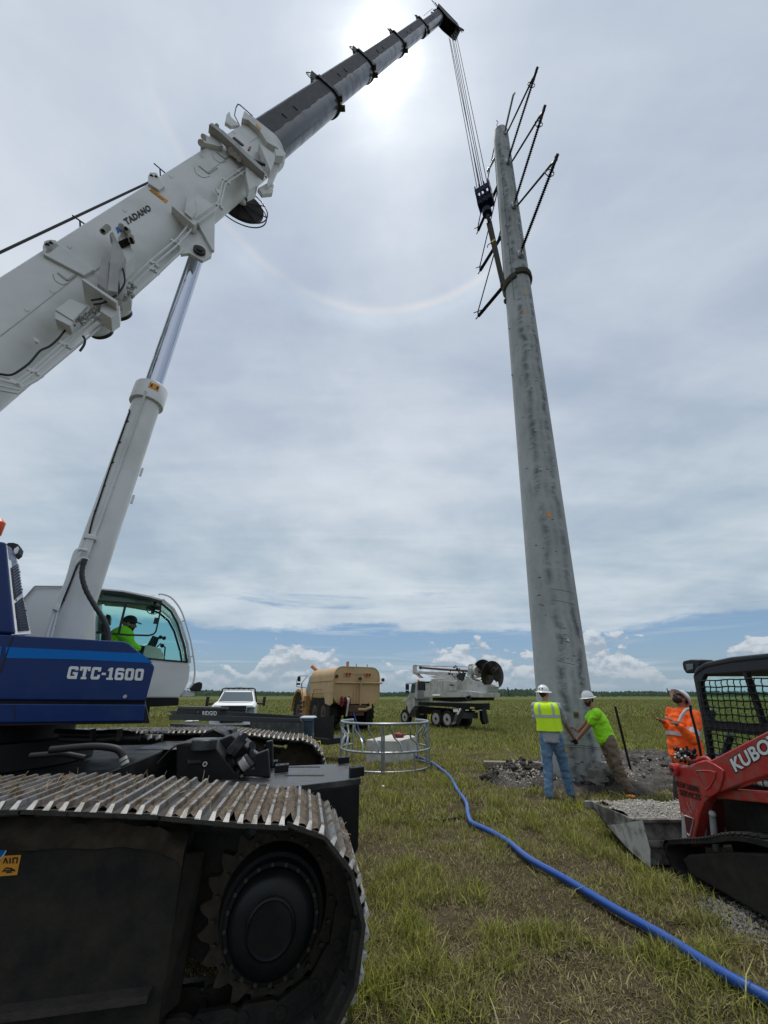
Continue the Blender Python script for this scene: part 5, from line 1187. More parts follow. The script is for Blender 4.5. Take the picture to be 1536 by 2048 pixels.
def apx(px, z):
    b_, best = 0, 1e9
    for i in range(-30, 31):
        a = i * .05; p = onpole(z, a); y, zz = p.y, p.z - CAMH; f = y * ct + zz * st_; q = 768 + p.x / f * FPX
        if abs(q - px) < best: best, b_ = abs(q - px), a
    return b_
def pole_pt(px, py, lift=0.): z = zpx(py); return onpole(z, apx(px, z), lift), z, apx(px, z)
# bands, plugs, plates and cast marks on the shaft
for py, w in ((1490, .004), (1494, .003)):
    z = zpx(py); k = MB(); k.tube([onpole(z + .01 * math.sin(q * .6), q * .16, .002) for q in range(-10, 11)], w, 5); k.build('form_joint', 'steel_dull', pole)
def patchp(px, py, w, h, m, nm, lift=.004):
    p, z, a = pole_pt(px, py); k = MB(); q = [onpole(z + dz / 2 * h, a + da * w / pole_r(z) / 2, lift) for da, dz in ((-1, -1), (1, -1), (1, 1), (-1, 1))]; k.prism(q, (q[0] - pole_at_z(z)).normalized() * .003); return k.build(nm, m, pole)
patchp(1152, 1428, .115, .125, 'wood_grey', 'access_plate', .006); patchp(1153, 1428, .07, .07, 'rust', 'access_slot', .010); patchp(1134, 1503, .10, .035, 'orange_label', 'name_tag')
patchp(1098, 1029, .08, .18, 'orange_label', 'name_tag'); patchp(1049, 626, .10, .10, 'orange_label', 'name_tag'); patchp(1052, 587, .14, .2, 'tan_paint', 'stain'); patchp(998, 268, .16, .2, 'tan_paint', 'stain')
p, z, a = pole_pt(1135, 1279); k = MB(); k.cyl(p, p + (p - pole_at_z(z)).normalized() * .01, .028, seg=12); k.build('white_plug', 'paper', pole)
k = MB()
for i, (px, py) in enumerate(((1001, 295), (1002, 322), (1005, 352), (1007, 383), (1010, 415), (1012, 446), (1015, 482), (1019, 519), (1023, 557), (1057, 700), (1063, 775), (1072, 862), (1080, 940), (1020, 640), (1025, 730))):
    p, z, a = pole_pt(px, py); n_ = (p - pole_at_z(z)).normalized(); k.cyl(p, p + n_ * .05, .02, seg=8); k.cyl(p, p + n_ * .012, .045, seg=8)
k.build('step_lug', 'galvanised', pole)
k = MB(); k.tube([onpole(zpx(y), -.35 + .0 * y, .01) for y in range(285, 600, 12)], .006, 4); k.tube([onpole(zpx(y), -1.35, .012) for y in range(290, 560, 12)], .010, 4); k.build('ground_wire', 'steel_dull', pole)
for (xa, ya, xb, yb, n) in ((1101, 1178, 1150, 1183, 3), (1104, 1200, 1150, 1206, 2), (1112, 1275, 1140, 1278, 1), (1115, 1322, 1150, 1328, 1)):
    k = MB(); za, zb = zpx(ya), zpx(yb); aa, ab = apx(xa, za), apx(xb, zb); k.tube([onpole(za + (zb - za) * q / 10 + .006 * math.sin(q * 2.1), aa + (ab - aa) * q / 10, -.001) for q in range(11)], .005, 4); k.build('scrape_mark', 'cable_grey', pole)
k = MB()
for _ in range(55):
    z = rng.random() ** 1.2 * 15 + .3; a = (-.45 if rng.random() < .5 else .42) + rng.normal() * .12; w = (.03 + .10 * rng.random()) / pole_r(z); m_ = 4
    if mn.noise(Vector((z * .7, a, 3))) < -.05: continue
    lo_ = [onpole(z, a + w * (q / m_ - .5), .0008) for q in range(m_ + 1)]; hi_ = [onpole(z + .012 + .03 * rng.random() * (q not in (0, m_)), a + w * (q / m_ - .5), .0008) for q in range(m_ + 1)]; k.loft([lo_, hi_], False, False, closed=False)
o = k.build('cast_pits', 'pit_grey', pole, recalc=False); o['kind'] = 'stuff'
# davit-like braced insulators
def shed_rod(b, a, c, r, rs, pitch, seg=10):
    a, c = Vector(a), Vector(c); d = (c - a); L = d.length; d /= L; n = int(L / pitch); pr = [(0, r)]
    for i in range(n):
        x = (i + .5) * L / n; pr += [(x - .006, r), (x, rs), (x + .006, r)]
    pr.append((L, r)); b.lathe(a, d, pr, seg, False)
tips = {1: (1072.7, 142), 2: (1087.8, 219), 3: (1112.3, 317)}; low_ = {1: (1015, 326), 2: (1027, 414), 3: (1039, 511)}; rodp = {1: (1014, 264), 2: (1023, 321), 3: (1034.5, 410)}
for i in (1, 2, 3):
    p, z, a = pole_pt(*low_[i]); tp = PZ(*tips[i], z + .25); k = MB(); shed_rod(k, p + (tp - p) * .06, p + (tp - p) * .93, .040, .072, .062); ins = k.build('post_insulator', 'polymer', pole)
    q, z2, a2 = pole_pt(*rodp[i]); k = MB(); k.cyl(q + (tp - q) * .05, q + (tp - q) * .9, .040, seg=10); k.build('brace_insulator', 'polymer', pole)
    k = MB(); k.cyl(q, q + (tp - q) * .09, .03, seg=8); k.cyl(q + (tp - q) * .88, tp, .03, seg=8); k.cyl(p + (tp - p) * .9, tp + (tp - p).normalized() * .12, .055, seg=8); k.bar(tp - ZX * .1, tp + ZX * .12, .06, .06); k.build('end_fitting', 'steel_dull', pole)
    dd = (tp - p).normalized(); c = tp - dd * .35; e1 = dd.cross(ZX).normalized(); e2 = e1.cross(dd)
    for c_, rr_ in ((tp - dd * .42 + e2 * .1, .16),):
        k = MB(); k.tube([c_ + (e1 * math.cos(t) + (e2 * .8 + dd * .3) * math.sin(t)) * rr_ for t in [2 * math.pi * j / 18 for j in range(19)]], .016, 5); k.build('corona_ring', 'steel_dull', pole)
    n_ = (p - pole_at_z(z)).normalized(); k = MB(); k.box(p + n_ * .03, (.2, .12, .36)); k.cyl(p + n_ * .05, p + (tp - p) * .07 + n_ * .02, .07, .05, seg=10); k.box(p + n_ * .1 - ZX * .18, (.14, .16, .1)); k.build('base_bracket', 'galvanised', pole, bevel=.01)
for i, (att, tip) in enumerate((((1005, 566), (957, 632)), ((997, 470), (960.5, 541)), ((990, 372), (956.5, 461)))):
    z = pole_pt(max(att[0], 996), att[1] - 56)[1]; zc = z; a = pole_at_z(zc) + (-vdir * .9 - rgt * .45).normalized() * pole_r(zc); tp = PZ(*tip, zc + .22); k = MB(); shed_rod(k, a, tp, .078, .084, .06, 8); k.build('post_insulator', 'polymer', pole)
    k = MB(); k.cyl(tp, tp + (tp - a).normalized() * .2, .03, seg=6); k.bar(tp + ZX * .1, tp + ZX * .3, .05, .05); k.bar(tp + ZX * .3 - rgt * .2, tp + ZX * .34 + rgt * .22, .03, .03); k.build('end_fitting', 'steel_dull', pole)
    zt_ = z + 4.6; a2 = pole_at_z(zt_) + (-vdir * .9 - rgt * .45).normalized() * pole_r(zt_); k = MB(); k.cyl(a2, tp + ZX * .28, .03, seg=6); k.build('brace_insulator', 'polymer', pole)
p, z, a = pole_pt(1009, 266); tp = PZ(1026.6, 190, z + .35); k = MB(); k.cyl(p, tp, .055, .05, seg=10); k.bar(tp, tp + ZX * .12 + rgt * .1, .08, .05); k.bar(p - ZX * .25, p + ZX * .15, .16, .12); k.build('shield_wire_arm', 'galvanised', pole)
zc = z - .6; a = pole_at_z(zc) - vdir * .3 - rgt * pole_r(zc); tp = PZ(975, 343, zc + .1); k = MB(); k.cyl(a, tp, .06, .06, seg=10); k.bar(tp - ZX * .2, tp + ZX * .1, .05, .03); k.build('shield_wire_arm', 'galvanised', pole)
k = MB(); q = onpole(PTp.z - .1, -.2, -.05); k.tube(spline([q, q + ZX * .35 - rgt * .05, q + ZX * .6 + rgt * .05, q + ZX * .85], 4), .018, 5); k.build('lightning_spike', 'steel_dull', pole)
# ------------------------------------------------------------------ hook block and sling
HB = PY(969, 400, 9.6); hx = (rgt * .75 - vdir * .1); hx.z = 0; hx = Vector((.86, -.5, 0)).normalized(); hy = Vector((-hx.y, hx.x, 0))
hookb = thing('hook_block', HB, 'dark blue multi sheave crane hook block with striped side hanging beside the pole', 'hook block')
ztop_, zbot_ = PY(969, 374, 9.6).z, PY(969, 432, 9.6).z
H_ = ztop_ - zbot_; zc = zbot_ + H_ * .5
k = MB()
for o in (-.30, -.11, .11, .30):
    c = Vector((HB.x, HB.y, 0)) + hx * o; pol = [(-.28, .90), (.28, .90), (.34, .55), (.20, .22), (-.20, .22), (-.34, .55)]
    k.prism([c + hy * a + ZX * (zbot_ + H_ * (b * .9 + .12)) for a, b in pol], hx * .05)
k.bar(Vector((HB.x, HB.y, zbot_ + H_ * .42)) - hx * .31, Vector((HB.x, HB.y, zbot_ + H_ * .42)) + hx * .33, .42, .3); k.bar(Vector((HB.x, HB.y, zbot_ + H_ * .7)) - hx * .31 + hy * .24, Vector((HB.x, HB.y, zbot_ + H_ * .7)) + hx * .33 + hy * .24, .06, H_ * .5); k.bar(Vector((HB.x, HB.y, zbot_ + H_ * .72)) - hx * .31 - hy * .28, Vector((HB.x, HB.y, zbot_ + H_ * .72)) + hx * .33 - hy * .28, .05, H_ * .16); k.build('cheek_plate', 'hook_blue', hookb, bevel=.015)
for o in (-.28, -.08, .08, .28):
    k = MB(); k.lathe(Vector((HB.x, HB.y, zbot_ + H_ * .72)) + hx * (o - .03), hx, [(0, .3), (.02, .26), (.04, .26), (.06, .3)], 20, False); k.build('sheave', 'steel_dull', hookb)
c = Vector((HB.x, HB.y, 0)) + hx * .345
for j in range(5):
    k = MB(); z0_ = zbot_ + H_ * (.40 + .105 * j); k.prism([c + hy * a + ZX * z for a, z in ((-.27, z0_), (.27, z0_ + .1), (.27, z0_ + .1 + H_ * .10), (-.27, z0_ + H_ * .10))], hx * .03); k.build('stripe', 'white_clean' if j % 2 == 0 else 'tail_red', hookb)
k = MB(); c = Vector((HB.x, HB.y, zbot_ + H_ * .17)); k.lathe(c - ZX * .3, ZX, [(0, .12), (.05, .2), (.35, .2), (.45, .1)], 16); k.build('swivel', 'hook_blue', hookb)
k = MB(); hk_ = Vector((HB.x, HB.y, zbot_ - .1)); pts = [hk_ + ZX * .25] + [hk_ - ZX * .2 + (hy * math.sin(t) + ZX * math.cos(t)) * .2 for t in np.linspace(0, 4.2, 10)]
k.tube(pts, .08, 10, rr=[.07, .07, .075, .08, .085, .085, .08, .075, .06, .045, .02]); k.build('hook', 'steel_dull', hookb)
slg = thing('lifting_sling', HB - ZX * 2, 'long grey-brown webbing sling from the hook choked round the pole', 'sling')
zs = zpx(548)
k = MB(); rp_ = []
for q in range(41):
    t = 2 * math.pi * q / 40; dip = .32 * math.sin(t - .2); rp_.append(onpole(zs + .05 + .5 * math.sin(t) * 0 - .18 * (t / 6.28) + dip * .5, t, .04))
for off in (0, .09, .18): k.tube([p + ZX * off for p in rp_], .06, 8)
k.build('choker_wrap', 'sling', slg)
kn = onpole(zs + .1, -1.35, .06); h0 = hk_ - ZX * .38
for d1 in (-.05, .05):
    k = MB(); k.bar(h0 + hx * d1, kn + hx * d1 * .6, .13, .05, vdir); k.build('sling_leg', 'sling', slg)
k = MB(); k.tube([kn, kn - ZX * .5 + vdir * .02, kn - ZX * .85], .055, 8); k.ell(kn - ZX * .95, (.11, .11, .15)); k.ell(kn, (.12, .12, .12)); k.build('shackle', 'steel_dull', slg)
m_ = lerp(h0, kn, .33); k = MB(); k.bar(m_ - hx * .07 + vdir * .04, m_ + hx * .07 + vdir * .04 + ZX * .06, .09, .03, vdir); k.build('yellow_tag', 'yellow', slg)
k = MB(); k.tube(spline([m_ - hx * .06, m_ - hx * .22 + ZX * .02, m_ - hx * .28 - ZX * .12], 4), .02, 5); k.build('loose_strap', 'sling', slg)

# ================================================================== PEOPLE
def remesh(b, name, m, parent, vox, smooth=6, folds=0., fscale=9., seed=0.):
    o = b.build(name, m, parent, recalc=True)
    md = o.modifiers.new('r', 'REMESH'); md.mode = 'VOXEL'; md.voxel_size = vox; md.use_smooth_shade = True
    s = o.modifiers.new('s', 'SMOOTH'); s.factor = .5; s.iterations = smooth
    bpy.context.view_layer.update(); dg = bpy.context.evaluated_depsgraph_get(); me = bpy.data.meshes.new_from_object(o.evaluated_get(dg)); o.modifiers.clear(); o.data = me
    if not me.materials: me.materials.append(MATS[m if isinstance(m, str) else m[0]])
    if folds:
        for v in me.vertices:
            c = v.co; n = mn.noise(Vector((c.x * fscale, c.y * fscale, c.z * fscale * 1.7 + seed))) + .5 * mn.noise(Vector((c.x * fscale * 2.3, c.y * fscale * 2.3, c.z * fscale * 3 + seed)))
            v.co = c + v.normal * n * folds
    me.polygons.foreach_set('use_smooth', [True] * len(me.polygons)); return o
def limb(b, pts, rs):
    for i in range(len(pts) - 1): b.cap(pts[i], pts[i + 1], rs[i], rs[i + 1], 14)
def hand(b, wrist, d, pn, side=1, curl=.5, s=1., spread=.0):
    """palm, four unequal fingers and a thumb. d = direction of the fingers, pn = palm facing direction"""
    d = Vector(d).normalized(); pn = Vector(pn); pn = (pn - d * pn.dot(d)).normalized(); x = d.cross(pn) * side; w = Vector(wrist)
    M_ = Matrix((x, d, pn)).transposed(); b.ell(w + d * .052 * s, (.042 * s, .055 * s, .017 * s), M_)
    b.cap(w - d * .01, w + d * .03 * s, .026 * s, .026 * s)
    for i, (L, r) in enumerate(((.066, .0088), (.076, .0092), (.070, .0088), (.055, .0078))):
        o = (i - 1.5) * -.020; p = w + d * .088 * s + x * o * s; dd = (d + x * (-(i - 1.5)) * (.05 + spread)).normalized()
        p1 = p + (dd * math.cos(curl * .5) + pn * math.sin(curl * .5)) * L * .42 * s; p2 = p1 + (dd * math.cos(curl * 1.3) + pn * math.sin(curl * 1.3)) * L * .33 * s; p3 = p2 + (dd * math.cos(curl * 2.) + pn * math.sin(curl * 2.)) * L * .28 * s
        limb(b, [p - d * .02 * s, p1, p2, p3], [r * s * 1.1, r * s, r * s * .95, r * s * .82])
    t0 = w + d * .02 * s + x * .022 * s; t1 = t0 + (d * .6 + x * .75 + pn * .2).normalized() * .042 * s; t2 = t1 + (d * .85 + x * .3 + pn * .35).normalized() * .032 * s; t3 = t2 + (d * .95 + x * .05 + pn * .4).normalized() * .025 * s
    limb(b, [t0, t1, t2, t3], [.015 * s, .013 * s, .011 * s, .009 * s])
def head(b, c, f, u, s=1.):
    """c = centre of skull, f = facing, u = up of the head"""
    f = Vector(f).normalized(); u = Vector(u); u = (u - f * u.dot(f)).normalized(); x = f.cross(u); M_ = Matrix((x, f, u)).transposed(); P_ = lambda a, d, e: c + M_ @ Vector((a, d, e)) * s
    b.ell(P_(0, -.012, .03), (.076 * s, .095 * s, .088 * s), M_); b.ell(P_(0, .018, -.035), (.062 * s, .070 * s, .078 * s), M_); b.ell(P_(0, .045, -.085), (.036 * s, .034 * s, .026 * s), M_)
    b.cap(P_(0, .080, .005), P_(0, .104, -.030), .010 * s, .016 * s); b.cap(P_(-.03, .074, .022), P_(.03, .074, .022), .012 * s, .012 * s)
    b.cap(P_(-.02, .078, -.062), P_(.02, .078, -.062), .009 * s, .009 * s)
    for q in (-1, 1): b.ell(P_(.076 * q, -.008, -.012), (.011 * s, .020 * s, .032 * s), M_); b.ell(P_(.045 * q, .055, -.025), (.022 * s, .02 * s, .018 * s), M_)
    return P_, M_
def hardhat(parent, P_, M_, s=1., tilt=0., full=True):
    b = MB(); rings = []; n = 28
    for rr_, h in ((.001, .148), (.04, .145), (.075, .130), (.098, .100), (.110, .065), (.114, .038)):
        rings.append([P_(math.cos(t) * rr_ * .93, math.sin(t) * rr_ * 1.08 - .006, h) for t in [2 * math.pi * i / n for i in range(n)]])
    b.loft(rings, True, True); brim = []
    for rr_, h in ((.110, .042), (.150, .028), (.158, .020), (.156, .014), (.145, .018), (.108, .030)):
        brim.append([P_(math.cos(t) * rr_ * .95, math.sin(t) * rr_ * 1.1 - .004, h - .01 * abs(math.cos(t))) for t in [2 * math.pi * i / n for i in range(n)]])
    b.loft(brim, False, True)
    for q in (-.024, 0, .024): b.tube([P_(q, yy, hh) for yy, hh in ((-.085, .112), (-.045, .143), (0, .153), (.045, .143), (.085, .112))], .006, 6)
    return b.build('hard_hat', 'hat_white', parent)
def beard(parent, P_, M_, s=1.):
    b = MB(); b.ell(P_(0, .040, -.085), (.052 * s, .052 * s, .050 * s), M_); b.ell(P_(0, .02, -.06), (.070 * s, .05 * s, .045 * s), M_); b.cap(P_(-.026, .088, -.05), P_(.026, .088, -.05), .010 * s, .010 * s)
    o = remesh(b, 'beard', 'hair_dark', parent, .008, 2, .004, 60); return o
def hair(parent, P_, M_, s=1.):
    b = MB(); b.ell(P_(0, -.030, .015), (.079 * s, .083 * s, .085 * s), M_); b.ell(P_(0, -.055, -.04), (.05 * s, .035 * s, .04 * s), M_); return remesh(b, 'hair', 'hair_dark', parent, .010, 2, .003, 60)
def glasses(parent, P_):
    b = MB()
    for q in (-1, 1): b.bar(P_(.012 * q, .088, .002), P_(.058 * q, .074, .004), .012, .032, P_(0, 0, 1) - P_(0, 0, 0)); b.bar(P_(.058 * q, .074, .008), P_(.078 * q, -.01, .008), .006, .008)
    b.bar(P_(-.014, .09, .01), P_(.014, .09, .01), .01, .008); b.build('sunglasses', 'rubber_black', parent)
def boots(parent, feet, m='boot'):
    for (an, d) in feet:
        an = Vector(an); d = Vector(d).normalized(); b = MB(); b.cap(an + ZX * .06, an + ZX * .0 - ZX * .02, .055, .052); b.cap(an - ZX * .055 - d * .03, an - ZX * .06 + d * .13, .045, .042); b.cap(an - ZX * .03 + d * .02, an - ZX * .055 + d * .10, .05, .042); remesh(b, 'boot', m, parent, .010, 4)
# ---- man in yellow vest, back to the camera
f0 = PZ(1100, 1598, 0); f1 = PZ(1142, 1593, 0)
r0 = Vector(((f0.x + f1.x) / 2, (f0.y + f1.y) / 2, 0)); A = thing('person', r0, 'man in yellow reflective vest, blue jeans and white hard hat pushing on the pole', 'person')
fw = Vector((.38, .92, 0)).normalized(); rt_ = Vector((fw.y, -fw.x, 0))
pel = r0 + ZX * .96 + fw * .02; hipL, hipR = pel - rt_ * .095 - ZX * .03, pel + rt_ * .095 - ZX * .03; aL, aR = f0 + ZX * .10 + fw * 0, f1 + ZX * .10
kL, kR = lerp(hipL, aL, .52) + fw * .03, lerp(hipR, aR, .52) + fw * .03
chest = pel + ZX * .42 + fw * .02; neck = pel + ZX * .58 + fw * .05; hc = neck + ZX * .175 + fw * .05
sL, sR = neck - rt_ * .20 - ZX * .07, neck + rt_ * .20 - ZX * .07
hR = PY(1148, 1478, 8.95); hL = PY(1083, 1468, 8.75)
eR = lerp(sR, hR, .5) - ZX * .03 - fw * .02; eL = lerp(sL, hL, .52) - fw * .10 - rt_ * .03
b = MB(); b.cap(pel, chest, .15, .17); b.ell(chest + ZX * .03, (.20, .13, .16), Matrix((rt_, fw, ZX)).transposed()); b.cap(sL, sR, .06, .06); b.cap(neck - ZX * .04, hc - ZX * .06, .062, .056)
limb(b, [sR, eR, hR - (hR - eR).normalized() * .02], [.055, .045, .030]); limb(b, [sL, eL, hL], [.055, .045, .030]); limb(b, [hipL, kL, aL], [.10, .065, .045]); limb(b, [hipR, kR, aR], [.10, .065, .045])
hf = (rt_ * .62 + fw * .75); Pf, Mf = head(b, hc, hf, ZX - hf * .0); hand(b, hR, (hR - eR) + ZX * -.05, fw, -1, .35); hand(b, hL, ZX * -1 + fw * .2, fw, 1, .8)
remesh(b, 'body', 'skin_tan', A, .010, 3)
b = MB(); limb(b, [hipL, kL, aL - ZX * .03], [.125, .088, .076]); limb(b, [hipR, kR, aR - ZX * .03], [.125, .088, .076]); b.ell(pel + ZX * .0, (.185, .13, .13), Matrix((rt_, fw, ZX)).transposed()); remesh(b, 'jeans', 'jeans', A, .014, 5, .016, 9, 2)
b = MB(); b.ell(chest + ZX * .02, (.205, .145, .17), Matrix((rt_, fw, ZX)).transposed()); b.cap(pel + ZX * .04, chest, .165, .16); b.lathe(pel - ZX * .10, ZX, [(0, .178), (.1, .180), (.3, .165)], 20); b.cap(sL, sR, .078, .078); limb(b, [sR, lerp(sR, eR, .75)], [.088, .072]); limb(b, [sL, lerp(sL, eL, .8)], [.088, .074]); remesh(b, 'shirt', 'grey_shirt', A, .014, 4, .014, 8, 5)
b = MB(); Mr = Matrix((rt_, fw, ZX)).transposed(); z0_ = pel + ZX * .10
rings = []; VP = [(0, .238, .215), (.12, .230, .208), (.25, .230, .205), (.36, .238, .195), (.43, .225, .18), (.475, .19, .145), (.50, .10, .085)]
for h, w_, d_ in VP:
    rings.append([z0_ + fw * (.01 + h * .04) + ZX * h + rt_ * (math.copysign(abs(math.cos(t)) ** .8, math.cos(t)) * w_) + fw * (math.copysign(abs(math.sin(t)) ** .8, math.sin(t)) * d_) + (rt_ * math.cos(t) + fw * math.sin(t)) * .010 * math.sin(t * 7 + h * 6) * (1 - h * 1.6) for t in [2 * math.pi * i / 48 for i in range(48)]])
b.loft(rings, True, True); vst = b.build('vest', 'hi_vis', A)
def vring(h, g_=.006, a0=0., a1=2 * math.pi, n=40):
    tb = VP
    w_ = np.interp(h, [q[0] for q in tb], [q[1] for q in tb]) + g_; d_ = np.interp(h, [q[0] for q in tb], [q[2] for q in tb]) + g_
    return [z0_ + fw * (.01 + h * .04) + ZX * h + rt_ * (math.copysign(abs(math.cos(t)) ** .8, math.cos(t)) * w_) + fw * (math.copysign(abs(math.sin(t)) ** .8, math.sin(t)) * d_) + (rt_ * math.cos(t) + fw * math.sin(t)) * .010 * math.sin(t * 7 + h * 6) * (1 - h * 1.6) for t in np.linspace(a0, a1, n)]
b = MB(); b.loft([vring(.225), vring(.275)], False, True); b.build('reflective_band', 'reflective', A, recalc=False)
for t in (-2.05, -1.10):
    b = MB(); col_ = [vring(h, .007, t - .10, t + .10, 4) for h in np.linspace(.275, .47, 9)]; b.loft(col_, False, True, closed=False); b.build('reflective_band', 'reflective', A, recalc=False)
hardhat(A, Pf, Mf); hair(A, Pf, Mf); boots(A, ((aL, fw), (aR, fw)), 'boot_blue')
b = MB(); b.m = 0
for t, c_ in ((-2.6, 0), (-2.1, 0), (-1.5, 0), (-.9, 0)): q = [Pf(math.cos(t + a) * .105 * .95, math.sin(t + a) * .105 * 1.1 - .006, .078 + e) for a, e in ((-.12, -.014), (.12, -.014), (.12, .016), (-.12, .016))]; b.add([lerp(Pf(0, 0, .05), v, 1.03) for v in q], [(0, 1, 2, 3)])
b.build('hat_sticker', 'maroon', A, recalc=False)
b = MB(); hand(b, hR, (hR - eR) + ZX * -.05, fw, -1, .35, 1.12); remesh(b, 'glove', 'black_glove', A, .009, 2); b = MB(); hand(b, hL, ZX * -1 + fw * .2, fw, 1, .8, 1.15); remesh(b, 'glove', 'black_glove', A, .009, 2)
# ---- man in lime shirt leaning onto the pole from the right
g0 = PZ(1262, 1592, 0); g1 = g0 + Vector((.05, .32, 0)); r0 = (g0 + g1) / 2; r0.z = 0
Bp = thing('person', r0, 'bearded man in lime green tee shirt and khaki trousers leaning left onto the pole', 'person')
Yb = g0.y + .15; pel = PY(1213, 1478, Yb); neck = PY(1188, 1418, Yb - .05); chest = lerp(pel, neck, .68); ax_ = (neck - pel).normalized(); fwB = Vector((-.93, .30, 0)).normalized(); rtB = Vector((fwB.y, -fwB.x, 0))
fo = fwB - ax_ * fwB.dot(ax_); fo.normalize()
hc = neck + ax_ * .10 + ZX * .09 + fwB * .05; sN, sF = neck - ax_ * .07 - rtB * .18, neck - ax_ * .07 + rtB * .18   # rtB points away from camera?
near_s, far_s = (sN, sF) if sN.y < sF.y else (sF, sN)
hN = PY(1157, 1476, 8.98); hF = PY(1156, 1462, 9.12); eN = lerp(near_s, hN, .48) - ZX * .02; eF = lerp(far_s, hF, .5)
sgn = 1 if rtB.y < 0 else -1; hipn, hipf = pel - Vector((0, .09, 0)), pel + Vector((0, .09, 0)); an_, af_ = g0 + ZX * .10, g1 + ZX * .10
kn_, kf_ = lerp(hipn, an_, .5) + fwB * .03, lerp(hipf, af_, .5) + fwB * .03
MB_ = Matrix((rtB, fo, ax_)).transposed()
b = MB(); b.cap(pel, chest, .14, .16); b.ell(chest, (.19, .125, .16), MB_); b.cap(sN, sF, .06, .06); b.cap(neck - ax_ * .05, hc - ZX * .05, .062, .056)
limb(b, [near_s, eN, hN], [.055, .045, .030]); limb(b, [far_s, eF, hF], [.055, .045, .030]); limb(b, [hipn, kn_, an_], [.10, .065, .045]); limb(b, [hipf, kf_, af_], [.10, .065, .045])
hfB = (Vector((-.9, -.15, -.12))); Pf, Mf = head(b, hc, hfB, ZX + fwB * .1); hand(b, hN, (hN - eN), fwB, 1, .5); hand(b, hF, (hF - eF) + ZX * .3, fwB, -1, .5); remesh(b, 'body', 'skin_tan', Bp, .010, 3)
b = MB(); limb(b, [hipn, kn_, an_ - ZX * .02], [.125, .088, .068]); limb(b, [hipf, kf_, af_ - ZX * .02], [.125, .088, .068]); b.ell(pel, (.16, .13, .13), MB_); b.cap(kn_ - Vector((0, .07, -.12)), kn_ - Vector((0, .07, -.03)), .05, .05); remesh(b, 'trousers', 'khaki', Bp, .014, 4, .020, 9, 3)
b = MB(); b.ell(chest, (.205, .145, .19), MB_); b.cap(pel + ax_ * .06, chest, .165, .17); b.lathe(pel - ax_ * .02, ax_, [(0, .175), (.1, .172), (.3, .17)], 20); b.cap(sN, sF, .085, .082); b.cap(pel + ax_ * .02 + fo * .08, chest + fo * .02, .12, .13)
limb(b, [near_s, lerp(near_s, eN, .62)], [.09, .078]); limb(b, [far_s, lerp(far_s, eF, .62)], [.09, .078]); remesh(b, 'tee_shirt', 'lime', Bp, .013, 4, .016, 8, 7)
hardhat(Bp, Pf, Mf); beard(Bp, Pf, Mf); hair(Bp, Pf, Mf); glasses(Bp, Pf); boots(Bp, ((an_, fwB), (af_, fwB)))
# ---- man in orange looking up, hands raised
Yc = 6.9; r0 = PY(1370, 1600, Yc); r0.z = 0; Cp = thing('person', r0, 'bearded man in orange reflective shirt leaning back, looking up with raised hands', 'person')
pel = PY(1376, 1512, Yc); neck = PY(1365, 1416, Yc); chest = lerp(pel, neck, .62); ax_ = (neck - pel).normalized(); fwC = Vector((-.95, -.25, 0)).normalized(); rtC = Vector((fwC.y, -fwC.x, 0)); fo = (fwC - ax_ * fwC.dot(ax_)).normalized()
hfC = (fwC * .55 + ZX * .85).normalized(); hc = neck + ZX * .13 + fwC * -.01; MC = Matrix((rtC, fo, ax_)).transposed()
s1, s2 = neck - ax_ * .08 + rtC * .20, neck - ax_ * .08 - rtC * .20; nS, fS = (s1, s2) if s1.y < s2.y else (s2, s1)
hN = PY(1353, 1448, Yc - .42); eN = PY(1385, 1478, Yc - .34); hF = PY(1325, 1442, Yc + .02); eF = PY(1345, 1462, Yc + .20)
b = MB(); b.cap(pel, chest, .17, .18); b.cap(s1, s2, .065, .065); b.cap(neck - ax_ * .05, hc, .07, .062); limb(b, [nS, eN, hN], [.06, .048, .032]); limb(b, [fS, eF, hF], [.06, .048, .032])
feetC = [(r0 + rtC * .13 + ZX * .1), (r0 - rtC * .13 + ZX * .1)]; hips = [pel + rtC * .1, pel - rtC * .1]
for h_, f_ in zip(hips, feetC): limb(b, [h_, lerp(h_, f_, .5) + fwC * .03, f_], [.11, .07, .048])
Pf, Mf = head(b, hc, hfC, ZX * .5 - fwC); hand(b, hN, Vector((-.75, .05, .62)), Vector((-.5, .4, -.5)), 1, .25, 1.1, .08); hand(b, hF, Vector((-.85, 0, .35)), Vector((0, -.3, 1)), -1, .3, 1.1, .08); remesh(b, 'body', 'skin_brown', Cp, .010, 3)
b = MB(); b.cap(pel + ax_ * .02 + fo * .05, chest + fo * .04, .205, .205); b.lathe(pel - ax_ * .04 + fo * .03, ax_, [(0, .225), (.15, .225), (.3, .21)], 22); b.ell(chest + ax_ * .1, (.21, .16, .18), MC); b.cap(s1 * .85 + s2 * .15, s2 * .85 + s1 * .15, .085, .085); limb(b, [nS - ZX * .02, eN, lerp(eN, hN, .85)], [.088, .082, .052]); limb(b, [fS, eF, lerp(eF, hF, .8)], [.095, .075, .05]); remesh(b, 'shirt', 'hi_orange', Cp, .012, 4, .020, 8, 9)
b = MB()
for h_, f_ in zip(hips, feetC): limb(b, [h_ - ZX * .02, lerp(h_, f_, .5) + fwC * .03, f_], [.13, .09, .08])
remesh(b, 'trousers', 'black_glove', Cp, .014, 4, .01, 9, 3)
def wrapband(parent, a, c, r, w, ax, x_, y_, lo, hi, n=18):
    b = MB(); b.loft([[lerp(a, c, 0) + (x_ * math.cos(t) + y_ * math.sin(t)) * r for t in np.linspace(lo, hi, n)], [lerp(a, c, 0) + ax * w + (x_ * math.cos(t) + y_ * math.sin(t)) * r for t in np.linspace(lo, hi, n)]], False, True, closed=False); b.build('reflective_band', 'reflective', parent, recalc=False)
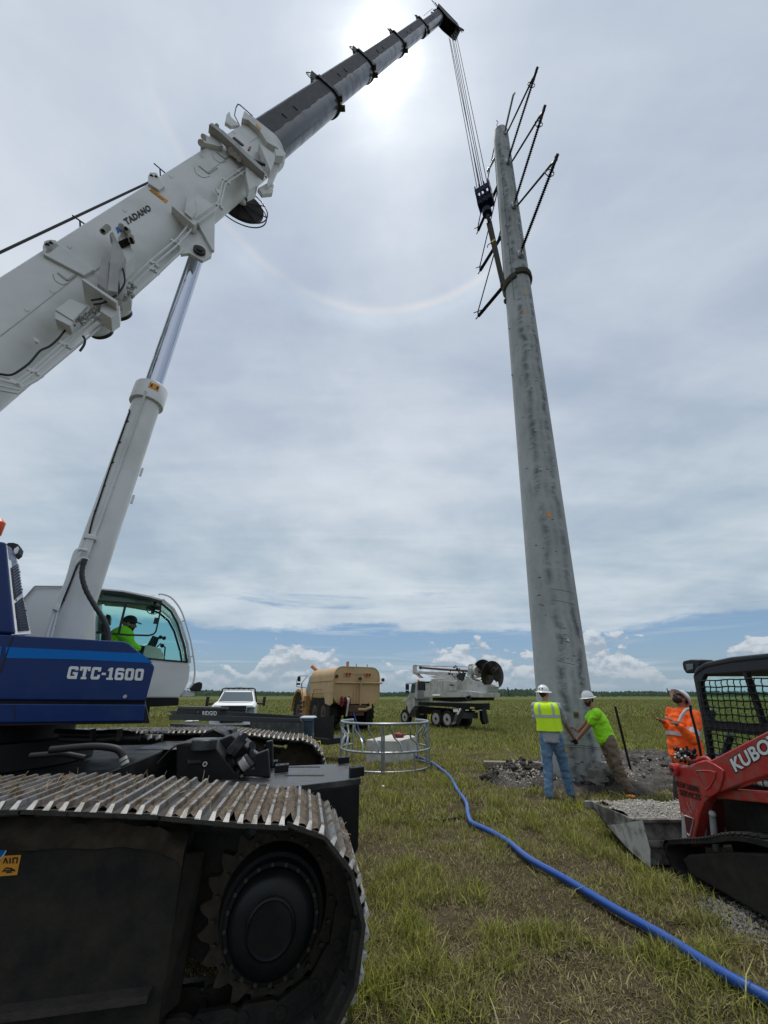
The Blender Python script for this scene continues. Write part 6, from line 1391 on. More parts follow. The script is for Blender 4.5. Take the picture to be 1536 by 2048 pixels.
wc = lerp(pel, chest, .58) + fo * .045; wrapband(Cp, wc, wc, .226, .052, ax_, rtC, fo, 0, 6.283, 40)
b = MB(); dd = (hN - eN).normalized(); 
b.tube([PY(x, y, Yc - .27) for x, y in ((1383, 1417), (1372, 1420), (1364, 1430), (1358, 1444))], .022, 8); b.build('reflective_band', 'reflective', Cp)
b = MB(); b.cyl(lerp(nS, eN, .70), lerp(nS, eN, .88), .092, .089, seg=16); b.build('reflective_band', 'reflective', Cp)
hardhat(Cp, Pf, Mf); beard(Cp, Pf, Mf); hair(Cp, Pf, Mf); glasses(Cp, Pf); boots(Cp, [(f_, fwC) for f_ in feetC])
# ---- crane operator seen through the cab glass
Yo = cpt(222, 1280, .5); Dp = thing('person', Yo, 'crane operator in lime shirt and dark cap sitting inside the crane cab', 'person')
def CP(x, y, k_=.5): return cpt(x, y, k_)
neck = CP(247, 1250); pel = CP(224, 1296); hc = CP(256, 1238); ax_ = (neck - pel).normalized(); chest = lerp(pel, neck, .6); ns_, fs_ = neck - ax_ * .06 + NS * .18, neck - ax_ * .06 - NS * .18
b = MB(); b.cap(pel, chest, .14, .16); b.cap(ns_, fs_, .06, .06); b.cap(neck - ax_ * .05, hc, .06, .058); eN = CP(262, 1287, .33); hN = CP(287, 1302, .35); eF = CP(258, 1285, .7); hF = CP(288, 1296, .65)
limb(b, [ns_, eN, hN], [.055, .045, .03]); limb(b, [fs_, eF, hF], [.055, .045, .03]); kn2 = [pel + hd * .42 + NS * .12, pel + hd * .42 - NS * .12]
for q, s_ in zip(kn2, (.1, -.1)): limb(b, [pel + NS * s_, q, q - ZX * .40 + hd * .05], [.09, .065, .045])
hO = (hd + ZX * -.08).normalized(); Pf, Mf = head(b, hc, hO, ZX); hand(b, hN, hd + ZX * -.2, -ZX, 1, .8); hand(b, hF, hd, -ZX, -1, .8); remesh(b, 'body', 'skin_tan', Dp, .011, 3)
b = MB(); b.cap(pel, chest, .17, .18); b.cap(ns_, fs_, .085, .085); limb(b, [ns_, eN, lerp(eN, hN, .85)], [.09, .07, .05]); limb(b, [fs_, eF, lerp(eF, hF, .85)], [.09, .07, .05]); remesh(b, 'shirt', 'lime', Dp, .014, 4, .008, 8, 1)
b = MB()
for q, s_ in zip(kn2, (.1, -.1)): limb(b, [pel + NS * s_, q, q - ZX * .40 + hd * .05], [.115, .085, .07])
remesh(b, 'trousers', 'black_glove', Dp, .016, 4)
b = MB(); b.ell(Pf(0, -.005, .045), (.086, .103, .085), Mf); b.prism([Pf(x, y, z) for x, y, z in ((-.06, .08, .035), (.06, .08, .035), (.05, .165, .018), (-.05, .165, .018))], (Pf(0, 0, .006) - Pf(0, 0, 0))); b.build('cap', 'black_glove', Dp); beard(Dp, Pf, Mf)

# ================================================================== COMPACT TRACK LOADER
SX = 3.02
ldr = thing('track_loader', (3.9, 4.2, 0), 'red and charcoal compact track loader with mesh sided cab at the right edge', 'loader')
XR = Vector((1, 0, 0))
def XP(x, y, X=SX): return PX(x, y, X)
# cab
XC = 3.36; XC2 = 4.55
cabo = [(1386, 1352), (1392, 1336), (1408, 1326), (1460, 1315), (1536, 1308), (1700, 1290), (1700, 1640), (1440, 1580), (1420, 1560), (1404, 1460)]
cabpts = [XP(x, y, XC) for x, y in cabo]; W_c = XR * (XC2 - XC)
winU = [(1402, 1351), (1432, 1347), (1536, 1340), (1680, 1328), (1680, 1466), (1536, 1450), (1424, 1441), (1414, 1432), (1402, 1368)]
winL = [(1414, 1464), (1420, 1461), (1536, 1474), (1680, 1488), (1680, 1600), (1434, 1546), (1424, 1540)]
def ringpanel(k, outer, holes, X, th):   # side panel as bars between outline and windows (strip quads)
    pass
k = MB()
def quadstrip(o_, i_, X, th):
    n = len(o_)
    for a in range(n):
        b_ = (a + 1) % n; q = [XP(*o_[a], X), XP(*o_[b_], X), XP(*i_[b_], X), XP(*i_[a], X)]; k.prism(q, XR * th)
o9 = [(1386, 1352), (1392, 1336), (1460, 1315), (1700, 1290), (1700, 1478), (1536, 1462), (1420, 1450), (1404, 1445), (1395, 1400)]
i9 = [(1401, 1366), (1410, 1348), (1460, 1345), (1680, 1328), (1680, 1466), (1536, 1450), (1424, 1441), (1413, 1428), (1405, 1395)]
quadstrip(o9, i9, XC, .05)
o7 = [(1404, 1445), (1420, 1450), (1536, 1462), (1700, 1478), (1700, 1660), (1440, 1590), (1421, 1560)]
i7 = [(1414, 1462), (1422, 1461), (1536, 1474), (1680, 1488), (1680, 1610), (1436, 1550), (1426, 1542)]
quadstrip(o7, i7, XC, .05); lcab = k.build('cab', 'cab_grey', ldr, bevel=.006)
k = MB(); rf = [XP(x, y, XC - .01) for x, y in ((1386, 1354), (1388, 1342), (1394, 1333), (1408, 1325), (1460, 1314), (1536, 1306), (1700, 1288), (1700, 1300), (1536, 1318), (1460, 1326), (1410, 1336), (1397, 1345))]; k.prism(rf, XR * (XC2 - XC + .02)); k.build('cab_roof', 'cab_grey', lcab, bevel=.015)
k = MB()
quad = lambda pts, X, th: k.prism([XP(x, y, X) for x, y in pts], XR * th)
fl = [XP(x, y, XC) for x, y in ((1386, 1352), (1421, 1560), (1412, 1560), (1400, 1470))]; 
# far side panel frame: parallel copy of front pillar and sill at the far side
pa, pb = XP(1390, 1345, XC), XP(1426, 1562, XC); k.bar(pa + W_c, pb + W_c, .10, .08); k.bar(XP(1395, 1350, XC) + W_c + Vector((0, -.1, 0)), XP(1700, 1330, XC) + W_c, .06, .16); k.bar(pb + W_c + ZX * .2, pb + W_c + ZX * .2 - Vector((0, 2.2, 0)), .06, .25); mid_ = XP(1420, 1452, XC) + W_c; k.bar(mid_, mid_ - Vector((0, 2.2, 0)), .05, .06)
k.bar(XP(1512, 1348, XC) + W_c * .97, XP(1540, 1450, XC) + W_c * .97, .06, .06)
k.build('far_side_frame', 'cab_grey', lcab)
k = MB(); ptop, pbot = XP(1397, 1356, XC + .06), XP(1425, 1540, XC + .06); rear = Vector((0, -2.3, 0))
k.prism([ptop, pbot, pbot + rear, ptop + rear], XR * .006); k.build('side_window', 'glass', lcab)
k = MB(); q0, q1 = ptop + W_c * .9, pbot + W_c * .9; k.prism([q0, q1, q1 + rear, q0 + rear], XR * .006); k.build('side_window', 'glass', lcab)
k = MB(); k.bar(XP(1493, 1345, XC + .02), XP(1529, 1452, XC + .02), .035, .045, XR); k.build('window_pillar', 'rubber_black', lcab)
# expanded mesh: horizontal and zigzag vertical wires on the side
wires = []
ztopm, zbotm = XP(1410, 1350, XC).z + .06, XP(1430, 1550, XC).z
def yfront(z):   # pillar line
    a_, b_ = XP(1402, 1360, XC), XP(1428, 1545, XC); t = (z - b_.z) / (a_.z - b_.z); return b_.y + (a_.y - b_.y) * t
ztopm = XP(1410, 1352, XC).z - .03
z = zbotm; j = 0
while z < ztopm:
    y0_ = yfront(z) + .0; k = MB(); n = 30; pts = [Vector((XC - .006, y0_ - 2.3 * q / n, z + (.010 if q % 2 else -.010) * 0 + .004 * math.sin(q * 1.7))) for q in range(n + 1)]; k.tube(pts, .0062, 4, False); k.build('mesh_wire', 'rubber_black', lcab); z += .062; j += 1
y = -.02
while y < 2.2:
    k = MB(); pts = []; zz = zbotm; q = 0
    while zz < ztopm:
        yy = yfront(zz) - y; pts.append(Vector((XC - .012, yy + (.006 if q % 2 else -.006), zz))); zz += .031; q += 1
    k.tube(pts, .0062, 4, False); k.build('mesh_wire', 'rubber_black', lcab); y += .075
k = MB(); c = XP(1398, 1347, XC + .1); c = XP(1390, 1345, XC - .02); 
k.prism([XP(x, y, XC + .02) for x, y in ((1364, 1327), (1366, 1322), (1380, 1319), (1398, 1320), (1400, 1330), (1390, 1345), (1372, 1347), (1366, 1338))], XR * .16); wl = k.build('work_lamp', 'rubber_black', lcab, bevel=.012)
k = MB(); k.prism([XP(x, y, XC + .012) for x, y in ((1371, 1328), (1386, 1327), (1386, 1338), (1374, 1341))], XR * .006); k.build('lens', 'glass_dark', lcab)
k = MB(); k.tube(spline([XP(x, y, XC + .25) for x, y in ((1381, 1410), (1382, 1425), (1390, 1455), (1400, 1500), (1408, 1560))], 4), .014, 7); k.build('hose', 'rubber_black', ldr)
k = MB(); k.tube(spline([XP(x, y, XC + .45) for x, y in ((1440, 1545), (1446, 1528), (1452, 1500), (1462, 1470))], 4), .035, 8); k.ell(XP(1424, 1425, XC + .3), .04); k.prism([XP(x, y, XC + .4) for x, y in ((1425, 1560), (1430, 1520), (1450, 1500), (1470, 1560))], XR * .3); k.build('seat_and_levers', 'cab_grey', lcab)
# lower body
k = MB(); k.hexa([Vector((3.36, 1.9, .28)), Vector((4.6, 1.9, .28)), Vector((4.6, 4.75, .28)), Vector((3.36, 4.75, .28))], [Vector((3.36, 1.9, .98)), Vector((4.6, 1.9, .98)), Vector((4.6, 4.80, .84)), Vector((3.36, 4.80, .84))]); k.build('chassis', 'black_dusty', ldr, bevel=.02)
# lift arms
XA = 3.10
arm = [(1347, 1537), (1348, 1531), (1355, 1529), (1364, 1533), (1372, 1533), (1384, 1527), (1404, 1520), (1415, 1520), (1421, 1520), (1536, 1461), (1700, 1375), (1700, 1500), (1536, 1550), (1470, 1573), (1436, 1586), (1421, 1594), (1409, 1606), (1400, 1630), (1391, 1665), (1388, 1692), (1364, 1688), (1362, 1640), (1352, 1570)]
for dx_ in (0, 1.55):
    k = MB(); k.prism([XP(x, y, XA) + XR * dx_ for x, y in arm], XR * .10); la = k.build('lift_arm', 'red_paint', ldr, bevel=.012)
    if dx_ == 0: arm0 = la
k = MB(); k.prism([XP(x, y, XA - .012) for x, y in ((1379, 1534), (1393, 1525), (1412, 1521), (1426, 1527), (1442, 1537), (1447, 1542), (1447, 1555), (1442, 1572), (1436, 1585), (1421, 1594), (1405, 1592), (1390, 1560))], XR * .014); k.build('knuckle_plate', 'red_paint', arm0, bevel=.008)
k = MB(); k.tube([XP(x, y, XA - .014) for x, y in ((1393, 1546), (1394, 1542), (1408, 1541), (1421, 1542), (1432, 1545), (1430, 1556), (1420, 1574), (1413, 1579), (1406, 1574), (1400, 1560), (1393, 1546))], .006, 5); k.build('pressed_rim', 'red_paint', arm0)
k = MB(); pc = XP(1348, 1539, XA - .02); k.lathe(pc + XR * .06, -XR, [(0, .055), (.07, .055), (.08, .045), (.08, .02)], 18); k.build('pivot_boss', 'red_paint', arm0); k = MB(); k.cyl(pc - XR * .022, pc - XR * .03, .018, seg=10); k.build('pivot_pin', 'rubber_black', arm0)
k = MB(); k.tube(spline([XP(x, y, XA + .03) for x, y in ((1380, 1520), (1392, 1521), (1405, 1516), (1414, 1516), (1421, 1522))], 4), .016, 8); k.ell(XP(1378, 1519, XA + .03), .028); k.tube([XP(x, y, XA + .1) for x, y in ((1378, 1499), (1390, 1500), (1392, 1510))], .008, 6); k.build('hose_guard', 'red_paint', arm0)
k = MB(); 
for _ in range(46):
    x, y = 1350 + rng.random() * 36, 1498 + rng.random() * 26; y += (x - 1350) * .15; p = XP(x, y, XA + .1 * rng.random()); d_ = Vector((rng.random() * .4, rng.random() - .5, rng.random() - .5)).normalized(); k.cyl(p, p + d_ * (.02 + .05 * rng.random()), .008 + .010 * rng.random(), seg=8)
k.build('hose_couplers', 'black_paint', arm0)
k = MB()
for _ in range(7):
    x, y = 1350 + rng.random() * 32, 1502 + rng.random() * 24; p = XP(x, y, XA + .02); k.cyl(p, p + Vector((-.02, .03 * (rng.random() - .5), .02)), .012, seg=10)
k.build('coupler_cap', 'steel_rim', arm0)
k = MB(); k.prism([XP(x, y, XA - .004) for x, y in ((1370, 1631), (1387, 1637), (1380, 1672), (1376, 1668), (1372, 1655))], XR * .006); k.build('recess', 'red_dark', arm0)
k = MB(); k.tube([XP(x, y, XA - .006) for x, y in ((1370, 1631), (1387, 1637), (1380, 1672), (1375, 1667))], .007, 5); k.prism([XP(x, y, XA - .004) for x, y in ((1363, 1625), (1368, 1632), (1376, 1690), (1364, 1688))], XR * .005)
for _ in range(26):
    x, y = 1366 + rng.random() * 26, 1598 + rng.random() * 34; k.bar(XP(x, y, XA - .001), XP(x + 1 + rng.random() * 2, y + 3 + rng.random() * 9, XA - .001), .002, .002, XR)
k.build('worn_steel', 'steel_rim', arm0)
for txt, x0_, x1_, yb0, yb1, hgt in (('BLEW DAWN', 1354, 1398, 1573, 1586, 12), ('SERVICES', 1360, 1402, 1590, 1602, 12)):
    text_mesh('lettering', txt, 'letter_black', arm0, XP(x0_, yb0, XA - .003), XP(x1_, yb1, XA - .003), XP(x0_ - 1.5, yb0 - hgt, XA - .003), .002, bold=.02)
for off, m_, nm in ((.05, 'letter_black', 'lettering_outline'), (.012, 'letter_white', 'lettering')):
    e = .0 if nm == 'lettering' else 1.6; X_ = XA - (.003 if e else .006)
    text_mesh(nm, 'KUBOTA', m_, arm0, XP(1472 - e, 1545 + e * 1.5, X_), XP(1590 + e, 1477 + e * 0.6, X_), XP(1459 - e, 1519 - e * .6, X_), .002, bold=.03 if not e else .07)
k = MB(); k.bar(XP(1440, 1586, XA + .12), XP(1700, 1608, XA + .12), .08, .13, XR); k.build('lower_link', 'red_paint', ldr, bevel=.01)
k = MB(); k.prism([XP(x, y, XA + .15) for x, y in ((1415, 1640), (1430, 1600), (1434, 1640), (1430, 1695), (1412, 1695))], XR * .08); k.build('tilt_cylinder_bracket', 'red_dark', ldr); k = MB(); k.cyl(XP(1424, 1625, XA + .1), XP(1432, 1700, XA + .1), .028, seg=12); k.ell(XP(1425, 1628, XA + .06), .03); k.build('tilt_cylinder', 'steel_rim', ldr)
# tracks
def lpath(y0, y1):
    P_ = [(5.10, .02), (5.20, .08), (5.25, .17), (5.22, .24), (5.12, .285), (4.6, .44), (3.9, .64), (2.3, .74), (2.0, .6), (1.9, .4), (2.1, .02)]; return P_
for x0 in (2.99, 4.56):
    lp = spline([Vector((0, a, b)) for a, b in lpath(0, 0)] + [Vector((0, 5.10, .02))], 6); k = MB(); o_ = [Vector((x0, p.y, p.z)) for p in lp]; cen_ = Vector((x0, 3.6, .3))
    inn_ = [Vector((x0, p.y, p.z)) + (cen_ - Vector((x0, p.y, p.z))).normalized() * .05 for p in lp]; n = len(lp)
    for i in range(n - 1):
        a, b_ = o_[i], o_[i + 1]; c_, d_ = inn_[i + 1], inn_[i]; k.prism([a, b_, c_, d_], XR * .40)
    tb = k.build('rubber_track', 'rubber', ldr)
    k = MB(); 
    for i in range(0, n - 1):
        for q in (0, .5):
            p = lerp(o_[i], o_[i + 1], q); nrm = -(cen_ - p); nrm.x = 0; nrm.normalize(); t_ = (o_[i + 1] - o_[i]).normalized(); k.bar(p + nrm * .008 + XR * .01, p + nrm * .008 + XR * .17, .045, .026, nrm); k.bar(p + nrm * .008 + XR * .22 + t_ * .03, p + nrm * .008 + XR * .39 + t_ * .03, .045, .026, nrm)
    k.build('tread_lug', 'rubber', tb)
    k = MB(); k.prism([Vector((x0 + .05, a, b)) for a, b in ((5.0, .07), (5.06, .17), (4.95, .24), (4.4, .42), (3.8, .58), (2.4, .66), (2.2, .4), (2.3, .08))], XR * .28); k.build('track_frame', 'black_dusty', tb, bevel=.02)
# bucket with shell rock
bl_ = [(5.38, .02), (5.42, .20), (5.46, .40), (5.6, .42), (6.45, .34), (6.62, .30), (6.5, .22), (6.1, .14), (5.75, .03)]
def bp(y, z, X): return Vector((X, y, z))
bk = MB(); bx0, bx1 = 2.84, 4.95
side = [(5.40, .02), (5.44, .40), (6.50, .36), (6.44, .29), (6.05, .14), (5.7, .03)]
sk = lambda x0, sgn_: [Vector((x0 + (-.0 + .0 * (y - 5.4)), y, z)) for y, z in side]
bk.prism(sk(bx0, 1), XR * .025); bk.prism(sk(bx1 - .025, 1), XR * .025)
for (a, b_) in zip(side[3:] + [side[0]], side[4:] + [side[0], side[1]]): 
    bk.prism([bp(a[0], a[1], bx0), bp(b_[0], b_[1], bx0), bp(b_[0], b_[1] + .015, bx0), bp(a[0], a[1] + .015, bx0)] if abs(a[0] - b_[0]) > .1 else [bp(a[0], a[1], bx0), bp(b_[0], b_[1], bx0), bp(b_[0] + .02, b_[1], bx0), bp(a[0] + .02, a[1], bx0)], XR * (bx1 - bx0))
bucket = bk.build('bucket', 'bucket_steel', ldr)
k = MB(); k.prism([PX(x, y, bx0 - .008) for x, y in ((1214, 1650), (1240, 1648), (1284, 1640), (1300, 1700), (1301, 1737), (1262, 1703))], XR * .006); k.build('side_cutter', 'bucket_bright', bucket)
k = MB(); k.bar(bp(6.44, .285, bx0), bp(6.44, .285, bx1), .16, .025); k.bar(bp(6.46, .30, bx0 - .01), bp(6.46, .37, bx0 - .01), .05, .16); k.build('cutting_edge', 'bucket_steel', bucket, bevel=.004)
k = MB(); k.bar(bp(5.42, .40, bx0), bp(5.42, .40, bx1), .06, .03); k.bar(bp(5.39, .20, bx0), bp(5.39, .20, bx1), .02, .06); k.build('top_rail', 'bucket_steel', bucket, bevel=.004)
fx, fy = np.meshgrid(np.linspace(bx0 + .02, bx1 - .02, 60), np.linspace(5.45, 6.42, 34)); fz = .375 - .02 * (fy - 5.4) + (fbm(fx, fy, 5, 77, 4) - .4) * .10 + .05 * np.sin((fy - 5.45) / .97 * 3.14)
V = np.stack([fx, fy, fz], -1).reshape(-1, 3); i = np.arange(V.shape[0]).reshape(fx.shape); Fq = np.stack([i[:-1, :-1], i[:-1, 1:], i[1:, 1:], i[1:, :-1]], -1).reshape(-1, 4)
fill = thing('shell_rock_load', (3.9, 5.9, .38), 'heap of crushed white shell rock filling the loader bucket', 'rock pile'); me = bpy.data.meshes.new('heap'); me.from_pydata([tuple(Vector(p) - Vector((3.9, 5.9, .38))) for p in V], [], [tuple(map(int, f)) for f in Fq]); me.materials.append(MATS['shell_dark']); o = bpy.data.objects.new('heap', me); COL.objects.link(o); o.parent = fill
idx = rng.integers(0, len(V), 2600); scatter('shell_fragment', 'shell', [V[j] + np.array([rng.normal() * .02, rng.normal() * .02, .004]) for j in idx], [.005 + .014 * rng.random() ** 2 for _ in idx], None, None, fill)
# ================================================================== SMALLER THINGS NEAR THE POLE
# spoil mound, excavated lumps, timber
k = MB(); t0 = PZ(968, 1530, .10); t1 = PZ(1110, 1533, .12); t1 = t0 + (t1 - t0).normalized() * 1.75; d_ = (t1 - t0).normalized(); s_ = Vector((-d_.y, d_.x, 0)); rings = []
for i in range(15):
    p = lerp(t0, t1, i / 14) ; e = .02 * mn.noise(Vector((i * .6, 0, 1))); rings.append([p + s_ * (a * .13) + ZX * (b * (.065 + e) + .02) for a, b in ((-1, -1), (1, -1), (1.02, .1), (.95, 1), (0, 1.06 + e * 5), (-.95, .98), (-1.03, 0))])
k.loft(rings, True, False); tb_ = k.build('timber', 'wood_grey', None, loc=t0); tag(tb_, 'weathered grey timber beam lying in the grass left of the pole', 'timber')
k = MB(); t0b = PZ(1185, 1528, .1); rings = []
for i in range(9):
    p = t0b + d_ * (i * .09); rings.append([p + s_ * (a * .12) + ZX * (b * .045) for a, b in ((-1, -1), (1, -1), (1, 1), (-1, 1))])
k.loft(rings, True, False); o = k.build('timber', 'wood_grey', None, loc=t0b); tag(o, 'broken end of a grey timber beam just right of the pole', 'timber')
c = PZ(1212, 1578, 0); c = Vector((c.x, c.y + .1, .14)); k = MB(); lump(k, c, (.34, .26, .27), 4.2, .34, 40, 26, 2.2); o = k.build('shell_boulder', 'shell_dark', None, loc=c, recalc=False); tag(o, 'pale lump of shell rock with dark hollow behind the leaning man', 'rock')
pts = []; sz_ = []
for _ in range(420):
    t = rng.random() * 6.28; u = rng.random(); pts.append((c.x + .34 * u * math.cos(t), c.y - .1 + .26 * u * math.sin(t), c.z + .12 + .1 * (1 - u))); sz_.append(.01 + .016 * rng.random())
k = MB(); cm = PZ(1070, 1575, 0); 
for i in range(130):
    x, y = rng.normal() * .6, rng.normal() * .30; r_ = .025 + .06 * rng.random() ** 2; q = Vector((3.0 + x * .75, 9.9 + y, 0)); q.z = float(mudz(q.x, q.y)) + .02; lump(k, q, (r_, r_ * .9, r_ * .7), i * 1.7, .5, 12, 8, 2.2)
for i in range(170):
    x, y = rng.random() * 5, rng.random() * 3.6; r_ = .03 + .07 * rng.random() ** 2; q = Vector((4.9 + x, 9.6 + y, 0)); 
    if mud_mask(q.x, q.y) > .9: continue
    q.z = float(mudz(q.x, q.y)) + .01; lump(k, q, (r_, r_ * .9, r_ * .6), i * 2.3, .5, 10, 7, 2.2)
lump(k, c + Vector((.10, -.20, -.02)), (.17, .10, .13), 8.8, .4, 20, 14)  # dark lump before the shell boulder, standing in for the shade of its hollow
# collar of dug soil against the pole foot
for i in range(44):
    t = i / 44 * 6.28; r_ = .04 + .06 * rng.random(); q = Vector((PB0.x + math.cos(t) * (.66 + .2 * rng.random()), PB0.y + math.sin(t) * (.66 + .2 * rng.random()), 0)); q.z = float(mudz(q.x, q.y)) + .02; lump(k, q, (r_, r_, r_ * .6), i * 3.1, .5, 12, 8, 2.2)
o = k.build('soil_clods', 'soil', None, recalc=False); tag(o, 'dark clods of dug earth heaped round the foot of the pole, one standing in for shade in the rock hollow', 'soil', kind='stuff')
MATS['mud'].node_tree.nodes['Principled BSDF'].inputs['Roughness'].default_value = .85
# digging bar leaning in the mud
a, b_ = PY(1230, 1412, 10.3), PZ(1262, 1542, .08); e_ = PZ(1272, 1558, .03); k = MB(); k.tube([a, lerp(a, b_, .5), b_, e_], .026, 8); o = k.build('digging_bar', 'rubber_black', None, loc=b_); tag(o, 'long black steel bar standing tilted in the mud right of the pole', 'bar')
a, b_ = PZ(1218, 1582, .05), PZ(1256, 1596, .03); sh = thing('shovel', a, 'shovel with orange end lying flat on the mud by the leaning man boots', 'shovel'); k = MB(); k.tube([a, b_], .014, 7); k.build('handle', 'wood_grey', sh)
k = MB(); k.ell(b_ + Vector((.05, 0, .02)), (.09, .05, .03)); k.build('grip', 'orange_lamp', sh)
# blue water hose
hp = [(1700, 2095), (1536, 2003), (1440, 1950), (1330, 1880), (1230, 1822), (1130, 1762), (1060, 1722), (1020, 1690), (985, 1668), (950, 1652), (941, 1645), (936, 1630), (932, 1608), (915, 1582), (903, 1560), (892, 1548), (868, 1530), (850, 1521), (840, 1517)]
HR = .034
pts = [PZ(x, y, HR) for x, y in hp]; pts = [Vector((p.x, p.y, HR + .022 + .5 * float(fbm(p.x, p.y, .9, 1) - .5) * .07)) for p in pts]
back = [Vector((.3, 15.5, 0)), Vector((-.3, 17, 0)), PZ(716, 1462, -.1), Vector((-1.35, 24.8, 0))]; back = [Vector((p.x, p.y, float(gz(p.x, p.y)) + HR)) for p in back] + [PY(705, 1420, 25.6)]
k = MB(); sp_ = spline(pts + back, 12); k.tube(sp_, HR, 14); hose = k.build('water_hose', 'blue_hose', None, loc=pts[5]); tag(hose, 'thick blue lay-flat water hose snaking across the grass to the tanker', 'hose')
k = MB(); cb = spline([PZ(x, y, .02) for x, y in ((810, 1634), (835, 1638), (880, 1640), (905, 1637), (925, 1632), (934, 1622))], 6); k.tube(cb, .014, 6); o = k.build('black_cable', 'rubber_black', None, loc=cb[0]); tag(o, 'thin black cable lying in the grass left of the blue hose bend', 'cable')
k = MB(); p = PZ(766, 1573, .03); k.box(p, (.05, .04, .03), Matrix.Rotation(.5, 3, 'X')); o = k.build('litter_scrap', 'paper', None, loc=p); tag(o, 'tiny white scrap of litter in the grass in front of the hay ring', 'litter')
# ------------------------------------------------------------------ hay ring and concrete block
hc_ = Vector((.02, 12.0, 0)); hrg = thing('hay_ring', hc_, 'galvanised steel tube cattle feeder ring with curved bars round the concrete block', 'feeder ring')
RR = 1.18; gzz = float(gz(0, 12)); A0, A1 = R(-262), R(64)
A0, A1 = R(141), R(400)
def hp_(a, r=RR, z=0.): return hc_ + Vector((math.cos(a) * r, math.sin(a) * r, z))
for z, r_ in ((1.03, .030), (.42, .026), (.03, .022)):
    k = MB(); k.tube([hp_(t, RR, z) for t in np.linspace(A0, A1, 60)], r_, 10); k.build('hoop', 'galvanised', hrg)
k = MB()
for t in (A0, A1): k.cyl(hp_(t, RR, 1.03) - hp_(t, 0) * 0, hp_(t, RR, 1.03) + Vector((0, .02, 0)), .034, seg=10)
pa = [R(270 - 3), R(270 - 1), R(180 + 8), R(150), R(122), R(360 - 20), R(360 + 12), R(360 + 40)]
for t in (R(266.5), R(269), R(178), R(152), R(141), R(352), R(375), R(398)):
    k = MB(); k.cyl(hp_(t, RR, -.02), hp_(t, RR, 1.03), .024, seg=8); k.build('post', 'galvanised', hrg)
for t in (R(215), R(308)): k = MB(); k.cyl(hp_(t, RR, -.02), hp_(t, RR, .42), .022, seg=8); k.build('post', 'galvanised', hrg)
for t in (R(160), R(190), R(208), R(236), R(256), R(284), R(308), R(336), R(2), R(28)):
    dt_ = R(9)
    k = MB(); k.tube(spline([hp_(t - dt_ * .6, RR, 1.03), hp_(t - dt_ * .6, RR, .88), hp_(t - dt_ * .1, RR - .10, .72), hp_(t + dt_ * .6, RR - .03, .60), hp_(t + dt_ * .8, RR, .42)], 5), .022, 8); k.build('curved_bar', 'galvanised', hrg)
mat('concrete', (.58, .57, .52), .9, col2=(.42, .41, .38), cscale=7, camt=.8, bump=.5, bscale=25, dirt=(.18, .17, .15), damt=.5, dscale=2.5)
p0 = PZ(795, 1531, 0); p0.z = float(gz(p0.x, p0.y)); e1 = (PZ(727, 1528, 0) - PZ(795, 1533, 0)).normalized(); e1.z = 0; e2 = Vector((-e1.y, e1.x, 0)); 
if e2.y < 0: e2 = -e2
p0 -= ZX * .03
k = MB(); k.hexa([p0, p0 + e1 * .93, p0 + e1 * .93 + e2 * 1.75, p0 + e2 * 1.75], [q + ZX * .60 for q in (p0, p0 + e1 * .93, p0 + e1 * .93 + e2 * 1.75, p0 + e2 * 1.75)]); cblk = k.build('concrete_block', 'concrete', None, bevel=.015, loc=p0); tag(cblk, 'large pale concrete block standing inside the galvanised hay ring', 'concrete block')
rb = PY(797, 1474, 13.0); rb.z = p0.z + .60 + .055; k = MB(); k.ell(rb, (.16, .11, .08)); k.ell(rb + Vector((.08, .03, .01)), (.10, .08, .06)); rbag = remesh(k, 'red_bag', 'maroon', None, .012, 4, .015, 12); tag(rbag, 'small dark red bundle lying on top of the concrete block', 'bag')
k = MB(); k.tube(spline([rb + Vector((.15, 0, 0)), rb + Vector((.35, .05, .03)), rb + Vector((.55, .0, -.04)), rb + Vector((.58, -.1, -.05))], 4), .014, 6); o = k.build('strap', 'rubber_black', None, loc=rb + Vector((.2, 0, 0))); tag(o, 'thin dark strap trailing right from the red bundle on the block', 'strap')
# ------------------------------------------------------------------ trailer, tool box, bin
Yt = 12.2; tu = Vector((-1.2, 1.0, 0)).normalized(); tn_ = Vector((-tu.y, tu.x, 0))
if tn_.y > 0: tn_ = -tn_     # towards camera
PTl = PY(655, 1480, Yt); 
def PT(x, y, o=0.): return PP(x, y, PTl + tn_ * o, tn_)
trl = thing('flatbed_trailer', Vector((PTl.x - 1, PTl.y, float(gz(0, Yt)))), 'low black flatbed trailer parked behind the far crane track', 'trailer')
k = MB(); k.prism([PT(x, y) for x, y in ((340, 1447), (655, 1478), (655, 1490), (640, 1489), (340, 1462))], tn_ * -.9); k.build('deck', 'black_paint', trl, bevel=.01)
k = MB(); k.prism([PT(x, y) for x, y in ((338, 1430), (360, 1428), (600, 1438), (604, 1446), (345, 1440), (338, 1441))], tn_ * -.05); k.prism([PT(x, y, -1.8) for x, y in ((338, 1422), (420, 1421), (622, 1433), (622, 1440), (345, 1430))], tn_ * -.05); k.build('side_rail', 'cab_grey', trl)
k = MB(); k.prism([PT(x, y) for x, y in ((500, 1442), (606, 1443), (606, 1470), (500, 1462))], tn_ * -.04); k.build('side_board', 'black_worn_top', trl)
eg = PT(662, 1478); k = MB(); e_top = PT(662, 1434).z; q0 = eg; q1 = eg - tn_ * 1.5; k.prism([PT(628, 1436, -.2), PT(628, 1480, -.2), PT(664, 1481, -.2), PT(664, 1432, -.2)], tn_ * -.05); k.bar(PT(665, 1430), PT(665, 1480), .05, .05); k.build('tailgate', 'black_paint', trl)
k = MB()
for x in (470, 520): k.lathe(PT(x, 1494, -.2), -tn_, [(0, .12), (0, .33), (.22, .33), (.22, .12)], 20)
k.build('wheel', 'rubber', trl)
